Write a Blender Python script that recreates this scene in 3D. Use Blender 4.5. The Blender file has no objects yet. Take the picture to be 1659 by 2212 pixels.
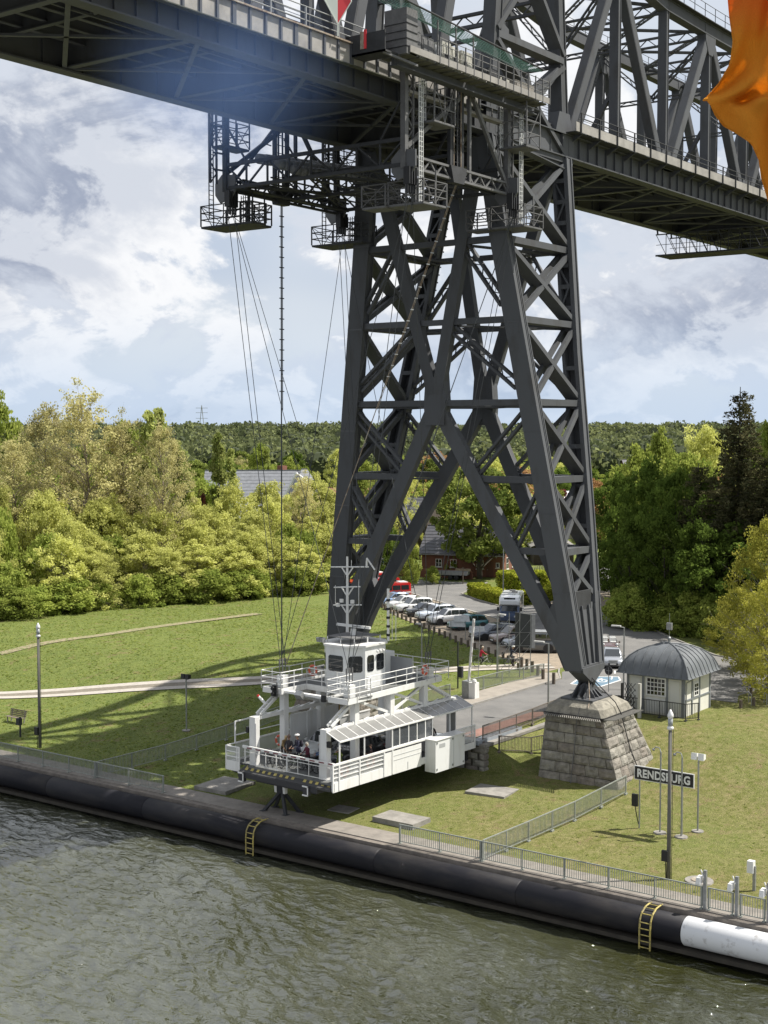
import bpy, math, random
import numpy as np
from mathutils import Vector, Matrix, noise
random.seed(7)
R = math.radians
S = bpy.context.scene
COL = S.collection
PI = math.pi

# ------------------------------------------------------------------ camera, sky, sun, exposure
FPX, CU, CV, VH = 3020.0, 829.5, 1106.0, 925.0      # calibration of the photograph
AZ = R(36.2); PITCH = math.atan((CV-VH)/FPX)
CAM = Vector((0, 0, 25.0))
cam = bpy.data.cameras.new('camera'); cam_o = bpy.data.objects.new('camera', cam); COL.objects.link(cam_o)
cam.sensor_fit = 'VERTICAL'; cam.sensor_height = 36; cam.sensor_width = 27; cam.lens = FPX/2212*36
cam.clip_start = 0.5; cam.clip_end = 9000
cam_o.location = CAM; cam_o.rotation_euler = (PI/2-PITCH, 0, AZ-PI/2)
S.camera = cam_o
S.render.engine = 'CYCLES'
S.render.resolution_x, S.render.resolution_y = 768, 1024

SUN_DIR = Vector((math.cos(R(-44))*math.cos(R(55.5)), math.sin(R(-44))*math.cos(R(55.5)), math.sin(R(55.5))))
sun = bpy.data.lights.new('sun', 'SUN'); sun.energy = 5.0; sun.angle = R(0.5); sun.color = (1.0, 0.95, 0.87)
sun_o = bpy.data.objects.new('sun', sun); COL.objects.link(sun_o)
sun_o.rotation_euler = SUN_DIR.to_track_quat('Z', 'Y').to_euler()
sun_o.location = (0, 0, 200)

W = bpy.data.worlds.new('World'); S.world = W; W.use_nodes = True
def build_world():
    nt = W.node_tree; nt.nodes.clear(); N = nt.nodes.new; L = nt.links.new
    def n(t, **k):
        x = N(t)
        for a, b in k.items(): setattr(x, a, b)
        return x
    def mth(op, a, b=None, c=None):
        m = n('ShaderNodeMath', operation=op)
        for i, v in enumerate((a, b, c)):
            if v is None: continue
            if isinstance(v, (int, float)): m.inputs[i].default_value = v
            else: L(v, m.inputs[i])
        return m.outputs[0]
    def ramp(v, lo, hi, a=0., b=1., mode='SMOOTHSTEP'):
        m = n('ShaderNodeMapRange', interpolation_type=mode)
        L(v, m.inputs[0])
        for i, q in zip((1, 2, 3, 4), (lo, hi, a, b)): m.inputs[i].default_value = q
        return m.outputs[0]
    def mix(f, a, b):
        m = n('ShaderNodeMix', data_type='RGBA')
        if isinstance(f, float): m.inputs[0].default_value = f
        else: L(f, m.inputs[0])
        for i, q in ((6, a), (7, b)):
            if isinstance(q, tuple): m.inputs[i].default_value = (*q, 1)
            else: L(q, m.inputs[i])
        return m.outputs[2]
    sky = n('ShaderNodeTexSky', sky_type='NISHITA', sun_disc=False)
    sky.sun_elevation = R(55.5); sky.sun_rotation = math.atan2(SUN_DIR.x, SUN_DIR.y)
    sky.air_density = 1.0; sky.dust_density = 1.2; sky.altitude = 0
    tc = n('ShaderNodeTexCoord'); sp = n('ShaderNodeSeparateXYZ'); L(tc.outputs['Generated'], sp.inputs[0])
    z = mth('MAXIMUM', sp.outputs[2], 0.0)
    k = mth('DIVIDE', 1.0, mth('ADD', z, 0.55))
    cmb = n('ShaderNodeCombineXYZ')
    L(mth('MULTIPLY', sp.outputs[0], k), cmb.inputs[0]); L(mth('MULTIPLY', sp.outputs[1], k), cmb.inputs[1])
    def ns(scale, detail, rough, off=(0, 0, 0), dist=0.0):
        mp = n('ShaderNodeMapping'); L(cmb.outputs[0], mp.inputs[0]); mp.inputs['Location'].default_value = off
        t = n('ShaderNodeTexNoise'); L(mp.outputs[0], t.inputs['Vector'])
        t.inputs['Scale'].default_value = scale; t.inputs['Detail'].default_value = detail
        t.inputs['Roughness'].default_value = rough; t.inputs['Distortion'].default_value = dist
        return t.outputs[0]
    big = ns(2.9, 9, 0.58, CLOUD_OFF, 0.35)
    sh = ns(2.9, 9, 0.58, (CLOUD_OFF[0]+0.045, CLOUD_OFF[1]-0.05, 0), 0.35)
    puff = ns(8.5, 8, 0.62, (2.1, 5.3, 0), 0.5)
    puff2 = ns(8.5, 8, 0.62, (2.1+0.032, 5.3-0.036, 0), 0.5)
    low = ns(1.7, 3, 0.5, (7.7, 1.3, 0))
    d = mth('ADD', big, mth('MULTIPLY', mth('SUBTRACT', puff, 0.5), 0.40))
    mask = ramp(d, 0.38, 0.46)
    # light side and shaded side of each heap of cloud
    rim = ramp(mth('ADD', mth('SUBTRACT', big, sh), mth('MULTIPLY', mth('SUBTRACT', puff, puff2), 0.55)), -0.045, 0.05)
    thick = ramp(d, 0.47, 0.63)
    shade = mix(thick, (7.0, 7.5, 8.4), (3.7, 4.2, 5.4))
    cl = mix(rim, shade, mix(thick, (9.9, 10.0, 10.2), (6.9, 7.3, 8.1)))
    veil = mix(ramp(low, 0.40, 0.62), (6.0, 6.8, 8.2), (8.2, 8.7, 9.4))
    thin = mix(0.85, sky.outputs[0], veil)
    c = mix(mask, thin, cl)
    hz = ramp(sp.outputs[2], 0.0, 0.10, 1.0, 0.0)                  # long air path low down
    c = mix(mth('MULTIPLY', hz, 0.70), c, (5.6, 7.0, 8.9))
    bg = n('ShaderNodeBackground'); L(c, bg.inputs[0]); bg.inputs[1].default_value = 0.060
    o = n('ShaderNodeOutputWorld'); L(bg.outputs[0], o.inputs[0])
CLOUD_OFF = (3.1, 0.4, 0)
build_world()
S.view_settings.view_transform = 'Standard'; S.view_settings.look = 'None'
S.view_settings.exposure = 0.70; S.view_settings.gamma = 1.0; S.view_settings.use_curve_mapping = False
try:
    S.cycles.max_bounces = 6; S.cycles.transparent_max_bounces = 16
except Exception: pass

# ------------------------------------------------------------------ geometry of the place
def ss(a, b, x):
    t = min(1.0, max(0.0, (x-a)/(b-a))); return t*t*(3-2*t)
def ground(x, y):
    z = 2.0+0.4*ss(64, 76, x)+2.2*ss(73, 91, x)
    # ramp of the ferry road, carried on a bank behind the abutment
    d = max(0.0, 48.7-y, y-57.9)
    z = max(z, min(4.57, 4.57-d/1.9)) if x > 77.0 else z
    if x > 420: z += 9*ss(470, 900, x*0.8+y*0.6)
    return z
F3 = Vector((math.cos(AZ)*math.cos(PITCH), math.sin(AZ)*math.cos(PITCH), -math.sin(PITCH)))
R3 = Vector((math.sin(AZ), -math.cos(AZ), 0)); U3 = R3.cross(F3)
def ray(u, v): return F3+R3*((u-CU)/FPX)+U3*((CV-v)/FPX)
def spot(u, v, dz=0.0):
    """the point of the ground seen at a measured place of the photograph"""
    d = ray(u, v); z = 2.0; P = CAM
    for i in range(50):
        P = CAM+d*((z+dz-25)/d.z); z = 0.5*z+0.5*ground(P.x, P.y)
    return Vector((P.x, P.y, ground(P.x, P.y)))
def far(u, depth):
    P = CAM+ray(u, VH)*depth
    return Vector((P.x, P.y, ground(P.x, P.y)))

# ------------------------------------------------------------------ materials
MATS = {}
def ordinal(i):
    w = ('first', 'second', 'third', 'fourth', 'fifth', 'sixth', 'seventh', 'eighth', 'ninth', 'tenth', 'eleventh', 'twelfth')
    return w[i] if i < 12 else '%dth' % (i+1) if (i+1) % 10 not in (1, 2, 3) or (i+1) in (13,) else '%d%s' % (i+1, {1: 'st', 2: 'nd', 3: 'rd'}[(i+1) % 10])
def mat(name, col, rough=0.6, metal=0.0, noise_amt=0.0, nscale=3.0, bump=0.0, bscale=40.0, col2=None, alpha=1.0, trans=0.0,
        spec=0.5, stretch=(1, 1, 1), coat=0.0, emit=None, attr=False, rnd=0.0, lo=0.35, hi=0.65):
    if name in MATS: return MATS[name]
    m = bpy.data.materials.new(name); m.use_nodes = True; nt = m.node_tree; b = nt.nodes['Principled BSDF']
    b.inputs['Base Color'].default_value = (*col, 1); b.inputs['Roughness'].default_value = rough
    b.inputs['Metallic'].default_value = metal; b.inputs['Specular IOR Level'].default_value = spec
    if coat: b.inputs['Coat Weight'].default_value = coat
    if alpha < 1: b.inputs['Alpha'].default_value = alpha
    if trans: b.inputs['Transmission Weight'].default_value = trans
    L = nt.links.new; N = nt.nodes.new
    src = None
    tc = N('ShaderNodeTexCoord'); mp = N('ShaderNodeMapping'); L(tc.outputs['Object'], mp.inputs[0]); mp.inputs['Scale'].default_value = stretch
    if noise_amt or col2:
        t = N('ShaderNodeTexNoise'); t.inputs['Scale'].default_value = nscale; t.inputs['Detail'].default_value = 6; t.inputs['Roughness'].default_value = 0.62
        L(mp.outputs[0], t.inputs['Vector'])
        mr = N('ShaderNodeMapRange'); L(t.outputs[0], mr.inputs[0]); mr.inputs[1].default_value = lo; mr.inputs[2].default_value = hi
        mx = N('ShaderNodeMix'); mx.data_type = 'RGBA'; L(mr.outputs[0], mx.inputs[0])
        c2 = col2 if col2 else tuple(c*(1-noise_amt) for c in col)
        mx.inputs[6].default_value = (*col, 1); mx.inputs[7].default_value = (*c2, 1)
        src = mx.outputs[2]
    if rnd:
        oi = N('ShaderNodeObjectInfo'); mr = N('ShaderNodeMapRange'); L(oi.outputs['Random'], mr.inputs[0]); mr.inputs[3].default_value = 1-rnd; mr.inputs[4].default_value = 1+rnd
        mm = N('ShaderNodeMix'); mm.data_type = 'RGBA'; mm.blend_type = 'MULTIPLY'; mm.inputs[0].default_value = 1
        if src: L(src, mm.inputs[6])
        else: mm.inputs[6].default_value = (*col, 1)
        L(mr.outputs[0], mm.inputs[7]); src = mm.outputs[2]
    if src: L(src, b.inputs['Base Color'])
    if bump:
        t = N('ShaderNodeTexNoise'); t.inputs['Scale'].default_value = bscale; t.inputs['Detail'].default_value = 4
        L(mp.outputs[0], t.inputs['Vector'])
        bp = N('ShaderNodeBump'); bp.inputs['Strength'].default_value = bump; bp.inputs['Distance'].default_value = 0.05
        L(t.outputs[0], bp.inputs['Height']); L(bp.outputs[0], b.inputs['Normal'])
    if emit:
        b.inputs['Emission Color'].default_value = (*emit[0], 1); b.inputs['Emission Strength'].default_value = emit[1]
    MATS[name] = m
    return m
STEEL = mat('grey_painted_steel', (0.082, 0.086, 0.092), 0.6, 0.0, 0.32, 1.1, 0.10, 9, rnd=0.12, col2=(0.060, 0.058, 0.056), lo=0.50, hi=0.80, stretch=(1, 1, 0.35), spec=0.2)
STEEL2 = mat('carriage_steel', (0.13, 0.13, 0.13), 0.6, 0.0, 0.3, 2.0, 0.15, 12, rnd=0.12)  # lighter tone puts sunlight into the near carriage members
STEELD = mat('weathered_and_shaded_steel', (0.034, 0.036, 0.040), 0.75, 0.0, 0.4, 1.6, 0.2, 10, rnd=0.15)  # dark steel; its depth also paints shade into far and inner carriage members
PATCH = mat('fresh_steel_paint', (0.065, 0.067, 0.071), 0.5, rnd=0.05)
FASCIA = mat('light_grey_plate', (0.31, 0.295, 0.27), 0.6, 0.0, 0.35, 0.9, 0.1, 8, rnd=0.08)
RUST = mat('rusty_steel', (0.16, 0.10, 0.055), 0.8, 0.0, 0.5, 3.0, 0.3, 20, col2=(0.33, 0.30, 0.25))
WHITE = mat('white_ferry_paint', (0.70, 0.70, 0.68), 0.4, 0.0, 0.12, 2.4, rnd=0.03, col2=(0.52, 0.50, 0.45), stretch=(1, 1, 0.2), lo=0.52, hi=0.85)
WHITEP = mat('white_panel_paint', (0.66, 0.67, 0.66), 0.45, 0.0, 0.10, 1.9, col2=(0.53, 0.52, 0.48), stretch=(1, 1, 0.22), lo=0.50, hi=0.85)
GALV = mat('galvanised_steel', (0.36, 0.37, 0.37), 0.45, 0.6, 0.25, 4.0)
BLACK = mat('black_paint', (0.012, 0.012, 0.013), 0.5)
RUBBER = mat('black_rubber', (0.010, 0.010, 0.014), 0.6, 0.0, 0.3, 0.8, 0.2, 4, col2=(0.040, 0.036, 0.033), stretch=(1, 0.35, 1), lo=0.45, hi=0.8, spec=0.25)
GLASSD = mat('dark_window_glass', (0.012, 0.014, 0.016), 0.05, 0.0, spec=0.8)
CONC = mat('weathered_concrete', (0.27, 0.255, 0.23), 0.85, 0.0, 0.35, 1.6, 0.3, 14)
DARKCAB = mat('cable_steel', (0.05, 0.055, 0.06), 0.6, 0.3)

# ------------------------------------------------------------------ mesh helpers
def wloc(o):
    l = Vector((0, 0, 0))
    while o: l += o.location; o = o.parent
    return l
class MB:
    def __init__(s): s.v = []; s.f = []; s.m = []
    def add(s, vs, fs, m=0):
        b = len(s.v); s.v += [tuple(p) for p in vs]
        for f in fs: s.f.append(tuple(i+b for i in f)); s.m.append(m)
        return s
    def frame(s, o, X, Y, Z, m=0, taper=None):
        """box: centre o, half-extent vectors X, Y, Z"""
        o, X, Y, Z = map(Vector, (o, X, Y, Z))
        vs = [o+X*a+Y*b+Z*c for c in (-1, 1) for b in (-1, 1) for a in (-1, 1)]
        return s.add(vs, [(0, 2, 3, 1), (4, 5, 7, 6), (0, 1, 5, 4), (2, 6, 7, 3), (0, 4, 6, 2), (1, 3, 7, 5)], m)
    def box(s, x0, x1, y0, y1, z0, z1, m=0):
        return s.frame(((x0+x1)/2, (y0+y1)/2, (z0+z1)/2), ((x1-x0)/2, 0, 0), (0, (y1-y0)/2, 0), (0, 0, (z1-z0)/2), m)
    def beam(s, p, q, w, h=None, side=(0, 1, 0), m=0):
        """square bar p..q: width w along 'side', depth h across it"""
        p, q, sd = Vector(p), Vector(q), Vector(side); h = w if h is None else h
        d = (q-p); l = d.length
        if l < 1e-6: return s
        d /= l; a = sd-d*sd.dot(d)
        if a.length < 1e-4: a = d.orthogonal()
        a.normalize(); b = d.cross(a)
        return s.frame((p+q)/2, a*(w/2), b*(h/2), d*(l/2), m)
    def tube(s, p, q, r, n=8, r2=None, m=0, cap=True):
        p, q = Vector(p), Vector(q); r2 = r if r2 is None else r2
        d = (q-p); 
        if d.length < 1e-6: return s
        d.normalize(); a = d.orthogonal().normalized(); b = d.cross(a)
        vs = []
        for c, rr in ((p, r), (q, r2)):
            for i in range(n):
                t = 2*PI*i/n; vs.append(c+a*(rr*math.cos(t))+b*(rr*math.sin(t)))
        fs = [(i, (i+1) % n, n+(i+1) % n, n+i) for i in range(n)]
        if cap: fs += [tuple(range(n-1, -1, -1)), tuple(range(n, 2*n))]
        return s.add(vs, fs, m)
    def path(s, pts, r, n=6, m=0):
        for a, b in zip(pts, pts[1:]): s.tube(a, b, r, n, None, m)
        return s
    def prism(s, poly, ext, m=0):
        """polygon (3-D points) extruded by vector ext"""
        n = len(poly); e = Vector(ext); vs = [Vector(p) for p in poly]; vs += [p+e for p in vs]
        return s.add(vs, [tuple(range(n-1, -1, -1)), tuple(range(n, 2*n))]+[(i, (i+1) % n, n+(i+1) % n, n+i) for i in range(n)], m)
    def quad(s, *p, m=0): return s.add(p, [tuple(range(len(p)))], m)
    def lathe(s, prof, c=(0, 0, 0), n=12, m=0):
        c = Vector(c); vs = []
        for r, z in prof:
            for i in range(n): vs.append(c+Vector((r*math.cos(2*PI*i/n), r*math.sin(2*PI*i/n), z)))
        fs = []
        for k in range(len(prof)-1):
            for i in range(n): fs.append((k*n+i, k*n+(i+1) % n, (k+1)*n+(i+1) % n, (k+1)*n+i))
        fs += [tuple(range(n-1, -1, -1)), tuple((len(prof)-1)*n+i for i in range(n))]
        return s.add(vs, fs, m)
    def ball(s, c, r, n=8, m=0, sc=(1, 1, 1)):
        k = max(4, n//2); prof = [(math.sin(PI*i/k), -math.cos(PI*i/k)) for i in range(k+1)]; prof[0] = (0.02, -1); prof[-1] = (0.02, 1)
        b = len(s.v); s.lathe(prof, (0, 0, 0), n, m)
        for i in range(b, len(s.v)):
            x, y, z = s.v[i]; s.v[i] = (c[0]+x*r*sc[0], c[1]+y*r*sc[1], c[2]+z*r*sc[2])
        return s
    def laced(s, p, q, gap, bw, pitch, side=(0, 1, 0), gdir=None, bt=None, lw=0.05, m=0):
        """two flange bars 'gap' apart with zigzag lacing between them"""
        p, q = Vector(p), Vector(q); d = (q-p); l = d.length; d.normalize()
        sd = Vector(side); sd = (sd-d*sd.dot(d)).normalized(); g = (Vector(gdir)-d*Vector(gdir).dot(d)).normalized() if gdir else d.cross(sd)
        bt = bt or bw
        a, b = g*(gap/2), -g*(gap/2)
        s.beam(p+a, q+a, bt, bw, sd, m); s.beam(p+b, q+b, bt, bw, sd, m)
        k = max(2, int(l/pitch))
        for i in range(k):
            u = p+d*(l*i/k)+(a if i % 2 else b); w = p+d*(l*(i+1)/k)+(b if i % 2 else a)
            s.beam(u, w, lw, lw, sd, m)
        return s
    def build(s, name, mats, parent=None, smooth=False, local=False):
        me = bpy.data.meshes.new(name)
        off = Vector((0, 0, 0)) if (local or parent is None) else wloc(parent)
        v = np.array(s.v, dtype=np.float64)-np.array(off)
        me.from_pydata(v.tolist(), [], s.f)
        if not isinstance(mats, (list, tuple)): mats = [mats]
        for m in mats: me.materials.append(m)
        if len(mats) > 1: me.polygons.foreach_set('material_index', s.m)
        if smooth: me.polygons.foreach_set('use_smooth', [True]*len(s.f))
        o = bpy.data.objects.new(name, me); COL.objects.link(o)
        if parent: o.parent = parent
        return o
def tag(o, label=None, cat=None, group=None, kind=None):
    if label: o['label'] = label
    if cat: o['category'] = cat
    if group: o['group'] = group
    if kind: o['kind'] = kind
    return o
def thing(name, loc, label, cat, group=None, rz=0.0):
    o = bpy.data.objects.new(name, None); o.empty_display_size = 0.3; COL.objects.link(o)
    o.location = loc; o.rotation_euler = (0, 0, rz); return tag(o, label, cat, group)
def one(mb, name, mats, loc, label, cat, group=None, smooth=False):
    """a thing that is a single mesh; its geometry is given in world space"""
    loc = Vector(loc); mb.v = [tuple(Vector(p)-loc) for p in mb.v]
    o = mb.build(name, mats, None, smooth); o.location = loc
    return tag(o, label, cat, group)
def copy_tree(o, parent=None):
    c = o.copy(); COL.objects.link(c); c.parent = parent
    for ch in list(o.children): copy_tree(ch, c)
    return c
def npmesh(name, v, quads=None, tris=None, mats=(), smooth=False):
    me = bpy.data.meshes.new(name)
    f = quads if quads is not None else tris; k = f.shape[1]
    me.vertices.add(len(v)); me.vertices.foreach_set('co', np.asarray(v, dtype=np.float32).ravel())
    me.loops.add(f.size); me.loops.foreach_set('vertex_index', f.ravel().astype(np.int32))
    me.polygons.add(len(f)); me.polygons.foreach_set('loop_start', np.arange(0, f.size, k, dtype=np.int32))
    me.polygons.foreach_set('loop_total', np.full(len(f), k, dtype=np.int32))
    if smooth: me.polygons.foreach_set('use_smooth', np.ones(len(f), dtype=bool))
    for m in mats: me.materials.append(m)
    me.update(calc_edges=True); me.validate()
    return me
# ------------------------------------------------------------------ ground
def grass_mat():
    m = bpy.data.materials.new('lawn_grass'); m.use_nodes = True; nt = m.node_tree; b = nt.nodes['Principled BSDF']
    N = nt.nodes.new; L = nt.links.new
    tc = N('ShaderNodeTexCoord')
    def ns(sc, det, rough=0.6, st=(1, 1, 1)):
        mp = N('ShaderNodeMapping'); L(tc.outputs['Object'], mp.inputs[0]); mp.inputs['Scale'].default_value = st
        t = N('ShaderNodeTexNoise'); t.inputs['Scale'].default_value = sc; t.inputs['Detail'].default_value = det; t.inputs['Roughness'].default_value = rough
        L(mp.outputs[0], t.inputs['Vector']); return t.outputs[0]
    def rp(v, a, b_, c=0., d=1.):
        r = N('ShaderNodeMapRange'); L(v, r.inputs[0]); r.inputs[1].default_value = a; r.inputs[2].default_value = b_; r.inputs[3].default_value = c; r.inputs[4].default_value = d; return r.outputs[0]
    def mx(f, a, c):
        k = N('ShaderNodeMix'); k.data_type = 'RGBA'; L(f, k.inputs[0])
        for i, q in ((6, a), (7, c)):
            if isinstance(q, tuple): k.inputs[i].default_value = (*q, 1)
            else: L(q, k.inputs[i])
        return k.outputs[2]
    def mult(a, c):
        k = N('ShaderNodeMath'); k.operation = 'MULTIPLY'; L(a, k.inputs[0])
        if isinstance(c, float): k.inputs[1].default_value = c
        else: L(c, k.inputs[1])
        return k.outputs[0]
    sp = N('ShaderNodeSeparateXYZ'); L(tc.outputs['Object'], sp.inputs[0])
    base = mx(rp(ns(0.9, 6), 0.35, 0.65), (0.070, 0.118, 0.019), (0.148, 0.190, 0.040))
    base = mx(rp(ns(7, 5, 0.7), 0.35, 0.7), base, (0.195, 0.210, 0.070))
    # drier, mown lawn on the canal side and towards the right
    dry = mx(rp(ns(2.2, 6, 0.65), 0.35, 0.7), (0.120, 0.132, 0.030), (0.255, 0.225, 0.105))
    dmask = mult(rp(sp.outputs[1], 64, 40), rp(ns(0.22, 4), 0.33, 0.6, 0.45, 1.0))
    c = mx(dmask, base, dry)
    patch = mult(rp(ns(0.55, 5, 0.7, (1, 1.2, 1)), 0.56, 0.66), rp(ns(3.5, 4), 0.3, 0.6))
    c = mx(patch, c, (0.21, 0.165, 0.085))
    dark = rp(ns(18, 3, 0.7), 0.36, 0.64, 0.42, 1.25)
    k = N('ShaderNodeMix'); k.data_type = 'RGBA'; k.blend_type = 'MULTIPLY'; k.inputs[0].default_value = 1.0
    L(c, k.inputs[6]); L(dark, k.inputs[7]); L(k.outputs[2], b.inputs['Base Color'])
    b.inputs['Roughness'].default_value = 0.95; b.inputs['Specular IOR Level'].default_value = 0.15
    bp = N('ShaderNodeBump'); bp.inputs['Strength'].default_value = 0.7; bp.inputs['Distance'].default_value = 0.12
    L(ns(9, 6, 0.8), bp.inputs['Height']); L(bp.outputs[0], b.inputs['Normal'])
    return m
GRASS = grass_mat()
def lin(a, b, st): return list(np.arange(a, b, st))
gx_ = [61.95]+lin(62.2, 76.6, 0.4)+[76.99, 77.02]+lin(77.4, 112, 0.6)+lin(112, 200, 4)+lin(200, 460, 20)+lin(460, 1700, 40)+[2500, 4500]
gy_ = [-1500, -800, -400, -200]+lin(-120, 15, 10)+lin(15, 126, 0.7)+lin(126, 220, 6)+lin(220, 480, 20)+lin(480, 1600, 40)+[2400, 3600]
def build_ground():
    X = np.array(gx_); Y = np.array(gy_); nx, ny = len(X), len(Y)
    v = np.zeros((nx*ny, 3))
    for i, x in enumerate(X):
        for j, y in enumerate(Y):
            z = ground(float(x), float(y))
            if 63 < x < 130 and 15 < y < 126: z += 0.035*noise.noise((x*0.45, y*0.45, 0))
            if x > 105: z -= 0.03
            v[i*ny+j] = (x, y, z)
    ii, jj = np.meshgrid(np.arange(nx-1), np.arange(ny-1), indexing='ij'); a = (ii*ny+jj).ravel()
    q = np.stack([a, a+ny, a+ny+1, a+1], 1)
    me = npmesh('lawn_ground', v, quads=q, mats=[GRASS], smooth=True)
    o = bpy.data.objects.new('lawn_ground', me); COL.objects.link(o); tag(o, kind='structure')
build_ground()

ASPH = mat('worn_asphalt', (0.165, 0.16, 0.152), 0.9, 0.0, 0.22, 0.5, 0.3, 60, col2=(0.12, 0.118, 0.114))
ASPHL = mat('pale_path_paving', (0.42, 0.385, 0.34), 0.9, 0.0, 0.2, 3, 0.2, 40)
PATHMID = mat('grit_path_middle', (0.21, 0.185, 0.145), 0.95, 0.0, 0.3, 4, 0.2, 40)
GRAVEL = mat('sandy_gravel', (0.29, 0.235, 0.175), 0.95, 0.0, 0.3, 2.5, 0.4, 30, col2=(0.20, 0.17, 0.13))
KERB = mat('kerb_stone', (0.28, 0.265, 0.24), 0.85, 0.0, 0.25, 4)
LINE = mat('road_marking_white', (0.72, 0.72, 0.70), 0.7, 0.0, 0.2, 6)
BLUEROAD = mat('blue_road_paint', (0.13, 0.21, 0.28), 0.8, 0.0, 0.25, 3)
REDROAD = mat('reddish_lane_paint', (0.27, 0.145, 0.115), 0.85, 0.0, 0.35, 2.5)
def flat(name, pts, z, m, kind='structure', thick=0.0):
    mb = MB(); ps = [Vector((p[0], p[1], z)) for p in pts]
    if thick: mb.prism([p-Vector((0, 0, thick)) for p in ps], (0, 0, thick))
    else: mb.quad(*ps)
    me = mb.build(name, m)
    import bmesh
    bm = bmesh.new(); bm.from_mesh(me.data); bmesh.ops.triangulate(bm, faces=[f for f in bm.faces if len(f.verts) > 4]); bm.normal_update()
    for f in bm.faces:
        if not thick and f.normal.z < 0: f.normal_flip()
    bm.to_mesh(me.data); bm.free()
    tag(me, kind=kind); return me
RZ = 4.62
road_pts = [(77.0, 49.0), (84.0, 49.0), (90.5, 47.6), (95.5, 46.4), (98.4, 46.0), (98.6, 39.6), (101.3, 40.6), (104.5, 40.3), (107, 39.6), (104, 26), (101, 12),
            (110, 12), (113, 30), (115.2, 43.2), (118, 49.5), (125.3, 57), (136.5, 67.5), (152.9, 76.8), (166, 83.4), (190, 92), (230, 108),
            (229, 112), (188, 97), (168.5, 87.8), (158, 83.8), (146, 80.6), (138.5, 80.6), (136.6, 83.5), (140.2, 88.8), (144.0, 93.4), (150, 95.5), (156.5, 97.5), (155, 101), (153.5, 110), (157, 128), (148, 130), (146, 112), (143.6, 103.2),
            (129, 80.6), (119.6, 65.8), (116, 60.3), (109.5, 57.2), (102.4, 56.5), (99.5, 54.9), (77.0, 54.9)]
flat('asphalt_road', road_pts, RZ, ASPH)
flat('pavement', [(77.0, 55.02), (99.4, 55.02), (101.5, 56.4), (101.0, 57.3), (77.0, 57.5)], RZ+0.10, mat('concrete_pavement', (0.29, 0.26, 0.22), 0.9, 0, 0.25, 1.2, 0.2, 30), thick=0.3)
# kerbs
def strip(name, pts, w, z0, h, m, kind='structure', onground=False):
    """a low wall of constant width following points"""
    mb = MB(); n = len(pts); P = [Vector((p[0], p[1])) for p in pts]; L_, R_ = [], []
    for i, p in enumerate(P):
        d = (P[min(n-1, i+1)]-P[max(0, i-1)]).normalized(); nn = Vector((-d.y, d.x))
        L_.append(p+nn*w/2); R_.append(p-nn*w/2)
    def zz(p): return ground(p.x, p.y)+z0 if onground else z0
    vs = [];
    for a, b in zip(L_, R_):
        vs += [(a.x, a.y, zz(a)), (b.x, b.y, zz(b)), (a.x, a.y, zz(a)+h), (b.x, b.y, zz(b)+h)]
    fs = []
    for i in range(n-1):
        k = 4*i
        fs += [(k+2, k+3, k+7, k+6), (k, k+2, k+6, k+4), (k+1, k+5, k+7, k+3)]
    fs += [(0, 1, 3, 2), (4*n-4, 4*n-2, 4*n-1, 4*n-3)]
    mb.add(vs, fs); o = mb.build(name, m); tag(o, kind=kind); return o
strip('kerb', [(77, 54.96), (88, 54.96), (99.4, 54.96), (101.6, 56.35), (103.2, 57.2)], 0.14, RZ-0.1, 0.23, KERB)
strip('kerb', [(113, 30), (115.3, 43.3), (118.1, 49.6), (125.4, 57.1), (136.6, 67.6), (153, 76.9), (166, 83.5)], 0.16, RZ-0.1, 0.2, KERB)
strip('kerb', [(143.7, 103), (129.1, 80.7), (119.7, 65.9), (116.1, 60.4)], 0.35, RZ-0.1, 0.125, KERB)
strip('kerb', [(168, 87.7), (158, 83.7), (146, 80.5), (138.5, 80.5), (136.5, 83.5), (140.1, 88.9), (143.9, 93.5), (150, 95.6), (156.4, 97.6)], 0.16, RZ-0.1, 0.2, KERB)
flat('gravel_parking', [(101.6, 57.6), (109.6, 57.5), (116, 60.6), (119.4, 66), (128.8, 80.8), (143.3, 103), (139, 106), (130.5, 96.5), (122.6, 88.0), (110.0, 70.6), (105, 63.0)], RZ-0.006, GRAVEL)
flat('gravel_verge', [(134, 70.5), (152.9, 76.9), (160, 80), (158, 83.6), (146, 80.4), (139, 80.4), (136, 78)], RZ+0.006, mat('packed_earth', (0.24, 0.20, 0.15), 0.95, 0, 0.3, 1.5, 0.3, 20))
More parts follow.
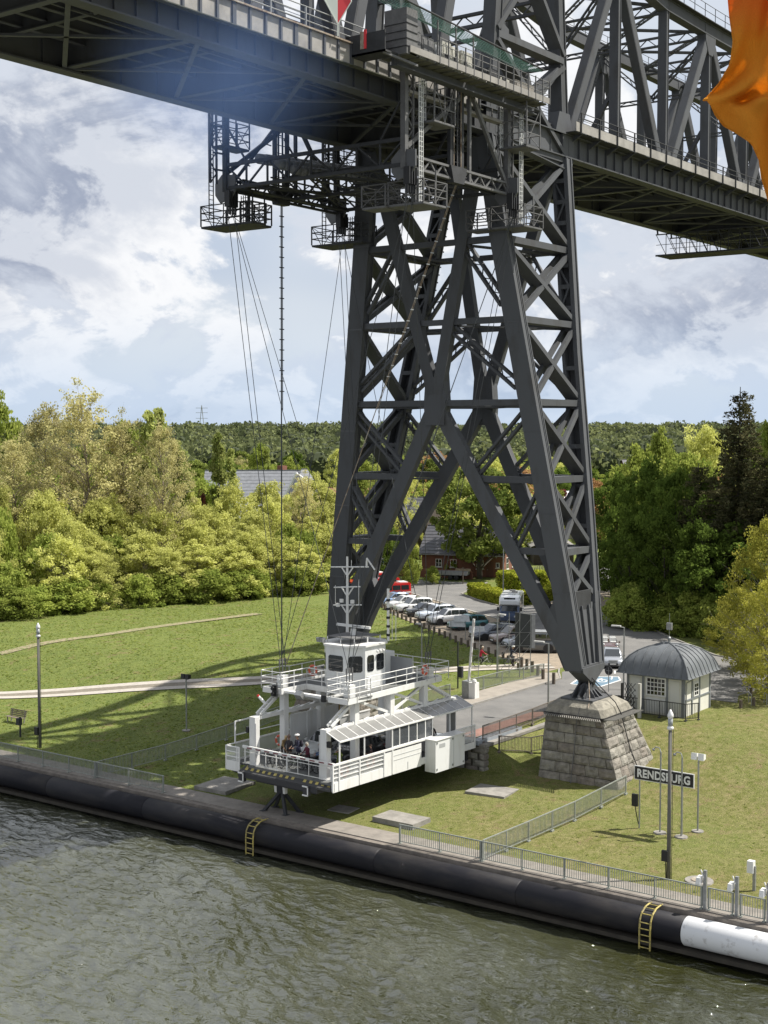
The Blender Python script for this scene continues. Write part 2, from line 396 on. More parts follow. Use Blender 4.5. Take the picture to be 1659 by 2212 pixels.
# cycle waiting box painted on the road
bb = [(94.9, 51.9), (98.2, 53.9), (101.6, 51.2), (101.3, 48.6), (96.8, 48.9)]
bb = [(spot(u, v, 0).x, spot(u, v, 0).y) for u, v in ((1233.5, 1478), (1257, 1462), (1336, 1462.5), (1340, 1470), (1296, 1484))]
flat('blue_cycle_box', bb, RZ+0.005, BLUEROAD)
strip('road_marking', bb+[bb[0]], 0.16, RZ+0.006, 0.004, LINE)
def bike_symbol():
    mb = MB(); c = Vector(((bb[0][0]+bb[2][0])/2-0.1, (bb[0][1]+bb[2][1])/2, RZ+0.012)); ax = Vector((0.35, -0.94, 0)); ay = Vector((0.94, 0.35, 0))
    def ring(o, r):
        for i in range(16):
            a, b = 2*PI*i/16, 2*PI*(i+1)/16
            p = [o+ax*(math.cos(t)*q)+ay*(math.sin(t)*q*1.5) for t, q in ((a, r), (b, r), (b, r-0.11), (a, r-0.11))]
            mb.quad(*p)
    ring(c-ax*0.62, 0.42); ring(c+ax*0.62, 0.42)
    for a, b in (((-0.62, 0), (-0.2, 0.75)), ((-0.2, 0.75), (0.5, 0.75)), ((0.62, 0), (0.42, 1.0)), ((-0.2, 0.75), (0.05, 0)), ((0.05, 0), (0.5, 0.75)), ((-0.62, 0), (0.05, 0)), ((-0.38, 0.98), (-0.05, 0.98)), ((0.25, 1.05), (0.55, 1.05))):
        mb.beam(c+ax*a[0]+ay*a[1], c+ax*b[0]+ay*b[1], 0.1, 0.004, (0, 0, 1)) if False else mb.beam(c+ax*a[0]+ay*a[1], c+ax*b[0]+ay*b[1], 0.004, 0.1, (0, 0, 1))
    tag(mb.build('road_marking', LINE), kind='structure')
bike_symbol()
for k in range(7):
    a = Vector((101.8+k*2.6, 51.6+k*0.9+k*k*0.10, 0)); b = a+Vector((1.25, 0.55+0.08*k, 0))
    strip('road_marking', [(a.x, a.y), (b.x, b.y)], 0.12, RZ+0.002, 0.004, LINE)
flat('red_lane', [(77.1, 49.1), (90.0, 48.9), (94.5, 47.3), (94.8, 48.3), (90.2, 50.2), (77.1, 50.3)], RZ+0.005, REDROAD)
# footpath with two pale wheel strips and a grittier middle
def ribbon(name, pts, o0, o1, m, dz=0.03, step=1.0):
    P = []
    for a, b in zip(pts, pts[1:]):
        a, b = Vector(a), Vector(b); k = max(1, int((b-a).length/step))
        P += [a.lerp(b, i/k) for i in range(k)]
    P.append(Vector(pts[-1]))
    for _ in range(12):
        P = [P[0]]+[(P[i-1]+P[i]*2+P[i+1])/4 for i in range(1, len(P)-1)]+[P[-1]]
    n = len(P); vs = []; fs = []
    K = 3
    for i, p in enumerate(P):
        d = (P[min(n-1, i+1)]-P[max(0, i-1)]).normalized(); nn = Vector((-d.y, d.x))
        wob = 0.05*noise.noise((i*0.4, o0*3, 0))
        for j in range(K+1):
            q = p+nn*(o0+wob+(o1-o0)*j/K); vs.append((q.x, q.y, ground(q.x, q.y)+dz))
    for i in range(n-1):
        for j in range(K):
            a = i*(K+1)+j; fs.append((a, a+1, a+K+2, a+K+1))
    mb = MB(); mb.add(vs, fs); o = mb.build(name, m, smooth=True); tag(o, kind='structure'); return o
fp = [(55, 135), (66, 112), (74.9, 95.2), (81.3, 85.4), (86.4, 74.8), (93.5, 67.6), (100.6, 62.9), (104.5, 58.6)]
ribbon('footpath', fp, -1.15, -0.42, ASPHL, 0.06); ribbon('footpath', fp, -0.42, 0.40, PATHMID, 0.055); ribbon('footpath', fp, 0.40, 1.15, ASPHL, 0.06)
tr = [(s_.x, s_.y) for s_ in (spot(0, 1413), spot(190, 1378), spot(330, 1355), spot(450, 1340), spot(560, 1326))]
ribbon('trodden_path', tr, -0.6, 0.65, mat('trodden_earth', (0.25, 0.205, 0.13), 0.95, 0, 0.3, 3.0, 0.3, 30, col2=(0.13, 0.15, 0.05), lo=0.46, hi=0.58), 0.05)
# quay promenade
PROM = mat('promenade_concrete', (0.235, 0.212, 0.185), 0.9, 0.0, 0.3, 1.4, 0.3, 24)
mb = MB(); mb.box(61.75, 63.5, -60, 160, 1.2, 2.06)
tag(mb.build('quay_promenade', PROM), kind='structure')
mb = MB(); mb.box(61.35, 61.75, -60, 160, 1.4, 2.0)
tag(mb.build('quay_edge', mat('quay_edge_concrete', (0.20, 0.175, 0.15), 0.9, 0, 0.4, 2.0)), kind='structure')
mb = MB(); mb.box(61.2, 61.7, -60, 160, -3, 1.40)
tag(mb.build('quay_wall', mat('wet_quay_wall', (0.030, 0.028, 0.022), 0.7, 0, 0.4, 1.0)), kind='structure')
# concrete pads in the lawn
def pad(name, u, v, a, b, rz, h, label):
    p = spot(u, v); mb = MB(); c, s = math.cos(rz), math.sin(rz)
    X = Vector((c, s, 0)); Y = Vector((-s, c, 0)); mb.frame(p+Vector((0, 0, h/2-0.15)), X*a/2, Y*b/2, (0, 0, h/2+0.15))
    one(mb, name, CONC, p, label, 'concrete slab')
pad('concrete_slab', 486, 1700, 3.0, 2.6, 0.05, 0.22, 'weathered concrete slab in the lawn left of the ferry trestle')
pad('concrete_slab', 867, 1776, 1.8, 2.9, 0.0, 0.30, 'raised pale concrete slab by the quay railing, nearest the water')
pad('concrete_slab', 1063, 1710, 2.2, 2.7, 0.1, 0.10, 'flat concrete slab half in the ferry shadow below the abutment')
pad('concrete_slab', 742, 1749, 1.3, 1.5, 0.1, 0.06, 'small dark slab flush with the grass under the ferry')

# ------------------------------------------------------------------ water
def build_water():
    m = bpy.data.materials.new('canal_water'); m.use_nodes = True; nt = m.node_tree; b = nt.nodes['Principled BSDF']
    N = nt.nodes.new; L = nt.links.new
    b.inputs['Roughness'].default_value = 0.06; b.inputs['IOR'].default_value = 2.4
    tc = N('ShaderNodeTexCoord')
    t = N('ShaderNodeTexNoise'); t.inputs['Scale'].default_value = 0.07; t.inputs['Detail'].default_value = 3; L(tc.outputs['Object'], t.inputs['Vector'])
    mr = N('ShaderNodeMapRange'); L(t.outputs[0], mr.inputs[0]); mr.inputs[1].default_value = 0.35; mr.inputs[2].default_value = 0.65
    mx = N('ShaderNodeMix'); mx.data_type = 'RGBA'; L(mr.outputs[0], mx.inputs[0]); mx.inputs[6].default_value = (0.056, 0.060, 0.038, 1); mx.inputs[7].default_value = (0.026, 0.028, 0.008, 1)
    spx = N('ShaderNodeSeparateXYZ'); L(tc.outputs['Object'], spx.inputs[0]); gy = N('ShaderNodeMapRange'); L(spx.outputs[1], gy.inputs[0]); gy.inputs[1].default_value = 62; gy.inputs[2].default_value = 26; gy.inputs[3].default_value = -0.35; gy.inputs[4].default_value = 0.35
    ad = N('ShaderNodeMath'); ad.operation = 'ADD'; ad.use_clamp = True; L(mr.outputs[0], ad.inputs[0]); L(gy.outputs[0], ad.inputs[1]); L(ad.outputs[0], mx.inputs[0])  # olive water at right; lighter left base colour stands in for sky reflection
    L(mx.outputs[2], b.inputs['Base Color'])
    prev = None
    for sc, st, dist, strv in ((1.5, (1.0, 0.45, 1), 0.34, 0.9), (4.5, (1, 0.45, 1), 0.08, 0.8)):
        mp = N('ShaderNodeMapping'); mp.inputs['Scale'].default_value = st; mp.inputs['Rotation'].default_value = (0, 0, 0.5); L(tc.outputs['Object'], mp.inputs[0])
        t = N('ShaderNodeTexNoise'); t.inputs['Scale'].default_value = sc; t.inputs['Detail'].default_value = 4; t.inputs['Distortion'].default_value = 0.6; L(mp.outputs[0], t.inputs['Vector'])
        bp = N('ShaderNodeBump'); bp.inputs['Strength'].default_value = strv; bp.inputs['Distance'].default_value = dist; L(t.outputs[0], bp.inputs['Height'])
        if prev: L(prev, bp.inputs['Normal'])
        prev = bp.outputs[0]
    L(prev, b.inputs['Normal'])
    st = 0.15
    xs = np.arange(26, 61.6, st); ys = np.arange(-12, 96, st); X, Y = np.meshgrid(xs, ys, indexing='ij')
    rs = np.random.RandomState(4); Z = np.zeros_like(X)
    for i in range(40):
        lam = 0.9*(1.05**i); lam = min(lam, 8.0)*rs.uniform(0.85, 1.2); k = 2*PI/lam
        th = R(-35)+rs.normal(0, 0.5); ph = rs.uniform(0, 2*PI)
        wx = X+0.35*np.sin(Y*0.31+ph)+0.25*np.sin(X*0.23+Y*0.17+ph*2); wy = Y+0.35*np.sin(X*0.27+1.3*ph)
        env = 0.6+0.4*np.sin(X*rs.uniform(.05, .2)+Y*rs.uniform(-.2, .2)+ph*3)
        s_ = np.sin(k*(wx*math.cos(th)+wy*math.sin(th))+ph)
        Z += env*0.021*lam**0.72*(1-np.abs(s_))
    Z -= Z.mean()
    Z *= np.clip((61.6-X)/6.0, 0.35, 1)
    nx, ny = X.shape; v = np.stack([X.ravel(), Y.ravel(), Z.ravel()], 1)
    ii, jj = np.meshgrid(np.arange(nx-1), np.arange(ny-1), indexing='ij'); a = (ii*ny+jj).ravel()
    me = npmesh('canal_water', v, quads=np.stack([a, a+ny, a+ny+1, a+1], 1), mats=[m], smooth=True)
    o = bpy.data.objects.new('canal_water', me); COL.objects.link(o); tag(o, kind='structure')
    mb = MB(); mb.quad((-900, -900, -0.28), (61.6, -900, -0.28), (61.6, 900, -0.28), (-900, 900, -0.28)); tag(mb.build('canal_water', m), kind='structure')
build_water()

# ------------------------------------------------------------------ fender pipe along the quay
WPIPE = mat('white_pipe_paint', (0.66, 0.67, 0.68), 0.5, 0.0, 0.15, 1.3, col2=(0.30, 0.28, 0.26), lo=0.56, hi=0.70)
pipe = thing('fender_pipe', (60.75, 55, 1.1), 'long black round fender along the quay edge with one white painted length', 'quay fender')
def pipe_seg(y0, y1, m, r=0.68, label=None, name='fender_section'):
    mb = MB(); n = 28; k = 4; vs = []; fs = []
    prof = [(0.0, r-0.05), (0.06, r), (1-0.06, r), (1, r-0.05)]
    for i, (t, rr) in enumerate(prof):
        t = t if i in (1, 2) else t
        y = y0+(y1-y0)*(0 if i == 0 else 1 if i == 3 else (0.05/(y1-y0) if i == 1 else 1-0.05/(y1-y0)))
        for j in range(n): a = 2*PI*j/n; vs.append((60.98+rr*math.cos(a), y, 1.20+rr*math.sin(a)))
    for i in range(3):
        for j in range(n): fs.append((i*n+j, i*n+(j+1) % n, (i+1)*n+(j+1) % n, (i+1)*n+j))
    mb.add(vs, fs); o = mb.build(name, m, pipe, smooth=True)
    if label: tag(o, label)
yw = (ray(1469, 2000)*(60.35/ray(1469, 2000).x)).y
ys_ = [yw]
while ys_[-1] < 150: ys_.append(ys_[-1]+9.0)
for a, b in zip(ys_, ys_[1:]): pipe_seg(a+0.0, b-0.0, RUBBER)
pipe_seg(yw-16, yw-0.03, WPIPE, 0.695, 'white painted length of the fender, scuffed along its lower side')
pipe_seg(-60, yw-16, RUBBER)
mb = MB(); mb.box(60.4, 61.25, -60, 150, 0.25, 0.45); mb.build('lower_ledge', mat('algae_dark_ledge', (0.045, 0.038, 0.028), 0.8, 0, 0.4, 1.5), pipe)
# ladders hanging over the fender
YEL = mat('worn_yellow_paint', (0.52, 0.42, 0.10), 0.6, 0.0, 0.35, 6, col2=(0.20, 0.17, 0.08))
for u, v, lab in ((556, 1772, 'yellow quay ladder over the black fender below the ferry'), (1402, 1962, 'yellow quay ladder over the black fender beside its white length')):
    p = spot(u, v); y = p.y; t = thing('quay_ladder', (61.8, y, 2.0), lab, 'ladder', 'yellow quay ladders')
    prof = [(61.55, 1.98), (61.2, 2.0), (60.85, 1.97), (60.45, 1.78), (60.25, 1.5), (60.2, 1.1), (60.2, 0.1)]
    for s_ in (-0.28, 0.28):
        mb = MB(); mb.path([(a, y+s_, b) for a, b in prof], 0.045, 6); mb.build('rail', YEL, t)
    for a, b in ((61.2, 2.0), (60.8, 1.95), (60.42, 1.76), (60.22, 1.4), (60.2, 1.1), (60.2, 0.8), (60.2, 0.5), (60.2, 0.2)):
        mb = MB(); mb.tube((a, y-0.28, b), (a, y+0.28, b), 0.028, 6); mb.build('rung', YEL, t)
# ------------------------------------------------------------------ bridge pylon
YC = 52.0
ZP = [7.0, 9.6, 13.9, 17.1, 21.7, 26.65, 31.9, 37.0, 43.4, 46.0, 60.0, 90.0]
HP = [10.75, 10.33, 9.75, 9.25, 8.48, 7.66, 6.83, 6.03, 5.25, 5.35, 5.35, 5.3]
def hout(z):
    for i in range(len(ZP)-1):
        if z <= ZP[i+1] or i == len(ZP)-2:
            return HP[i]+(HP[i+1]-HP[i])*(z-ZP[i])/(ZP[i+1]-ZP[i])
def xo(z):
    return 1.16+0.107*(min(z, 45)-9.6)-max(0, z-45)*0.10
XC = 79.45
def xcz(z): return 79.68+0.020*(min(z, 45)-9.6)
def col(sy, sx, z, inset=0.62):
    """centre line of a column; sy -1 near the camera, +1 beyond; sx -1 canal side, +1 land side"""
    return Vector((xcz(z)+sx*xo(z), YC+sy*(hout(z)-inset), z))
pyl = thing('bridge_pylon', (XC, YC, 8.7), 'tall riveted dark grey steel pylon of crossed box girders on stone footings', 'bridge tower')
LEV = [13.9, 17.1, 21.7, 26.65, 31.9, 36.95, 43.2, 49.7, 58.5, 69.0]
def part(name, mb, m=STEEL, parent=None, **k):
    o = mb.build(name, m, parent or pyl)
    for a, b in k.items(): o[a] = b
    return o
def mem(name, p, q, w, h, side=(0, 1, 0), m=STEEL, parent=None):
    mb = MB(); mb.beam(p, q, w, h, side); return part(name, mb, m, parent)
for sy in (-1, 1):
    for sx in (-1, 1):
        zs = [9.6, 14.5, 19.6, 24.8, 31.7, 37.2, 43.3] if sx < 0 else [9.6, 19.5, 30, 43.3]
        mb = MB()
        for a, b in zip(zs, zs[1:]):
            p, q = col(sy, sx, a), col(sy, sx, b)
            if sx < 0:
                mb.beam(p, q, 1.12, 0.50)
                for k, t in ((-0.31, 0.09), (0.31, 0.09)): mb.beam(p+Vector((k, 0, 0)), q+Vector((k, 0, 0)), 1.26, t)
                for k in (-0.17, 0.17):
                    mb.beam(p+Vector((k, 0, 0)), q+Vector((k, 0, 0)), 1.20, 0.07)
            else:
                for k in (-0.46, 0.46): mb.beam(p+Vector((0, k, 0)), q+Vector((0, k, 0)), 0.22, 0.66)
                mb.beam(p+Vector((0.30, 0, 0)), q+Vector((0.30, 0, 0)), 1.22, 0.07)
                mb.beam(p+Vector((0.31, -0.5, 0)), q+Vector((0.31, -0.5, 0)), 0.30, 0.12)
                mb.beam(p+Vector((-0.31, -0.5, 0)), q+Vector((-0.31, -0.5, 0)), 0.30, 0.10)
        part('column', mb)
        if sx < 0:
            for z in zs[1:-1]:      # riveted splice seams
                mb = MB(); p = col(sy, sx, z); mb.beam(p-Vector((0.362, 0, 0.05)), p+Vector((-0.362, 0, 0.05)), 1.27, 0.012); part('splice_plate', mb, PATCH)
        else:
            z = 10.8; i = 0
            while z < 42.5:         # open inner face with batten plates, laced higher up
                p = col(sy, sx, z)-Vector((0.325, 0, 0)); q = col(sy, sx, z+1.45)-Vector((0.325, 0, 0))
                mb = MB(); mb.beam(p-Vector((0, 0, 0.14)), p+Vector((0, 0, 0.14)), 0.80, 0.06)
                if z > 29.5: 
                    a = Vector((0, 0.36 if i % 2 else -0.36, 0)); mb.beam(p+a, q-a, 0.12, 0.05)
                part('batten_plate', mb); z += 1.45 if z > 29.5 else 2.6; i += 1
            mb = MB()
            for k in range(60):
                z = 10.2+k*0.55; p = col(sy, sx, z)
                mb.box(p.x+0.36, p.x+0.41, p.y-sy*(-1)*0.0-0.62, p.y-0.56, z-0.05, z+0.05)
            part('rivets', mb)
        # upper post above the deck, up to the portal
        mb = MB(); p, q = col(sy, sx, 43.3), col(sy, sx, 72)
        mb.beam(p, q, 0.78, 0.55)
        for k in (-0.38, 0.38): mb.beam(p+Vector((k, 0, 0)), q+Vector((k, 0, 0)), 0.92, 0.10)
        part('upper_post', mb)
        mb = MB(); p = col(sy, sx, 44.2)  # flared knee plate where column meets the chord
        mb.prism([(p.x-0.42, p.y-sy*(-0.40)-0.03, 42.0), (p.x+0.42, p.y+sy*0.40-0.03, 42.0), (p.x+1.25*(-sx)*-0.2+0.7, p.y+sy*0.40-0.03, 43.6), (p.x+0.6, p.y+sy*0.40-0.03, 45.6), (p.x-0.6, p.y+sy*0.40-0.03, 45.6), (p.x-0.7, p.y+sy*0.40-0.03, 43.6)], (0, 0.06, 0))
        part('gusset_plate', mb)
    # side frame: horizontals and crossed diagonals between the two columns
    for i, z in enumerate(LEV):
        a, b = col(sy, -1, z), col(sy, 1, z)
        if z > 14.5: mem('strut', a+Vector((0.3, 0, 0)), b-Vector((0.3, 0, 0)), 0.86, 0.42)
        if i+1 < len(LEV):
            z2 = LEV[i+1]; c, d = col(sy, -1, z2), col(sy, 1, z2)
            g = 0.28
            lo, hi = z+0.35, z2-0.35
            A, B, C_, D = col(sy, -1, lo), col(sy, 1, lo), col(sy, -1, hi), col(sy, 1, hi)
            mem('cross_brace', C_+Vector((0.2, 0, 0)), B-Vector((0.2, 0, 0)), 0.98, 0.30)
            w2 = 0.34
            for k in (-0.33, 0.33):
                mem('cross_brace', A+Vector((0.2, k, 0)), D+Vector((-0.2, k, 0)), 0.24, w2)
    # foot: ribbed wedge plate, nose and hinge
    y0 = YC+sy*hout(11.0)
    def F(x, z, dy=0.0): return Vector((x, YC+sy*(hout(z)+dy), z))
    mb = MB(); zt = 13.75
    XC = 79.7; xl, xr = xcz(zt)-xo(zt)-0.34, xcz(zt)+xo(zt)+0.34
    for dy, t in ((-0.20, 0.08), (-1.05, 0.08)):
        mb.prism([F(xl, zt, dy), F(xr, zt, dy), F(XC+1.52, 10.2, dy), F(XC+1.50, 9.75, dy), F(XC-1.50, 9.75, dy), F(XC-1.52, 10.2, dy)], (0, 0.06, 0))
    part('foot_plate', mb, FASCIA if False else STEEL)
    for t in (-0.56, -0.2, 0.2, 0.56):
        mem('stiffener', F(XC+t*2.3, zt-0.1, -0.12), F(XC+t*1.75, 9.8, -0.12), 0.14, 0.10)
    mem('stiffener', F(XC-1.55, 9.85, -0.1), F(XC+1.55, 9.85, -0.1), 0.2, 0.12)
    mb = MB(); mb.box(XC-1.3, XC+0.9, YC+sy*(hout(14.2)-0.15)-0.07, YC+sy*(hout(14.2)-0.15)+0.07, 13.2, 14.6)
    if sy < 0: part('access_box', mb, STEELD)
    mb = MB(); yc = YC+sy*(hout(9.5)-0.50)
    a = [(-1.52, 9.8), (1.52, 9.8), (1.42, 9.5), (0.28, 8.78), (-0.28, 8.78), (-1.42, 9.5)]
    mb.prism([(XC+p, yc-0.52, z) for p, z in a], (0, 1.04, 0)); part('nose_plate', mb)
    mb = MB(); mb.tube((XC, yc-0.55, 8.70), (XC, yc+0.55, 8.70), 0.15, 12); part('hinge_pin', mb, BLACK)
    # cast shoe on the footing
    mb = MB()
    for k in (-0.42, 0.0, 0.42):
        mb.prism([(XC-1.25, yc+k-0.05, 7.78), (XC+1.25, yc+k-0.05, 7.78), (XC+1.2, yc+k-0.05, 7.95), (XC+0.18, yc+k-0.05, 8.66), (XC-0.18, yc+k-0.05, 8.66), (XC-1.2, yc+k-0.05, 7.95)], (0, 0.10, 0))
    for k in (-0.7, 0, 0.7):
        mb.prism([(XC+k*0.75-0.05, yc-0.95, 7.78), (XC+k*0.75-0.05, yc+0.95, 7.78), (XC+k*0.3-0.05, yc+0.16, 8.62), (XC+k*0.3-0.05, yc-0.16, 8.62)], (0.1, 0, 0))
    part('shoe_casting', mb)
    mb = MB(); mb.box(XC-1.35, XC+1.35, yc-1.15, yc+1.15, 7.69, 7.80); part('base_plate', mb)
    HY = yc
    # front and rear faces: inner diagonals, struts and laced braces
    for sx in (-1, 1):
        node = Vector((xcz(26.65)+sx*xo(26.65), YC, 26.65))
        def P(y, z): return Vector((xcz(z)+sx*xo(z), YC+sy*y, z))
        foot = P(9.45, 10.2)
        mem('inner_leg', foot, node, 0.62 if False else 0.60, 0.82, (1, 0, 0))
        mb = MB(); mb.beam(P(9.45, 10.2)-Vector((0.30, 0, 0)), node-Vector((0.30, 0, 0)), 0.10, 0.95, (1, 0, 0)); part('cover_plate', mb)
        top = P(4.2, 43.2)
        mem('inner_leg', node, top, 0.55, 0.72, (1, 0, 0))
        mem('cover_plate', node-Vector((0.27, 0, 0)), top-Vector((0.27, 0, 0)), 0.08, 0.82, (1, 0, 0))
        def dg(z): return (16.45*0+0.572*(26.65-z)) if z < 26.65 else 0.253*(z-26.65)
        for z in (17.1, 21.7, 26.65, 31.9, 36.95):
            mem('strut', P(dg(z)+0.25, z), P(hout(z)-1.1, z), 0.40, 0.40, (1, 0, 0))
        # lower corner gusset
        gz_ = 0.36*-1
        mb = MB(); mb.prism([P(10.25, 9.5)-Vector((0.33, 0, 0)), P(9.0, 9.6)-Vector((0.33, 0, 0)), P(7.9, 12.2)-Vector((0.33, 0, 0)), P(8.1, 13.4)-Vector((0.33, 0, 0)), P(8.6, 14.4)-Vector((0.33, 0, 0)), P(9.6, 14.4)-Vector((0.33, 0, 0))], (0.66, 0, 0))
        part('corner_gusset', mb)
        def lace(a, b):
            mb = MB(); mb.laced(a, b, 0.50, 0.17, 0.55, (1, 0, 0), None, 0.36, 0.06); part('laced_brace', mb)
        lace(P(dg(36.9)+0.2, 36.6), P(hout(33)-1.2, 32.9)); lace(P(dg(31.9)+0.3, 31.4), P(hout(27.9)-1.2, 27.7))
        lace(P(dg(22)+0.2, 22.1), P(hout(25.8)-1.1, 25.9)); lace(P(dg(17.3)+0.2, 17.4), P(hout(20.7)-1.1, 20.8))
        # plan bracing halfway
    for z in (21.7, 26.65, 31.9, 36.95):
        def Q(sx, y): return Vector((xcz(z)+sx*xo(z), YC+sy*y, z-0.25))
        dgz = 0.572*(26.65-z) if z < 26.65 else 0.253*(z-26.65)
        mb = MB(); mb.laced(Q(-1, hout(z)-1.0), Q(1, dgz+0.2), 0.28, 0.1, 0.6, (0, 0, 1), None, 0.12, 0.05); part('plan_brace', mb)
        mb = MB(); mb.laced(Q(1, hout(z)-1.0), Q(-1, dgz+0.2), 0.28, 0.1, 0.6, (0, 0, 1), None, 0.12, 0.05); part('plan_brace', mb)
for sx in (-1, 1):      # gusset at the crossing, front and rear
    x = xcz(26.65)+sx*xo(26.65)
    mb = MB(); mb.prism([(x-0.36, YC-0.75, 25.2), (x-0.36, YC+0.75, 25.2), (x-0.36, YC+0.85, 26.6), (x-0.36, YC+0.7, 28.6), (x-0.36, YC-0.7, 28.6), (x-0.36, YC-0.85, 26.6)], (0.72, 0, 0)); part('node_gusset', mb)
for z in (26.65,):
    for k in (-1, 1): mem('strut', (xcz(z)-xo(z), YC+k*0.6, z), (xcz(z)+xo(z), YC+k*0.6, z), 0.3, 0.34)
def Pn(sx, y, z): return Vector((xcz(z)+sx*xo(z), YC+y, z))
for z in (31.9, 36.95):
    for sx in (-1, 1): mem('strut', Pn(sx, -0.253*(z-26.65), z), Pn(sx, 0.253*(z-26.65), z), 0.34, 0.36, (1, 0, 0))
# portal ties above the deck
for z in (49.9, 53.6):
    for sx in (-1, 1):
        a, b = col(-1, sx, z), col(1, sx, z); mb = MB(); mb.laced(a, b, 0.8, 0.2, 0.9, (1, 0, 0), None, 0.3, 0.08); part('portal_tie', mb)
mb = MB(); c = col(-1, -1, 49.5); mb.prism([(c.x+0.3, c.y, 51.2), (c.x+0.3, c.y, 48.2), (c.x+2.2, c.y, 49.3), (c.x+2.2, c.y, 50.4)], (0, 0.06, 0)); part('gusset_plate', mb)
# painted tower cables / conduits
# ------------------------------------------------------------------ bridge superstructure
XC = 79.45
br = thing('railway_bridge', (XC, YC, 45), 'dark grey riveted steel railway truss bridge crossing high above the canal', 'railway bridge')
def bm(name, p, q, w, h, side=(0, 1, 0), m=STEEL):
    mb = MB(); mb.beam(p, q, w, h, side); return part(name, mb, m, br)
YN, YF = 47.2, 56.8
XL, XR = 18.0, 190.0
def chord(name, y, x0, x1, sgn):
    mb = MB(); mb.box(x0, x1, y-0.03, y+0.03, 43.45, 44.9); part(name+'_web', mb, STEEL, br)
    mb = MB(); mb.box(x0, x1, y-0.42, y+0.42, 43.36, 43.45); part('bottom_flange', mb, STEEL, br)
    mb = MB(); mb.box(x0, x1, y-0.40, y+0.40, 44.9, 44.97); part('top_flange', mb, STEEL, br)
    n = 0; x = x0+0.4
    while x < x1:
        mb = MB(); mb.box(x-0.03, x+0.03, y-0.16, y+0.16, 43.45, 44.9); part('web_stiffener', mb, STEEL, br); x += 1.35 if y < 50 else 2.7
for y, s_ in ((YN, -1), (YF, 1)): chord('chord', y, XL, XR, s_)
# deeper haunch of the chord beside the pylon
for y in (YN, YF):
    mb = MB(); yy = y-0.10
    mb.prism([(75.5, yy, 43.4), (84.6, yy, 42.6), (86.5, yy, 43.3), (86.5, yy, 44.9), (75.5, yy, 44.9)], (0, 0.05, 0)); part('haunch_web', mb, STEEL, br)
    mb = MB(); mb.beam((75.5, y-0.1, 43.35), (84.6, y-0.1, 42.56), 0.7, 0.07); part('bottom_flange', mb, STEEL, br)
# walkway and its fascia: deep stiffened plates over the canal, a slimmer strip beyond the pylon
mb = MB(); mb.box(XL, 73.2, 46.28, 46.33, 44.36, 45.42); part('fascia_plate', mb, FASCIA, br)
x = XL+0.5; k = 0
while x < 73.2:
    mb = MB(); w = 0.07 if k % 4 else 0.13
    mb.box(x-w, x+w, 46.19, 46.28, 44.34, 45.46); part('fascia_stiffener', mb, STEEL, br); x += 1.16; k += 1
mb = MB(); mb.box(XL, 73.2, 46.10, 46.45, 44.30, 44.35); part('fascia_lip', mb, mat('mossy_steel', (0.07, 0.075, 0.05), 0.9, 0, 0.4, 3), br)
mb = MB(); mb.box(XL, 73.2, 46.12, 46.44, 45.44, 45.52); part('kerb_rail', mb, RUST, br)
mb = MB(); mb.box(XL, 73.2, 46.44, 47.0, 45.38, 45.42); part('walkway', mb, STEELD, br)
mb = MB(); mb.box(84.9, XR, 46.05, 46.11, 45.05, 45.66); part('walkway_fascia', mb, FASCIA, br)
x = 86.0
while x < XR:
    mb = MB(); mb.prism([(x-0.04, 46.15, 45.0), (x-0.04, 47.1, 45.0), (x-0.04, 47.1, 44.45)], (0.08, 0, 0)); part('walkway_bracket', mb, STEEL, br); x += 2.7
mb = MB(); mb.box(84.9, XR, 46.15, 47.1, 45.0, 45.06); part('walkway', mb, STEELD, br)
for y in (57.6,):
    mb = MB(); mb.box(XL, XR, y, y+0.05, 44.7, 45.5); part('walkway_fascia', mb, STEEL, br)
    mb = MB(); mb.box(XL, XR, 56.9, y, 44.95, 45.0); part('walkway', mb, STEELD, br)
def rail(x0, x1, y, z0, hs, posts, m=STEEL, r=0.03):
    for h in hs:
        mb = MB(); mb.tube((x0, y, z0+h), (x1, y, z0+h), r, 6); part('handrail', mb, m, br)
    x = x0
    while x <= x1+0.01:
        mb = MB(); mb.beam((x, y, z0-0.1), (x, y, z0+max(hs)), 0.09, 0.07); part('rail_post', mb, m, br); x += posts
rail(XL, 61.5, 46.32, 45.5, (0.35, 0.70, 1.05), 2.75, GALV)
rail(85.5, XR, 46.0, 45.1, (0.85, 1.22), 2.7, STEELD)
rail(XL, XR, 57.7, 45.1, (0.55, 1.1), 2.7, STEELD)
# floor: deck sheet, cross girders, stringers and lateral bracing
mb = MB(); mb.box(XL, XR, YN+0.05, YF-0.05, 45.35, 45.45); part('deck_sheet', mb, STEELD, br)
nodes = [73.9-8.1*i for i in range(0, 7)][::-1]+[84.7+8.05*i for i in range(0, 14)]
for x in nodes:
    mb = MB(); mb.box(x-0.03, x+0.03, YN, YF, 43.6, 45.3); mb.box(x-0.22, x+0.22, YN, YF, 43.52, 43.6); part('cross_girder', mb, STEEL, br)
for a, b in zip(nodes, nodes[1:]):
    m_ = (a+b)/2; mb = MB(); mb.box(m_-0.03, m_+0.03, YN, YF, 44.3, 45.3); mb.box(m_-0.15, m_+0.15, YN, YF, 44.24, 44.3); part('cross_girder', mb, STEEL, br)
for y in (48.6, 50.2, 51.8, 53.4, 55.2):
    mb = MB(); mb.box(XL, XR, y-0.02, y+0.02, 44.5, 45.3); mb.box(XL, XR, y-0.14, y+0.14, 44.44, 44.5); part('stringer', mb, STEEL, br)
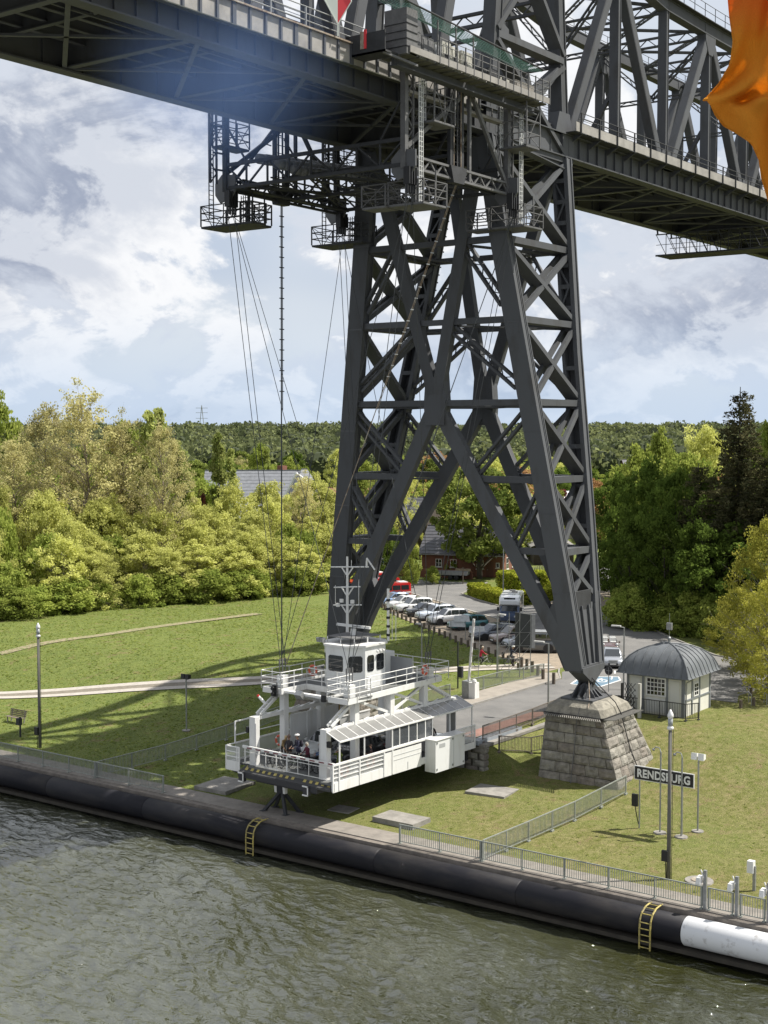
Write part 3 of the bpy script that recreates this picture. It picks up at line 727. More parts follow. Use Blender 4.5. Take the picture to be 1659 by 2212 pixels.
for i, (a, b) in enumerate(zip(nodes, nodes[1:])):
    for y0, y1 in ((YN, YF), (YF, YN)):
        bm('lateral_brace', (a, y0, 43.55), (b, y1, 43.55), 0.24, 0.12, (0, 1, 0), FASCIA if False else STEEL)
    mb = MB(); mb.laced((a, YN+1.6, 43.9), (b, YN+1.6, 43.9), 0.5, 0.09, 0.7, (0, 1, 0), None, 0.1, 0.05); part('laced_stringer', mb, STEEL, br)
# main trusses
def ztop(x):
    if x > 84: return 57.2+0.0009*(x-112)**2*(1 if x < 112 else -0.4)+max(0, (96-x))*0.28
    return 57.5+max(0, x-60)*0.4
ztop_nodes = {}
for y, nm in ((YN, 'near'), (YF, 'far')):
    s_ = 1 if y == YN else -1
    def boxm(name, p, q, w, h, laced=False):
        mb = MB()
        if laced:
            mb.laced(p, q, h, 0.13, 0.55, (0, 1, 0), None, w, 0.08)
            mb.beam(Vector(p)+Vector((0, -w/2, 0)), Vector(q)+Vector((0, -w/2, 0)), 0.03, h*0.98)
        else:
            mb.beam(p, q, w*0.86, h*0.78)
            d = (Vector(q)-Vector(p)).normalized(); a = d.cross(Vector((0, 1, 0))).normalized()
            mb.beam(Vector(p)+a*h*0.45, Vector(q)+a*h*0.45, w, h*0.10); mb.beam(Vector(p)-a*h*0.45, Vector(q)-a*h*0.45, w, h*0.10)
        part(name, mb, STEEL, br)
    xs = [84.7+8.05*i for i in range(0, 13)]
    for i, x in enumerate(xs):
        if i: boxm('post', (x, y, 44.9), (x, y, ztop(x)), 0.72, 0.44)
        if i+1 < len(xs):
            x2 = xs[i+1]
            if i % 2 == 0: boxm('diagonal', (x+0.9, y, 45.1), (x2-0.25, y, ztop(x2)-0.5), 0.66, 0.62, True)
            else: boxm('diagonal', (x+0.3, y, ztop(x)-0.4), (x2-0.75, y, 45.1), 0.66, 0.60, True)
            boxm('top_chord', (x, y, ztop(x)), (x2, y, ztop(x2)), 0.8, 0.95)
            # walkway rail along the top chord
            mb = MB(); p, q = Vector((x, y-s_*0.55, ztop(x)+0.5)), Vector((x2, y-s_*0.55, ztop(x2)+0.5))
            mb.beam(p, q, 0.5, 0.06)
            for h in (0.55, 1.1): mb.tube(p+Vector((0, -0.2, h)), q+Vector((0, -0.2, h)), 0.025, 5)
            for k in range(4): r_ = p.lerp(q, k/4); mb.tube(r_+Vector((0, -0.2, 0)), r_+Vector((0, -0.2, 1.1)), 0.03, 5)
            part('chord_walkway', mb, STEELD, br)
        if i % 2: 
            z = ztop(x); mb = MB(); mb.prism([(x-1.1, y-0.38, z+0.3), (x-0.9, y-0.38, z-1.0), (x-0.3, y-0.38, z-2.0), (x+0.5, y-0.38, z-2.0), (x+1.0, y-0.38, z-1.0), (x+1.1, y-0.38, z+0.3)], (0, 0.76, 0)); part('node_gusset', mb, STEEL, br)
        else:
            mb = MB(); mb.prism([(x-1.2, y-0.36, 44.9), (x+1.2, y-0.36, 44.9), (x+0.7, y-0.36, 46.3), (x-0.7, y-0.36, 46.3)], (0, 0.72, 0)); part('node_gusset', mb, STEEL, br)
    # canal side of the pylon
    xs = [73.9-8.1*i for i in range(0, 7)]
    for i, x in enumerate(xs):
        if i: boxm('post', (x, y, 44.9), (x, y, 58), 0.6, 0.42)
        if i+1 < len(xs):
            m_ = x-5.0
            boxm('diagonal', (m_+0.35, y, 44.9), (x-1.0, y, 58), 0.66, 0.7, True)
            boxm('diagonal', (m_-0.35, y, 44.9), (x-8.1-2.2, y, 58), 0.66, 0.7, True)
    bm('diagonal', (79.6, y, 45.2), (84.0, y, 49.0), 0.6, 0.42)
# sway frames and upper lateral bracing between the trusses
xs = [84.7+8.05*i for i in range(1, 13)]
for i, x in enumerate(xs):
    z = ztop(x)
    mb = MB(); mb.laced((x, YN, z-0.2), (x, YF, z-0.2), 0.7, 0.14, 0.8, (1, 0, 0), None, 0.3, 0.07); part('sway_strut', mb, STEEL, br)
    if i % 2 == 0:
        mb = MB(); mb.laced((x, YN, 52.3), (x, YF, 52.3), 0.3, 0.1, 0.8, (1, 0, 0), None, 0.2, 0.05); part('sway_strut', mb, STEEL, br)
        mb = MB(); mb.laced((x, YN, z-0.6), (x, YC, 52.4), 0.3, 0.1, 0.7, (1, 0, 0), None, 0.2, 0.05); mb.laced((x, YF, z-0.6), (x, YC, 52.4), 0.3, 0.1, 0.7, (1, 0, 0), None, 0.2, 0.05); part('sway_brace', mb, STEEL, br)
        for yy, s2 in ((YN, 1), (YF, -1)):
            bm('knee_brace', (x, yy+s2*0.3, 49.2), (x, yy+s2*2.3, 46.0), 0.25, 0.3, (1, 0, 0))
    if i+1 < len(xs):
        x2 = xs[i+1]
        for ya, yb in ((YN, YF), (YF, YN)):
            mb = MB(); mb.laced((x, ya, ztop(x)-0.1), (x2, yb, ztop(x2)-0.1), 0.35, 0.11, 0.8, (0, 0, 1), None, 0.14, 0.05); part('top_lateral', mb, STEEL, br)
for k in range(5):     # overhead line wires seen between the trusses
    mb = MB(); mb.tube((XL, 50.3+k*0.9, 47.2+0.6*k), (XR, 50.3+k*0.9, 47.2+0.6*k), 0.02, 4)
    o = mb.build('overhead_wire', DARKCAB, br)
mb = MB(); mb.box(XL, XR, 49.2, 50.0, 45.45, 45.75); mb.box(XL, XR, 54.0, 54.8, 45.45, 45.75); part('track_bed', mb, RUST, br)
# red and white navigation board on the bridge side
nb = thing('navigation_board', (59.2, 46.0, 46.4), 'white and red diamond shaped navigation board hanging on the bridge railing', 'sign')
Wm = mat('sign_white', (0.62, 0.66, 0.60), 0.5); Rm = mat('sign_red', (0.62, 0.035, 0.045), 0.5)
a, b, c, d = Vector((58.75, 46.0, 46.1)), Vector((58.0, 46.0, 47.35)), Vector((58.75, 46.0, 48.7)), Vector((59.5, 46.0, 47.35))
def Rn(p): return Vector((58.75+(p.x-58.75)*0.80, 46.0-(p.x-58.75)*0.60, p.z))
mb = MB(); mb.prism([Rn(a), Rn(b), Rn(c)], (0.03, 0.02, 0)); mb.build('white_half', Wm, nb)
mb = MB(); mb.prism([Rn(a), Rn(c), Rn(d)], (0.03, 0.02, 0)); mb.build('red_half', Rm, nb)
mb = MB()
for p, q in ((a, b), (b, c), (c, d), (d, a)): mb.tube(Rn(p), Rn(q), 0.03, 5)
mb.tube(Rn(a), Rn(a)-Vector((0, 0, 0.6)), 0.04, 6); mb.build('frame', Wm, nb)
# inspection gantry slung under the deck further inland
gn = thing('inspection_gantry', (121.2, 55, 41.2), 'lattice inspection gantry slung under the bridge deck at the right', 'gantry')
for x in (121.0, 124.0):
    mb = MB(); mb.box(x-0.06, x+0.06, 45.0, 57.2, 40.95, 41.1); mb.build('bottom_chord', STEELD, gn)
    mb = MB(); mb.box(x-0.05, x+0.05, 45.0, 57.2, 42.9, 43.0); mb.build('top_chord', STEELD, gn)
    for k in range(12):
        y = 45+k*1.015; mb = MB(); mb.tube((x, y, 41.05), (x, y, 42.95), 0.035, 5); mb.tube((x, y, 41.05), (x, y+1, 42.95), 0.03, 5); mb.tube((x, y, 42.0), (x, y+1, 42.0), 0.025, 5); mb.build('lattice_panel', STEELD, gn)
mb = MB(); mb.box(121.0, 124.0, 45.0, 57.2, 40.98, 41.03); mb.build('walkway', STEELD, gn)
for y in (45.2, 57.0):
    for x in (121.0, 124.0): mb = MB(); mb.beam((x, y, 42.9), (x, y-0.4 if y < 50 else y+0.2, 44.6), 0.12, 0.12); mb.build('hanger', STEELD, gn)
# ------------------------------------------------------------------ transporter carriage hung under the bridge
cg = thing('transporter_carriage', (69.3, 52, 39.5), 'dark steel lattice carriage hung under the bridge above the white ferry, with corner cages', 'ferry carriage')
def cp(name, mb, m=STEEL2, parent=None, smooth=False):
    return mb.build(name, m, parent or cg, smooth)
def cb(name, p, q, w, h=None, side=(0, 1, 0), m=STEEL2):
    mb = MB(); mb.beam(p, q, w, h, side); return cp(name, mb, m)
XA, XB, YNR, YFR = 63.8, 74.7, 45.3, 58.6
ZL, ZU = 39.55, 40.95
XM = (XA+XB)/2+0.9
for y, ml in ((YNR, STEEL2), (YFR, STEELD)):  # near frame lighter, far frame darker: sun and shade put into the colour
    s_ = -1 if y < 50 else 1
    # triangular side frame
    pk = Vector((70.4, y, 44.9))
    cb('frame_leg', (XA+0.25, y, 40.6), pk, 0.20, 0.24, m=ml); cb('frame_leg', (XB, y, 39.8), pk, 0.20, 0.24, m=ml)
    cb('frame_hanger', (70.4, y, 39.5), pk, 0.18, 0.20, m=ml)
    if y > 50:
        cb('frame_leg', (XA+0.9, y+0.05, 40.2), (69.0, y+0.05, 44.6), 0.14, 0.16, m=ml)
        for k in range(5): cb('frame_tie', (XA+0.6+k, y, 40.5+k*0.78), (XA+1.2+k, y, 40.45+k*0.78), 0.06, 0.06, m=ml)
    for p in ((70.4, y, 45.0),):
        mb = MB(); mb.prism([(69.7, y-0.14, 45.2), (71.1, y-0.14, 45.2), (70.8, y-0.14, 44.5), (70.0, y-0.14, 44.5)], (0, 0.28, 0)); cp('gusset_plate', mb, ml)
    mb = MB(); mb.laced((XA+0.5, y, ZL+0.25), (XB+0.1, y, ZL+0.15), 0.66, 0.13, 0.62, (0, 1, 0), (0, 0, 1), 0.22, 0.09); cp('bottom_lattice_beam', mb, ml)
    mb = MB(); mb.laced((XA+0.5, y-s_*0.9, ZL+0.25), (XB+0.1, y-s_*0.9, ZL+0.15), 0.5, 0.1, 0.62, (0, 1, 0), (0, 0, 1), 0.14, 0.07); cp('bottom_lattice_beam', mb, STEELD)
    mb = MB(); mb.box(XA, XB, min(y, y-s_*0.9), max(y, y-s_*0.9), ZL-0.02, ZL+0.03); cp('service_walk', mb, STEELD)
    # corner columns: one solid, one light lattice
    for x in (XA, XB):
        mb = MB(); mb.beam((x, y, ZL-0.2), (x, y, 44.8), 0.32, 0.32); cp('corner_column', mb, ml)
        x2 = x-0.95 if y > 50 else x+(0.75 if x < 70 else 0.6)
        mb = MB(); mb.laced((x2, y+0.15, ZL+0.2), (x2, y+0.15, 44.8), 0.55, 0.09, 0.6, (0, 1, 0), (1, 0, 0), 0.12, 0.06); cp('lattice_column', mb, ml)
        for z in (40.6, 41.6, 43.2): cb('column_tie', (x, y, z), (x2, y+0.15, z), 0.10, 0.10, m=ml)
        # rope anchor plate: a cut-corner plate with the rope sheaves under it
        mb = MB(); yy = y
        mb.prism([(x-0.06, yy-0.78, ZL+0.75), (x-0.06, yy+0.30, ZL+0.85), (x-0.06, yy+0.85, ZL+0.35), (x-0.06, yy+0.85, ZL-0.35), (x-0.06, yy+0.45, ZL-0.85), (x-0.06, yy-0.50, ZL-0.55), (x-0.06, yy-0.78, ZL-0.15)], (0.12, 0, 0))
        cp('anchor_plate', mb, mat('anchor_plate_paint', (0.10, 0.103, 0.108), 0.5, 0, 0.15, 2))
        for k in (-0.35, -0.12, 0.12, 0.35):
            mb = MB(); mb.box(x+k-0.05, x+k+0.05, yy-0.62, yy-0.22, ZL-1.15, ZL-0.2); mb.box(x+k-0.03, x+k+0.03, yy-0.5, yy-0.35, ZL-1.6, ZL-1.1); cp('rope_socket', mb, BLACK)
for x in (XA, 69.3, XB):      # transverse trusses
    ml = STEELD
    cb('top_chord', (x, YNR, ZU), (x, YFR, ZU), 0.20, 0.20, (1, 0, 0), ml); cb('bottom_chord', (x, YNR, ZL), (x, YFR, ZL), 0.24, 0.20, (1, 0, 0), ml)
    n = 8; 
    for k in range(n+1):
        y = YNR+(YFR-YNR)*k/n
        cb('truss_vertical', (x, y, ZL), (x, y, ZU), 0.10, 0.10, (1, 0, 0), ml)
        if k < n:
            y2 = YNR+(YFR-YNR)*(k+1)/n; a, b = (ZL, ZU) if k % 2 else (ZU, ZL)
            cb('truss_diagonal', (x, y, a), (x, y2, b), 0.10, 0.10, (1, 0, 0), ml)
    for y2 in (47.0, 56.9):
        cb('sway_leg', (x, y2, ZU), (x, YNR if y2 < 50 else YFR, 43.4), 0.1, 0.1, (1, 0, 0), ml)
for k, (a, b) in enumerate(((46.0, 52.0), (52.0, 58.0), (58.0, 52.0), (52.0, 46.0))):
    mb = MB(); mb.laced((XA, a, ZL+0.1), (XB, b, ZL+0.1), 0.4, 0.08, 0.7, (0, 0, 1), None, 0.1, 0.05); cp('plan_brace', mb, STEELD)
for y in (49.0, 52.0, 55.0):
    mb = MB(); mb.laced((XA, y, ZL+0.1), (XB, y, ZL+0.1), 0.4, 0.08, 0.7, (0, 1, 0), (0, 0, 1), 0.1, 0.05); cp('floor_lattice', mb, STEELD)
# drive ducts, three fat segmented pipes
DUCT = mat('lagged_duct', (0.23, 0.235, 0.24), 0.6, 0.0, 0.35, 4, 0.6, 6)
for k, (y, z, r) in enumerate(((57.9, 41.45, 0.34), (57.2, 41.15, 0.34), (56.5, 40.75, 0.30))):
    x = XA+2.2+k*0.8; i = 0
    while x < XB+2.2:
        mb = MB(); mb.tube((x, y, z+0.07*(x-XA)), (x+0.62, y, z+0.07*(x+0.62-XA)), r*(1 if i % 2 else 0.94), 12); cp('duct_section', mb, DUCT, smooth=True); x += 0.64; i += 1
# festoon mast in the far and near side frames
for y, s_ in ((YFR, 1), (YNR, -1)):
    for k in range(7):
        cb('festoon_rod', (68.35+k*0.2, y-0.1*(k % 2), ZL-0.1), (68.35+k*0.2, y-0.1*(k % 2), 44.6), 0.05 if 0 < k < 6 else 0.22, None, m=STEELD if y > 50 else (RUST if k in (2, 5) else STEELD))
    for k in range(9): cb('festoon_bar', (68.35, y, ZL+0.4+k*0.5), (69.55, y, ZL+0.4+k*0.5), 0.04, None, m=STEELD)
    mb = MB(); mb.prism([(68.1, y-0.25, ZL+0.6), (69.8, y-0.25, ZL+0.6), (69.5, y-0.25, ZL-0.35), (68.4, y-0.25, ZL-0.35)], (0, 0.5, 0)); cp('festoon_box', mb, STEELD)
# cages: floor pan, rails, rods
def cage(name, x0, x1, y0, y1, z, h, top, m, bars=(), rods=True, lx=()):
    mb = MB(); mb.box(x0, x1, y0, y1, z-0.10, z); mb.box(x0+0.02, x1-0.02, y0+0.02, y1-0.02, z-0.13, z-0.10); cp(name+'_floor', mb, m)
    c = [(x0, y0), (x1, y0), (x1, y1), (x0, y1)]
    mb = MB()
    for i in range(4):
        a, b = c[i], c[(i+1) % 4]
        for hh in (h, h*0.66, h*0.33): mb.beam((*a, z+hh), (*b, z+hh), 0.05, 0.05)
        mb.beam((*a, z), (*a, z+h+0.02), 0.07, 0.07)
        mid = ((a[0]+b[0])/2, (a[1]+b[1])/2)
        if (abs(a[0]-b[0])+abs(a[1]-b[1])) > 2.0:
            mb.beam((*mid, z), (*mid, z+h), 0.05, 0.05); mb.beam((*a, z+h), (*mid, z), 0.035, 0.035); mb.beam((*mid, z), (*b, z+h), 0.035, 0.035)
        else: mb.beam((*a, z), (*b, z+h), 0.035, 0.035)
    cp(name+'_rail', mb, m)
    if rods:
        for (x, y) in c: mb = MB(); mb.beam((x, y, z), (x, y, top), 0.06, 0.06); cp(name+'_hanger', mb, m)
for x, tag_x in ((XA, -1), (XB, 1)):
    for y, s_ in ((YFR, 1), (YNR, -1)):
        m = STEELD if s_ > 0 else STEEL2  # far cages take the darker steel as painted shade
        z = 37.5
        a0, a1 = (y+0.7, y+2.5) if s_ > 0 else (y-1.0, y+1.4)
        cage('cage', x+0.4, x+2.7, min(a0, a1)-(2.0 if s_ > 0 else 0), max(a0, a1), z, 1.25, ZL, m, rods=False)
        for px, py in ((x+0.5, y+s_*0.4), (x+2.5, y+s_*0.4), (x+1.4, y-s_*0.9), (x+2.5, y-s_*0.9)):
            mb = MB(); mb.beam((px, py, z), (px, py, ZL), 0.07, 0.07); cp('cage_hanger', mb, m)
        cage('cage', x+0.2, x+1.5, y-1.9*s_ if s_ > 0 else y+1.45, y-0.95*s_ if s_ > 0 else y+3.1, z-0.03, 1.2, ZL, m, rods=False)
        mb = MB()
        for k in range(5): mb.beam((x+2.05, y-s_*0.1+0.18*k, z+0.1), (x+2.05, y-s_*0.1+0.18*k, ZL-0.1), 0.04, 0.04)
        for k in range(9): mb.beam((x+2.05, y-s_*0.1, z+0.2+0.2*k), (x+2.05, y-s_*0.1+0.72, z+0.2+0.2*k), 0.03, 0.03)
        cp('cage_ladder_guard', mb, m)
        # small upper basket
        zb = 42.15 if s_ < 0 else 42.1
        if s_ > 0: cage('basket', x-0.5, x+1.7, y-0.4, y+0.7, zb, 1.4, 44.4, m)
        elif x < 70: cage('basket', x+1.9, x+4.0, y-0.7, y+0.7, zb+0.1, 2.2, 44.8, m)
        else: cage('basket', x-0.4, x+1.2, y-1.6, y+0.4, zb, 2.3, 44.8, m)
# tall ladders at the corners
LADW = mat('pale_ladder', (0.50, 0.51, 0.50), 0.5)
for x, y, z0, z1, m in ((XA+1.1, YNR-0.35, 37.6, 44.6, LADW), (XB+0.75, YNR-0.55, 37.6, 44.6, LADW), (XA-1.0, YFR+0.3, 37.6, 44.9, STEELD), (XB-1.0, YFR+0.3, 37.6, 44.0, STEELD), (XA+2.3, YNR+0.3, 42.2, 44.9, LADW), (XB-0.3, YNR+0.2, 42.1, 45.2, LADW)):
    for k in (-0.19, 0.19, 0.0):
        if k == 0 and m is STEELD: continue
        mb = MB(); mb.beam((x+k, y, z0), (x+k, y, z1), 0.05, 0.05); cp('ladder_rail', mb, m)
    z = z0+0.1
    while z < z1:
        mb = MB(); mb.beam((x-0.19, y, z), (x+0.19, y, z), 0.035, 0.035); cp('ladder_rung', mb, m); z += 0.27
# near side catwalk at deck level
ZC = 44.95
mb = MB(); mb.box(61.6, 76.5, 43.35, 43.42, ZC-0.05, ZC+0.30); cp('catwalk_toe_plate', mb, FASCIA)
for k in range(17):
    x = 61.7+k*0.87; mb = MB(); mb.box(x, x+0.62, 43.45, 45.3, ZC-0.16-0.02*(k % 2), ZC-0.06); cp('floor_pan', mb, mat('mossy_grating', (0.10, 0.10, 0.075), 0.9, 0, 0.4, 5))
mb = MB(); mb.box(61.6, 76.4, 44.4, 44.6, ZC-0.55, ZC-0.16); mb.box(61.6, 76.4, 44.2, 44.8, ZC-0.62, ZC-0.55); cp('running_beam', mb, STEEL)
mb = MB(); mb.box(64.5, 75.0, 45.55, 45.62, 43.75, 43.85); mb.box(64.5, 75.0, 45.4, 45.9, 43.6, 43.75); cp('lower_rail_beam', mb, FASCIA)
for k in range(8): cb('rail_hanger', (65+k*1.4, 45.6, 43.8), (65+k*1.4, 45.6, 44.4), 0.07)
for h in (0.55, 0.95, 1.30):
    mb = MB(); mb.tube((64.4, 43.38, ZC+h), (76.5, 43.38, ZC+h-0.06), 0.022, 5); cp('catwalk_rail', mb, STEEL2)
for k in range(15):
    x = 64.4+k*0.865; mb = MB(); mb.beam((x, 43.36, ZC-0.1), (x, 43.36, ZC+1.32), 0.07, 0.05); cp('rail_post', mb, STEEL2)
for z in (0.5, 0.9, 1.25):
    mb = MB(); mb.tube((76.5, 43.38, ZC+z), (76.5, 45.2, ZC+z), 0.025, 5); cp('catwalk_rail', mb, STEEL2)
# left end cabinet, canvas screen, end platform
mb = MB(); mb.box(61.4, 62.4, 43.45, 44.9, ZC-0.15, ZC+2.25); cp('end_cabinet', mb, STEEL2)
for k in range(4): cb('cabinet_band', (61.38, 43.42, ZC+0.25+k*0.4), (61.38, 44.9, ZC+0.25+k*0.4), 0.03, 0.03, (1, 0, 0), BLACK); cb('cabinet_band', (61.4, 43.43, ZC+0.25+k*0.4), (62.4, 43.43, ZC+0.25+k*0.4), 0.03, 0.03, (0, 1, 0), BLACK)
mb = MB(); mb.box(60.2, 61.4, 44.0, 46.6, ZC-0.2, ZC-0.1); mb.box(60.2, 60.26, 44.0, 46.6, ZC-0.2, ZC+0.9); cp('end_platform', mb, STEELD)
mb = MB(); mb.box(60.16, 60.20, 45.2, 45.36, ZC+0.1, ZC+1.1); cp('red_marker', mb, Rm)
mb = MB(); mb.box(60.16, 60.20, 45.36, 45.6, ZC+0.1, ZC+1.0); cp('dull_marker', mb, RUST)
cb('platform_strut', (60.3, 44.2, ZC-0.2), (62.6, 43.6, ZC-0.55), 0.12)
# drive cabinets
CABW = mat('weathered_cabinet_white', (0.47, 0.46, 0.40), 0.6, 0, 0.35, 2.5)
for x0, x1, h, m in ((62.5, 63.4, 1.7, STEEL2), (63.5, 64.6, 1.3, STEEL2), (64.7, 65.35, 1.1, GALV), (65.45, 66.3, 1.45, CABW), (66.35, 67.1, 1.35, CABW), (67.4, 68.5, 1.35, CABW), (69.5, 70.1, 0.6, CABW), (70.3, 71.4, 1.0, STEELD), (71.6, 72.6, 0.7, CABW), (73.3, 75.5, 0.9, mat('tarpaulin', (0.26, 0.24, 0.21), 0.8, 0, 0.4, 3, 0.6, 4))):
    mb = MB(); mb.box(x0, x1, 43.9, 44.7, ZC, ZC+h); mb.box(x0+0.1, x1-0.1, 43.87, 43.9, ZC+0.15, ZC+h-0.15); c_ = cp('drive_cabinet', mb, m)
    if m is CABW: mb = MB(); mb.box(x0+0.2, x0+0.5, 43.84, 43.87, ZC+0.5, ZC+0.8); mb.build('vent', STEELD, c_)
# green wire netting roof over the catwalk
NET = mat('green_netting', (0.20, 0.42, 0.36), 0.6, 0, 0.5, 9)
mb = MB()
for k in range(60):
    x = 61.5+k*0.235; z = 47.42-0.012*k; mb.tube((x, 43.2, z-0.10), (x+0.15, 44.9, z+0.22), 0.012, 3)
for k in range(9):
    y = 43.2+k*0.21; mb.tube((60.8, y, 47.35+k*0.035), (75.6, y, 46.72+k*0.035), 0.014, 3)
cp('netting', mb, NET)['kind'] = 'stuff'
mb = MB(); mb.tube((60.0, 43.15, 47.42), (75.4, 43.15, 46.70), 0.05, 6); mb.tube((60.0, 44.9, 47.8), (75.4, 44.9, 47.0), 0.05, 6); cp('netting_rail', mb, STEELD)
for x in (64.4, 66.2, 68.0): cb('netting_post', (x, 43.5, ZC), (x, 43.5, 47.2), 0.07, m=STEEL2)

# ------------------------------------------------------------------ ferry gondola
FW = Vector((69.15, 52.75, 4.6)); FYAW = R(-2.4)
fe = thing('transporter_ferry', FW, 'white steel ferry gondola with wheelhouse and glazed shelter, hanging on ropes over the lawn', 'transporter ferry', None, FYAW)
def fp_(name, mb, m=WHITE, parent=None, smooth=False): return mb.build(name, m, parent or fe, smooth, local=True)
def fb(name, p, q, w, h=None, side=(0, 1, 0), m=WHITE, parent=None):
    mb = MB(); mb.beam(p, q, w, h, side); return fp_(name, mb, m, parent)
def fbox(name, x0, x1, y0, y1, z0, z1, m=WHITE, parent=None):
    mb = MB(); mb.box(x0, x1, y0, y1, z0, z1); return fp_(name, mb, m, parent)
def ferry_point(x, y, z):
    c, s = math.cos(FYAW), math.sin(FYAW); return Vector((FW.x+c*x-s*y, FW.y+s*x+c*y, FW.z+z))
DECK = mat('ferry_deck_grey', (0.15, 0.155, 0.15), 0.85, 0, 0.3, 2)
HULLD = mat('dark_underside', (0.035, 0.035, 0.038), 0.7)
WIRE = mat('safety_glass_panel', (0.62, 0.63, 0.62), 0.3, alpha=0.38)
ROOFG = mat('wired_glass_roof', (0.26, 0.26, 0.25), 0.15, alpha=0.80, coat=0.5)
YR, YL = -4.0, 4.45
fbox('car_deck', -6.7, 7.2, -3.0, 3.0, -0.12, 0.0, DECK)
fbox('right_walkway', -6.9, 7.2, YR, -3.0, -0.12, 0.0, DECK)
fbox('left_walkway', -6.4, 6.9, 3.0, YL, -0.12, 0.0, DECK)
fbox('underframe', -6.6, 7.0, -3.2, 3.4, -0.50, -0.13, HULLD)
fbox('underframe', -6.6, 7.0, -2.4, 2.4, -0.9, -0.5, HULLD)
# ramp apron at the canal end with hazard stripes
mb = MB(); mb.prism([(-7.15, -3.95, -0.28), (-7.15, 3.35, -0.28), (-6.5, 3.35, -0.05), (-6.5, -3.95, -0.05)], (0, 0, -0.12)); fp_('ramp_flap', mb, mat('dark_ramp', (0.05, 0.05, 0.05), 0.7))
mb = MB(); mb.prism([(-7.2, -3.0, -0.33), (-7.2, 3.35, -0.33), (-7.2, 3.35, -0.62), (-7.2, -0.3, -0.62), (-7.2, -3.0, -0.62)], (0.25, 0, 0)); fp_('buffer_beam', mb, HULLD)
YELS = mat('yellow_stripe_paint', (0.55, 0.45, 0.14), 0.7, 0, 0.3, 5)
for k in range(15):
    y = 3.1-k*0.47
    if k in (9,): continue
    p = lambda x, yy: (x, yy, -0.05-(x+6.5)*(-0.354)*1.0+0.012) if x < -6.5 else (x, yy, 0.006)
    mb = MB(); mb.quad((-6.95, y-0.08, -0.2), (-6.95, y-0.30, -0.2), (-6.52, y-0.12, -0.045), (-6.52, y+0.10, -0.045)); mb.v = [(a, b, c+0.006) for a, b, c in mb.v]; fp_('hazard_stripe', mb, YELS)
for y in (-2.2, 3.0):
    mb = MB(); mb.box(-7.3, -7.05, y-0.2, y+0.2, -0.85, -0.3); mb2 = fp_('buffer', mb, HULLD)
    mb = MB(); mb.box(-7.34, -7.3, y-0.22, y+0.22, -0.36, -0.28); mb.box(-7.34, -7.3, y-0.22, y+0.22, -0.88, -0.80); mb.box(-7.34, -7.3, y-0.22, y-0.16, -0.88, -0.28); fp_('buffer_frame', mb, WHITE)
# right hand side: sill plates and glazed railing
for i, (x0, x1) in enumerate(((-7.0, -4.6), (-4.6, -2.3), (-2.3, -1.5), (-1.5, 1.4))):
    fbox('side_plate', x0+0.01, x1-0.01, YR-0.06, YR, -0.72+0.25, 0.12 if x0 < -2.5 else 0.95)
for k, z in enumerate((0.36, 0.64)):
    fbox('plate_seam', -1.45, 1.4, YR-0.075, YR-0.06, z, z+0.02, mat('seam_grey', (0.35, 0.36, 0.36), 0.6))
fbox('sill', -7.0, 7.2, YR-0.03, YR+0.05, -0.42, 0.0)
for x in (-7.0, -6.45, -4.6, -2.3, -1.5, 5.0, 7.15): fb('rail_post', (x, YR-0.05, -0.4), (x, YR-0.05, 1.12), 0.09, 0.09)
for z in (0.36, 0.62, 0.86): fb('side_rail', (-7.0, YR-0.05, z), (-2.3, YR-0.05, z), 0.045, 0.045)
fb('hand_rail', (-7.0, YR-0.05, 1.12), (2.1, YR-0.05, 1.12), 0.10, 0.12)
for x0, x1 in ((-7.0, -4.6), (-4.6, -2.3)): fbox('clear_panel', x0, x1, YR-0.02, YR, 0.12, 1.08, WIRE)
fb('hand_rail', (4.9, YR-0.05, 1.12), (7.2, YR-0.05, 1.12), 0.07); fb('side_rail', (4.9, YR-0.05, 0.6), (7.2, YR-0.05, 0.6), 0.05)
fbox('clear_panel', 4.95, 7.15, YR-0.02, YR, 0.05, 1.08, WIRE)
# big equipment locker outside
fbox('equipment_locker', 1.8, 4.9, YR-0.85, YR-0.03, -0.9, 1.1, WHITEP)
fbox('locker_seam', 3.7, 3.72, YR-0.865, YR-0.85, -0.85, 1.05, mat('seam_grey', (0.35, 0.36, 0.36), 0.6)); fbox('locker_lid', 1.76, 4.94, YR-0.9, YR-0.0, 1.1, 1.15)
for x, z in ((1.95, 0.95), (1.95, -0.7), (3.6, 0.95), (3.6, -0.7), (4.75, 0.95), (4.75, -0.7)): fbox('locker_hinge', x-0.05, x+0.05, YR-0.88, YR-0.85, z-0.06, z+0.06, GALV)
fbox('locker_vent', 2.2, 2.8, YR-0.86, YR-0.85, 0.6, 0.85, mat('seam_grey', (0.35, 0.36, 0.36), 0.6))
for k in range(5): fbox('rivet_strip', -6.9+k*2.3, -6.86+k*2.3, YR-0.075, YR-0.06, -0.40, 0.05, mat('seam_grey', (0.35, 0.36, 0.36), 0.6))
for x in (-3.0, 0.6): fbox('cabin_seam', -0.02, 0.0, 0, 0.01, 0, 0.01) if False else None
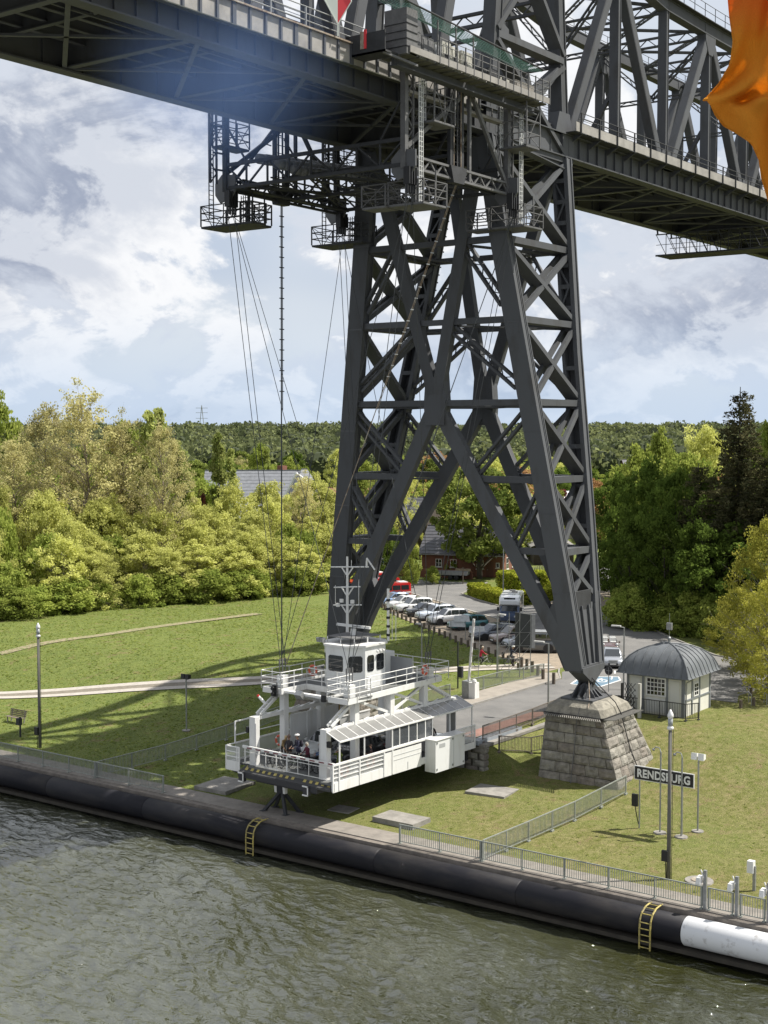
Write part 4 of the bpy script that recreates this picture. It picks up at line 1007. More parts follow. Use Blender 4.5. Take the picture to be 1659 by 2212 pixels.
# shelter: posts, windows and sloping glass roof
for x in (-6.35, -4.1, -1.45, -0.75, 0.15, 1.0, 1.85, 2.6): fb('shelter_post', (x, YR, 1.1), (x, YR, 2.35), 0.07, 0.07)
for x0, x1 in ((-0.75, 0.15), (0.15, 1.0), (1.0, 1.85), (1.85, 2.6), (-1.45, -0.75)):
    fbox('shelter_window', x0+0.05, x1-0.05, YR-0.01, YR+0.01, 1.2, 2.3, mat('tinted_glass', (0.10, 0.11, 0.12), 0.08, alpha=0.55))
    fb('window_sill', (x0, YR, 1.18), (x1, YR, 1.18), 0.06)
fb('shelter_post', (6.9, YR, 0), (6.9, YR, 2.35), 0.07); fb('shelter_post', (4.6, YR+0.1, 0), (4.6, YR+0.1, 2.45), 0.07); fbox('shelter_panel', 4.7, 5.2, YR+0.1, YR+0.14, 0.9, 2.4, STEEL2)
fb('eave_rail', (-6.4, YR-0.05, 2.38), (6.95, YR-0.05, 2.38), 0.09, 0.09); fb('ridge_rail', (-6.4, -2.75, 2.92), (6.95, -2.75, 2.92), 0.10, 0.10)
n = 15
for k in range(n+1):
    x = -6.4+13.35*k/n; fb('roof_bar', (x, YR-0.05, 2.40), (x, -2.75, 2.94), 0.05, 0.05, (1, 0, 0))
    if k < n:
        x1 = -6.4+13.35*(k+1)/n; mb = MB(); mb.prism([(x+0.03, YR-0.03, 2.40), (x1-0.03, YR-0.03, 2.40), (x1-0.03, -2.78, 2.93), (x+0.03, -2.78, 2.93)], (0, 0.0, 0.015)); fp_('roof_pane', mb, ROOFG)
# lane posts and main frame
for y in (-2.85, 2.85):
    s_ = -1 if y < 0 else 1
    fbox('end_post', -6.45, -6.05, y-0.24, y+0.24, 0, 2.95); fbox('end_post', 6.0, 6.4, y-0.24, y+0.24, 0, 2.95)
    fbox('guard_strip', -6.47, -6.43, y-s_*0.28-0.04, y-s_*0.28+0.04, 0.0, 2.6, mat('guard_strip_grey', (0.5, 0.5, 0.5), 0.6))  # plain grey strip on the inner edge of the end post
    fb('lane_girder', (-6.3, y, 2.86), (6.3, y, 2.86), 0.34, 0.22)
    for k in range(12):
        x = -6.0+k; fb('girder_lacing', (x, y-0.16, 3.0), (x+1, y+0.16, 3.0), 0.05, 0.05)
    for x in (-3.6, -0.2, 3.2): fbox('main_column', x-0.2, x+0.2, y-0.2, y+0.2, 0, 4.35)
    for xa, xb in ((-5.9, -3.75), (5.9, 3.35)):
        for k in (-0.16, 0.16): fb('raker', (xa, y+k, 3.05), (xb, y+k, 4.3), 0.10, 0.16)
        for j in range(1, 5): fb('raker_rung', (xa+(xb-xa)*j/5, y-0.16, 3.05+1.25*j/5), (xa+(xb-xa)*j/5, y+0.16, 3.05+1.25*j/5), 0.05)
    for xa, xb in ((-3.6, -0.2), (-0.2, -3.6), (-0.2, 3.2), (3.2, -0.2)):
        if (xa, xb) == (-3.6, -0.2) or (xa, xb) == (3.2, -0.2): fb('cross_brace', (xa, y, 4.25), (xb, y, 2.95), 0.16, 0.16)
        if (xa, xb) == (-0.2, 3.2): fb('cross_brace', (xa, y, 4.25), (xb, y, 2.95), 0.16, 0.16)
# left side hoarding panels, rails
for k in range(3): fbox('hoarding_panel', -2.9+k*1.6, -1.36+k*1.6, 2.98, 3.03, 0.05, 2.5, WHITEP)
fbox('hoarding_edge', 1.75, 1.85, 2.95, 3.05, 0.0, 2.6, mat('amber_strip', (0.30, 0.19, 0.05), 0.6))
fb('left_rail', (-6.3, YL, 2.45), (-2.0, YL, 2.45), 0.07); fb('left_rail_post', (-6.3, YL, 1.1), (-6.3, YL, 2.45), 0.07); fb('left_rail_post', (-4.3, YL, 0), (-4.3, YL, 2.45), 0.09)
fb('left_rail', (-6.3, YL, 1.12), (6.8, YL, 1.12), 0.08); fb('left_rail', (-6.3, YL, 1.6), (-2.0, YL, 1.6), 0.05)
fbox('clear_panel', -6.3, 6.8, YL, YL+0.02, 0.05, 1.08, WIRE)
fbox('sill', -7.1, 6.9, YL-0.02, YL+0.04, -0.35, 0.12)
for y0, y1 in ((3.35, YL),):
    fbox('end_plate', -7.1, -7.05, y0, y1, -0.35, 0.25); fbox('clear_panel', -7.09, -7.07, y0, y1, 0.25, 1.1, WIRE)
    for z in (0.5, 0.8, 1.12): fb('end_rail', (-7.08, y0, z), (-7.08, y1, z), 0.06)
    for y in (y0, y0+0.15, y1): fb('end_rail_post', (-7.08, y, -0.3), (-7.08, y, 1.15), 0.07)
    fb('end_rail', (-7.08, YL, 1.12), (-6.3, YL, 1.12), 0.06)
    mb = MB(); mb.prism([(-7.0, y0, -0.35), (-7.0, y1, -0.35), (-6.2, y1-0.3, -0.8), (-6.2, y0-0.5, -0.8)], (0.2, 0, 0.1)); fp_('bracket', mb, HULLD)
# barrier arms
REDP = mat('barrier_red', (0.17, 0.03, 0.035), 0.5)
arm = fb('barrier_arm', (-6.75, 3.35, 1.15), (-6.75, YR+0.05, 1.10), 0.11, 0.16, (1, 0, 0))
for k in range(10):
    y = 2.95-k*0.72; fbox('arm_stripe', -6.825, -6.80, y-0.40, y, 1.085, 1.15, REDP, arm)
for z in (0.15, 0.85): fb('gate_rail', (-6.72, 3.3, z), (-6.72, YR+0.05, z), 0.035, 0.035, (1, 0, 0))
for k in range(9): fb('gate_bar', (-6.72, 3.2-k*0.86, 0.12), (-6.72, 3.2-k*0.86, 1.08), 0.03 if k % 4 else 0.07, None, (1, 0, 0))
# stair on the left side behind
for k in range(9): fbox('stair_tread', -0.9+k*0.3, -0.6+k*0.3, 3.15, 3.95, 1.0+k*0.37, 1.05+k*0.37, GALV)
fb('stair_stringer', (-1.0, 3.12, 0.8), (1.9, 3.12, 4.3), 0.06, 0.2); fb('stair_stringer', (-1.0, 3.98, 0.8), (1.9, 3.98, 4.3), 0.06, 0.2)
# upper deck: ring walkway with an opening at the canal end
ZD = 4.45
def slab(x0, x1, y0, y1): fbox('upper_deck', x0, x1, y0, y1, ZD-0.10, ZD, DECK)
slab(-2.6, 4.9, -3.0, 3.0); slab(-4.9, -2.6, 1.9, 3.4); slab(-4.9, -2.6, -3.4, -1.9)
for (a, b) in (((-4.9, -3.4), (4.9, -3.0)), ((-4.9, 3.4), (4.9, 3.0)), ((4.9, -3.0), (4.9, 3.0)), ((-2.6, -1.9), (-2.6, 1.9)), ((-4.9, -1.9), (-2.6, -1.9)), ((-4.9, 1.9), (-2.6, 1.9)), ((-4.9, -3.4), (-4.9, -1.9)), ((-4.9, 3.4), (-4.9, 1.9))):
    fb('deck_edge_beam', (*a, ZD-0.07), (*b, ZD-0.07), 0.08, 0.34, (0, 1, 0) if abs(a[0]-b[0]) > 1 else (1, 0, 0))
fb('cross_tie', (-4.5, -1.9, ZD-0.1), (-4.5, 1.9, ZD-0.1), 0.30, 0.14, (1, 0, 0))
def frail(pts, z0=ZD, h=1.1, rails=(1.1, 0.73, 0.38), step=1.15, m=WHITE):
    for a, b in zip(pts, pts[1:]):
        for r_ in rails:
            mb = MB(); mb.tube((*a, z0+r_), (*b, z0+r_), 0.028, 6); fp_('upper_rail', mb, m)
        l = math.hypot(b[0]-a[0], b[1]-a[1]); k = max(1, round(l/step))
        for i in range(k+1):
            x, y = a[0]+(b[0]-a[0])*i/k, a[1]+(b[1]-a[1])*i/k
            mb = MB(); mb.tube((x, y, z0), (x, y, z0+h), 0.03, 6); fp_('upper_rail_post', mb, m)
frail([(-4.95, -1.85), (-4.95, -3.5), (-2.9, -3.5), (-2.8, -3.15), (0, -3.15), (3.2, -3.15), (3.6, -3.5), (5.0, -3.5), (5.0, -1.9), (5.0, 1.9), (5.0, 3.5), (3.4, 3.5), (3.2, 3.15), (-2.8, 3.15), (-3.0, 3.5), (-4.95, 3.5), (-4.95, 1.85), (-2.6, 1.85), (-2.6, -1.85), (-4.95, -1.85)])
for sx in (-1, 1):
    for sy in (-1, 1):
        x, y = sx*3.9, sy*2.7
        mb = MB(); mb.box(x-0.25, x+0.25, y-0.25, y+0.25, ZD, ZD+0.75); mb.tube((x-0.4, y, ZD+0.5), (x+0.4, y, ZD+0.5), 0.1, 8); fp_('rope_anchor', mb, WHITEP)
        for k in (-0.25, 0, 0.25):
            mb = MB(); mb.tube((x+k, y, ZD+0.75), (x+k*1.1, y, ZD+1.55), 0.035, 6); mb.box(x+k-0.05, x+k+0.05, y-0.04, y+0.04, ZD+1.45, ZD+1.75); fp_('rope_turnbuckle', mb, STEEL2)
# wheelhouse: faceted white cabin with dark windows
wh = [(-1.95, -0.75), (-1.1, -1.75), (0.9, -1.75), (1.7, -0.9), (1.7, 0.9), (0.9, 1.75), (-1.1, 1.75), (-1.95, 0.75)]
wh = [(-2.05, 0.75), (-2.05, -0.85), (-1.15, -1.65), (0.85, -1.65), (1.6, -0.9), (1.6, 0.9), (0.85, 1.65), (-1.15, 1.65)]
mb = MB(); mb.prism([(x, y, ZD) for x, y in wh], (0, 0, 2.55)); cabin = fp_('wheelhouse', mb, WHITEP)
mb = MB(); mb.prism([(x*1.07, y*1.07, ZD+2.55) for x, y in wh], (0, 0, 0.12)); fp_('roof_slab', mb, WHITE, cabin)
for a, b, m0, m1 in ((0, 1, 0.14, 0.86), (1, 2, 0.14, 0.86), (2, 3, 0.10, 0.42), (2, 3, 0.55, 0.9), (7, 0, 0.14, 0.86), (3, 4, 0.15, 0.85), (4, 5, 0.2, 0.8)):
    A, B = Vector((*wh[a], 0)), Vector((*wh[b], 0)); d = (B-A); nrm = Vector((d.y, -d.x, 0)).normalized()
    if nrm.dot(A+B) < 0: nrm = -nrm
    p, q = A+d*m0+nrm*0.01, A+d*m1+nrm*0.01; z0, z1 = ZD+1.0, ZD+2.0; c = 0.1; dd = d.normalized()*c
    mb = MB(); mb.prism([p+Vector((0, 0, z0+c)), p+dd+Vector((0, 0, z0)), q-dd+Vector((0, 0, z0)), q+Vector((0, 0, z0+c)), q+Vector((0, 0, z1-c)), q-dd+Vector((0, 0, z1)), p+dd+Vector((0, 0, z1)), p+Vector((0, 0, z1-c))], nrm*0.02); fp_('window', mb, GLASSD, cabin)
mb = MB(); mb.prism([(-1.5, -1.1, ZD+3.0), (1.0, -1.1, ZD+3.0), (1.0, 1.1, ZD+3.0), (-1.5, 1.1, ZD+3.0)], (0, 0, 0.06)); fp_('solar_panel', mb, STEEL2, cabin)
for x, y in ((-1.5, -1.1), (1.0, -1.1), (1.0, 1.1), (-1.5, 1.1), (-0.25, -1.1), (-1.5, 0)): fb('roof_leg', (x, y, ZD+2.67), (x, y, ZD+3.02), 0.06, parent=cabin)
mb = MB(); mb.tube((-0.3, 0, ZD+3.05), (-0.3, 0, ZD+3.45), 0.18, 10); fp_('radar_base', mb, WHITE, cabin)
fb('radar_scanner', (-0.3, 1.35, ZD+3.62), (-0.3, -1.35, ZD+3.62), 0.12, 0.16, (1, 0, 0), WHITE, cabin)
for k in range(9): fbox('radar_lettering', -0.37, -0.362, -0.25+k*0.075-0.4, -0.21+k*0.075-0.4, ZD+3.59, ZD+3.65, BLACK, cabin)
for y in (-0.35, 0.35): mb = MB(); mb.tube((-1.9, 1.3+y*0.3, ZD+2.7), (-1.9, 1.3+y*0.3, ZD+2.95), 0.2, 10, 0.24); fp_('searchlight', mb, GALV, cabin)
for k in range(3): mb = MB(); mb.ball((-0.2+k*0.3, -1.85, ZD+2.2), 0.09, 8); fp_('flood_lamp', mb, WHITE, cabin)
# masts
def mast(x, y, z, h, yards, m=WHITE):
    r = fp_('mast', MB().tube((x, y, z), (x, y, z+h), 0.10, 10, 0.07), m)
    for zz, l0, l1, dz in yards:
        mb = MB(); mb.tube((x, y+l0, z+zz-dz), (x, y-l1, z+zz+dz), 0.045, 6); mb.tube((x, y, z+zz-0.6), (x, y+0.5, z+zz-0.02), 0.045, 6); mb.tube((x, y, z+zz-0.6), (x, y-0.5, z+zz+0.02), 0.045, 6); fp_('yard', mb, m, r)
    return r
m1 = mast(0.9, 1.5, ZD+2.6, 5.2, ((4.55, 1.35, 1.75, 0.10), (3.25, 1.1, 1.05, 0.10), (2.1, 1.15, 1.15, 0.10)))
fb('mast_bracket', (0.9, -0.1, ZD+2.6+4.6), (0.9, -0.1, ZD+2.6+5.2), 0.09, parent=m1); fb('mast_bracket', (0.9, -0.1, ZD+2.6+5.2), (0.9, -0.75, ZD+2.6+4.5), 0.07, parent=m1)
for y, z in ((1.9, 2.25), (1.0, 2.25), (2.2, 1.95)): mb = MB(); mb.tube((0.8, y, ZD+2.6+z), (0.8, y, ZD+2.6+z+0.22), 0.13, 8); fp_('lantern', mb, WHITE, m1)
for y, z, h in ((2.5, 2.1, 1.2), (0.55, 2.2, 1.6), (1.15, 4.6, 0.4)): fp_('whip_aerial', MB().tube((0.9, y, ZD+2.6+z), (0.9, y, ZD+2.6+z+h), 0.018, 5), WHITE, m1)
m2 = fp_('mast', MB().tube((1.5, -1.35, ZD+2.6), (1.5, -1.35, ZD+2.6+3.3), 0.085, 8), WHITE)
for k in range(5): fbox('mast_band', 1.41, 1.59, -1.44, -1.26, ZD+2.9+k*0.55, ZD+3.05+k*0.55, BLACK, m2)
for k in (-0.15, 0.15): fb('mast_ladder', (1.9, -1.5+k, ZD+2.6), (1.9, -1.5+k, ZD+4.4), 0.03, parent=m2)
# radio hut behind the wheelhouse, lockers
fbox('deck_locker', 2.2, 3.1, -0.6, 0.4, ZD, ZD+1.7, WHITEP); fbox('deck_screen', 2.3, 2.36, -2.6, -0.9, ZD+0.3, ZD+1.5, mat('screen_grey', (0.33, 0.34, 0.35), 0.6)); fbox('locker_window', 2.17, 2.2, -0.5, 0.1, ZD+0.9, ZD+1.5, GLASSD)
# signal lights at the canal end of the upper deck
fbox('signal_back', -5.1, -5.04, 2.05, 2.1, ZD-0.5, ZD+0.5, STEEL2)
for z in (0.15, -0.2): mb = MB(); mb.box(-5.15, -4.95, 2.12, 2.42, ZD+z-0.17, ZD+z+0.17); mb.tube((-5.16, 2.27, ZD+z), (-5.32, 2.27, ZD+z), 0.12, 10); fp_('signal_lamp', mb, BLACK)
mb = MB(); mb.box(-5.1, -4.9, -1.75, -1.5, ZD-0.25, ZD+0.15); fp_('signal_lamp', mb, BLACK)
mb = MB(); mb.prism([(-4.75, 0.2, ZD-0.4), (-4.75, 0.8, ZD-0.4), (-5.0, 0.75, ZD-0.1), (-5.0, 0.25, ZD-0.1)], (0.2, 0, 0.25)); fp_('flood_lamp', mb, GALV)
for y, z in ((-2.85, 2.3), (2.85, 2.3)): fbox('speaker_box', -6.5, -6.3, y-0.55 if y < 0 else y+0.3, y-0.3 if y < 0 else y+0.5, z-0.35, z, BLACK)
fp_('horn_lamp', MB().tube((-5.4, 2.7, 3.6), (-5.6, 3.1, 4.05), 0.09, 8), WHITE); fp_('red_lamp', MB().ball((-5.62, 3.15, 4.1), 0.09, 8), mat('lamp_red', (0.6, 0.03, 0.02), 0.4))
# lifebuoys hang on it
def lifebuoy(p, nrm, label):
    p = Vector(p); nrm = Vector(nrm).normalized(); a = nrm.orthogonal().normalized(); b = nrm.cross(a)
    mb = MB(); n = 20; k = 6; vs = []
    for i in range(n):
        t = 2*PI*i/n; d = a*math.cos(t)+b*math.sin(t)
        for j in range(k):
            u = 2*PI*j/k; vs.append(p+d*(0.29+0.075*math.cos(u))+nrm*0.075*math.sin(u))
    b0 = 0
    for i in range(n):
        for j in range(k):
            mb.f.append((i*k+j, i*k+(j+1) % k, ((i+1) % n)*k+(j+1) % k, ((i+1) % n)*k+j)); mb.m.append(1 if (i % 5 == 0) else 0)
    mb.v = [tuple(v) for v in vs]
    one(mb, 'lifebuoy', [mat('lifebuoy_orange', (0.55, 0.10, 0.05), 0.5), WHITE], p, label, 'lifebuoy', 'lifebuoys on the ferry', smooth=True)
lifebuoy(ferry_point(3.0, -3.12, ZD+0.75), (0, -1, 0), 'orange lifebuoy on the upper deck railing of the ferry')
lifebuoy(ferry_point(-5.8, -3.9, 0.55), (0, -1, 0), 'lifebuoy behind the clear side panel nearest the canal')
lifebuoy(ferry_point(-3.4, -3.9, 0.6), (0, -1, 0), 'lifebuoy behind the second clear side panel of the ferry')
lifebuoy(ferry_point(-3.7, 3.15, 1.0), (-1, 0, 0), 'red lifebuoy on the left deck post near the crouching dog walker' if False else 'red lifebuoy beside the hoarding on the left of the car deck')
lifebuoy(ferry_point(-2.2, 1.7, ZD+0.9), (-1, 0, 0), 'orange lifebuoy left of the wheelhouse')

# trestle on the quay under the ferry
tr_ = thing('docking_trestle', (63.0, 53.7, 2.0), 'dark steel trestle standing on the quay under the ferry end', 'trestle')
for dx, dy in ((-0.55, 1.0), (0.55, -0.9), (0.5, 1.0), (-0.5, -0.7)):
    mb = MB(); mb.beam((63.1, 53.75, 3.35), (63.1+dx, 53.75+dy, 2.02), 0.17, 0.17); mb.box(63.1+dx-0.22, 63.1+dx+0.22, 53.75+dy-0.16, 53.75+dy+0.16, 2.0, 2.08); mb.build('trestle_leg', STEELD, tr_)
mb = MB(); mb.box(62.9, 63.3, 53.5, 54.0, 3.2, 4.0); mb.build('head_block', STEELD, tr_)
for k in (-0.32, 0.34): mb = MB(); mb.prism([(62.8, 53.75+k-0.09, 4.15), (63.15, 53.75+k-0.09, 4.15), (63.1, 53.75+k-0.09, 3.2), (62.9, 53.75+k-0.09, 3.2)], (0, 0.18, 0)); mb.build('guide_horn', WHITE, tr_)

# ------------------------------------------------------------------ ropes
G_ = {(sx, sy): Vector(((XA if sx < 0 else XB), (YNR-0.4 if sy < 0 else YFR-0.4), ZL-1.5)) for sx in (-1, 1) for sy in (-1, 1)}
E_ = {(sx, sy): ferry_point(sx*3.9, sy*2.7, ZD+1.75) for sx in (-1, 1) for sy in (-1, 1)}
nm = {(-1, 1): 'far canal side', (-1, -1): 'near canal side', (1, 1): 'far land side', (1, -1): 'near land side'}
def rope(a, b, r, label, m=DARKCAB, name='suspension_rope'):
    a, b = Vector(a), Vector(b); c = (a+b)/2; mb = MB(); mb.tube(a, b, r, 6)
    one(mb, name, m, c, label, 'steel rope', 'steel ropes between carriage and ferry')
for k_, g in G_.items():
    sx, sy = k_; e = E_[k_]
    for j, dx in enumerate((-0.3, 0.3)):
        rope(g+Vector((dx, 0, 0)), e+Vector((dx*0.7, 0, 0)), 0.022, '%s steel rope straight down from the %s cage' % ('left' if j == 0 else 'right', nm[k_]))
    rope(g+Vector((0.1, 0, 0)), E_[(sx, -sy)]+Vector((0, 0.1, 0)), 0.020, 'sloping rope from the %s cage across the ferry' % nm[k_])
    rope(g+Vector((0.2, 0, 0)), E_[(-sx, sy)]+Vector((0.1, 0, 0)), 0.020, 'sloping rope from the %s cage to the other ferry end' % nm[k_])
# power supply chains with spreader clips
def chain(a, b, label, mcol, n=44, r=0.045, clip=0.16, part_=0.45):
    a, b = Vector(a), Vector(b); t = thing('power_cable', (a+b)/2, label, 'power cable', 'power cables to the ferry')
    mb = MB(); mb.tube(a, b, r, 6); 
    a2 = a+(b-a)*part_; mb.tube(a+Vector((0.12, 0.0, 0)), a2+Vector((0.12, 0, 0)), r*0.6, 5); mb.build('cable', mcol, t)
    for i in range(1, int(n*part_)):
        p = a+(b-a)*(i/n); mb = MB(); mb.box(p.x-clip, p.x+clip+0.1, p.y-0.03, p.y+0.03, p.z-0.03, p.z+0.03); mb.build('cable_clip', GALV if mcol is RUST else DARKCAB, t)
FT = ferry_point(-3.2, 3.4, ZD+1.2)
chain((68.95, YFR, ZL-0.4), FT, 'dark power cable with clips hanging straight down to the ferry', DARKCAB)
chain((69.6, YNR+0.4, ZL-0.2), FT+Vector((0.3, -0.1, 0)), 'rusty power cable slanting from the near side of the carriage to the ferry', RUST, 44, 0.03, 0.09)
# ------------------------------------------------------------------ granite footings: each block a stone of its own
def stone_mat():
    m = bpy.data.materials.new('rough_granite'); m.use_nodes = True; nt = m.node_tree; b = nt.nodes['Principled BSDF']; N = nt.nodes.new; L = nt.links.new
    tc = N('ShaderNodeTexCoord'); oi = N('ShaderNodeObjectInfo')
    def ns(sc, det):
        t = N('ShaderNodeTexNoise'); t.inputs['Scale'].default_value = sc; t.inputs['Detail'].default_value = det; t.inputs['Roughness'].default_value = 0.65; L(tc.outputs['Object'], t.inputs['Vector']); return t.outputs[0]
    def mx(f, a, c, bt='MIX'):
        k = N('ShaderNodeMix'); k.data_type = 'RGBA'; k.blend_type = bt
        if isinstance(f, float): k.inputs[0].default_value = f
        else: L(f, k.inputs[0])
        for i, q in ((6, a), (7, c)):
            if isinstance(q, tuple): k.inputs[i].default_value = (*q, 1)
            else: L(q, k.inputs[i])
        return k.outputs[2]
    r = N('ShaderNodeValToRGB'); L(oi.outputs['Random'], r.inputs[0]); e = r.color_ramp.elements
    e[0].color = (0.20, 0.185, 0.16, 1); e[1].color = (0.32, 0.30, 0.255, 1)
    for p, c in ((0.25, (0.27, 0.25, 0.21, 1)), (0.5, (0.22, 0.19, 0.16, 1)), (0.75, (0.29, 0.275, 0.235, 1))): x = e.new(p); x.color = c
    mr = N('ShaderNodeMapRange'); L(ns(2.2, 7), mr.inputs[0]); mr.inputs[1].default_value = 0.3; mr.inputs[2].default_value = 0.7; mr.inputs[3].default_value = 0.48; mr.inputs[4].default_value = 1.12
    c = mx(1.0, r.outputs[0], mr.outputs[0], 'MULTIPLY')
    L(c, b.inputs['Base Color']); b.inputs['Roughness'].default_value = 0.9
    bp = N('ShaderNodeBump'); bp.inputs['Strength'].default_value = 0.9; bp.inputs['Distance'].default_value = 0.12; L(ns(5, 8), bp.inputs['Height']); L(bp.outputs[0], b.inputs['Normal'])
    return m
GRAN = stone_mat(); JOINT = mat('dark_mortar', (0.075, 0.068, 0.055), 0.95, 0, 0.3, 3)
rs_ = random.Random(11)
def stone(parent, P, nrm, k=3):
    """one rough block: P = four corners of its face (ccw), bulging along nrm"""
    a, b, c, d = [Vector(p) for p in P]; nrm = Vector(nrm); n = 4; vs = []
    for i in range(n+1):
        for j in range(n+1):
            u, w = j/n, i/n; p = (a*(1-u)+b*u)*(1-w)+(d*(1-u)+c*u)*w
            e = min(u, 1-u, w, 1-w)
            h = 0 if e == 0 else 0.05+0.06*noise.noise(p*2.3+Vector((5, 1, 2)))+0.05*rs_.random()
            vs.append(p+nrm*h)
    fs = [(i*(n+1)+j, i*(n+1)+j+1, (i+1)*(n+1)+j+1, (i+1)*(n+1)+j) for i in range(n) for j in range(n)]
    # block sides back into the joint
    rim = [j for j in range(n+1)]+[(i+1)*(n+1)-1 for i in range(1, n+1)]+[n*(n+1)+j for j in range(n-1, -1, -1)]+[i*(n+1) for i in range(n-1, 0, -1)]
    B = len(vs)
    for r_ in rim: vs.append(vs[r_]-nrm*0.14)
    for q in range(len(rim)):
        q2 = (q+1) % len(rim); fs.append((rim[q], B+q, B+q2, rim[q2]))
    mb = MB(); mb.add(vs, fs); mb.build('stone', GRAN, parent)
def footing(x0, x1, y0, y1, tx0, tx1, ty0, ty1, zb, zt, label, faces='wesn', rows=8):
    t = thing('granite_footing', ((x0+x1)/2, (y0+y1)/2, zb), label, 'stone pier', 'stone footings of the pylon')
    def cor(f):      # corners at height fraction f
        l = lambda a, b: a+(b-a)*f
        return l(x0, tx0), l(x1, tx1), l(y0, ty0), l(y1, ty1)
    mb = MB(); a = cor(0); b = cor(1); g = 0.09
    vs = [(a[0]+g, a[2]+g, zb-0.8), (a[1]-g, a[2]+g, zb-0.8), (a[1]-g, a[3]-g, zb-0.8), (a[0]+g, a[3]-g, zb-0.8), (b[0]+g, b[2]+g, zt), (b[1]-g, b[2]+g, zt), (b[1]-g, b[3]-g, zt), (b[0]+g, b[3]-g, zt)]
    mb.add(vs, [(0, 1, 5, 4), (1, 2, 6, 5), (2, 3, 7, 6), (3, 0, 4, 7), (4, 5, 6, 7)]); mb.build('core', JOINT, t)
    hs = [rs_.uniform(0.9, 1.15) for _ in range(rows)]; s = sum(hs); z = zb-0.3; H = zt-zb+0.3
    j = 0.018
    for r_, h in enumerate(hs):
        h = h/s*H; f0, f1 = (z+j-zb)/(zt-zb), (z+h-j-zb)/(zt-zb); A, B = cor(f0), cor(f1); z0, z1 = z+j, z+h-j
        for side in faces:
            if side == 'w': p = [(A[0], A[3], z0), (A[0], A[2], z0), (B[0], B[2], z1), (B[0], B[3], z1)]; nn = (-1, 0, 0.1); ln = A[3]-A[2]
            if side == 's': p = [(A[0], A[2], z0), (A[1], A[2], z0), (B[1], B[2], z1), (B[0], B[2], z1)]; nn = (0, -1, 0.2); ln = A[1]-A[0]
            if side == 'e': p = [(A[1], A[2], z0), (A[1], A[3], z0), (B[1], B[3], z1), (B[1], B[2], z1)]; nn = (1, 0, 0.1); ln = A[3]-A[2]
            if side == 'n': p = [(A[1], A[3], z0), (A[0], A[3], z0), (B[0], B[3], z1), (B[1], B[3], z1)]; nn = (0, 1, 0.1); ln = A[1]-A[0]
            p = [Vector(q) for q in p]; k = max(3, round(ln/(1.15 if side in 'we' else 0.95))); cuts = [0.0]
            for i in range(1, k): cuts.append(i/k+rs_.uniform(-0.16, 0.16)/k+(0.5/k if r_ % 2 else 0)*(1 if i < k else 0)*0.9)
            cuts = [c for c in cuts if c < 0.94]+[1.0]; q_ = j/ln
            for c0, c1 in zip(cuts, cuts[1:]):
                c0 += q_ if c0 > 0 else 0; c1 -= q_ if c1 < 1 else 0
                L_ = lambda a_, b_, c: a_+(b_-a_)*c
                stone(t, [L_(p[0], p[1], c0), L_(p[0], p[1], c1), L_(p[3], p[2], c1), L_(p[3], p[2], c0)], nn)
        z += h
    # cap: overhanging octagonal block with bevelled top
    o = 0.10; cx0, cx1, cy0, cy1 = tx0-o, tx1+o, ty0-o, ty1+o; c_ = 0.0
    def ring(e, z, ch): return [Vector((cx0+e+ch, cy0+e, z)), Vector((cx1-e-ch, cy0+e, z)), Vector((cx1-e, cy0+e+ch, z)), Vector((cx1-e, cy1-e-ch, z)), Vector((cx1-e-ch, cy1-e, z)), Vector((cx0+e+ch, cy1-e, z)), Vector((cx0+e, cy1-e-ch, z)), Vector((cx0+e, cy0+e+ch, z))]
    R0, R1, R2 = ring(0, zt+0.02, 0.12), ring(0.16, zt+0.48, 0.25), ring(0.62, zt+0.86, 0.45)
    mb = MB(); vs = R0+R1+R2; fs = [(i, (i+1) % 8, 8+(i+1) % 8, 8+i) for i in range(8)]+[(8+i, 8+(i+1) % 8, 16+(i+1) % 8, 16+i) for i in range(8)]+[tuple(range(16, 24)), tuple(range(7, -1, -1))]
    mb.add(vs, fs); cap = mb.build('cap_stone', CAPM, t)
    # iron band, anti-climb spikes
    mb = MB(); 
    for e in (0.03,):
        q = ring(-e, zt, 0.1)
        for i in range(8): mb.beam(q[i], q[(i+1) % 8], 0.05, 0.13, (0, 0, 1)); mb.beam(q[i]-Vector((0, 0, 0.12)), q[(i+1) % 8]-Vector((0, 0, 0.12)), 0.05, 0.05, (0, 0, 1))
    mb.build('iron_band', BLACK, t)
    q = ring(-0.05, zt-0.05, 0.1); nsp = 0
    for i in (0, 2, 4, 6):
        a, b = q[i], q[(i+1) % 8]; l = (b-a).length; d = (b-a)/l; n_ = Vector((d.y, -d.x, 0)); k = int(l/0.145)
        for s_ in range(k):
            p = a+d*(l*(s_+0.5)/k); mb = MB(); mb.beam(p-d*0.12, p+n_*0.62+Vector((0, 0, -0.02))+d*0.30, 0.05, 0.05); mb.build('spike', mat('spike_iron', (0.22, 0.21, 0.19), 0.6), t); nsp += 1
    return t
CAPM = mat('worn_cap_granite', (0.29, 0.27, 0.22), 0.9, 0, 0.45, 2.6, 0.8, 7)
ft = footing(77.2, 83.2, 38.4, 44.3, 77.9, 81.9, 40.1, 44.1, 2.25, 6.85, 'large granite footing of the right pylon leg beside the railing and station sign')
footing(77.2, 83.2, 59.7, 65.7, 77.9, 81.9, 60.0, 64.2, 2.6, 6.85, 'granite footing of the left pylon leg, mostly hidden behind the ferry', 'ws', 6)
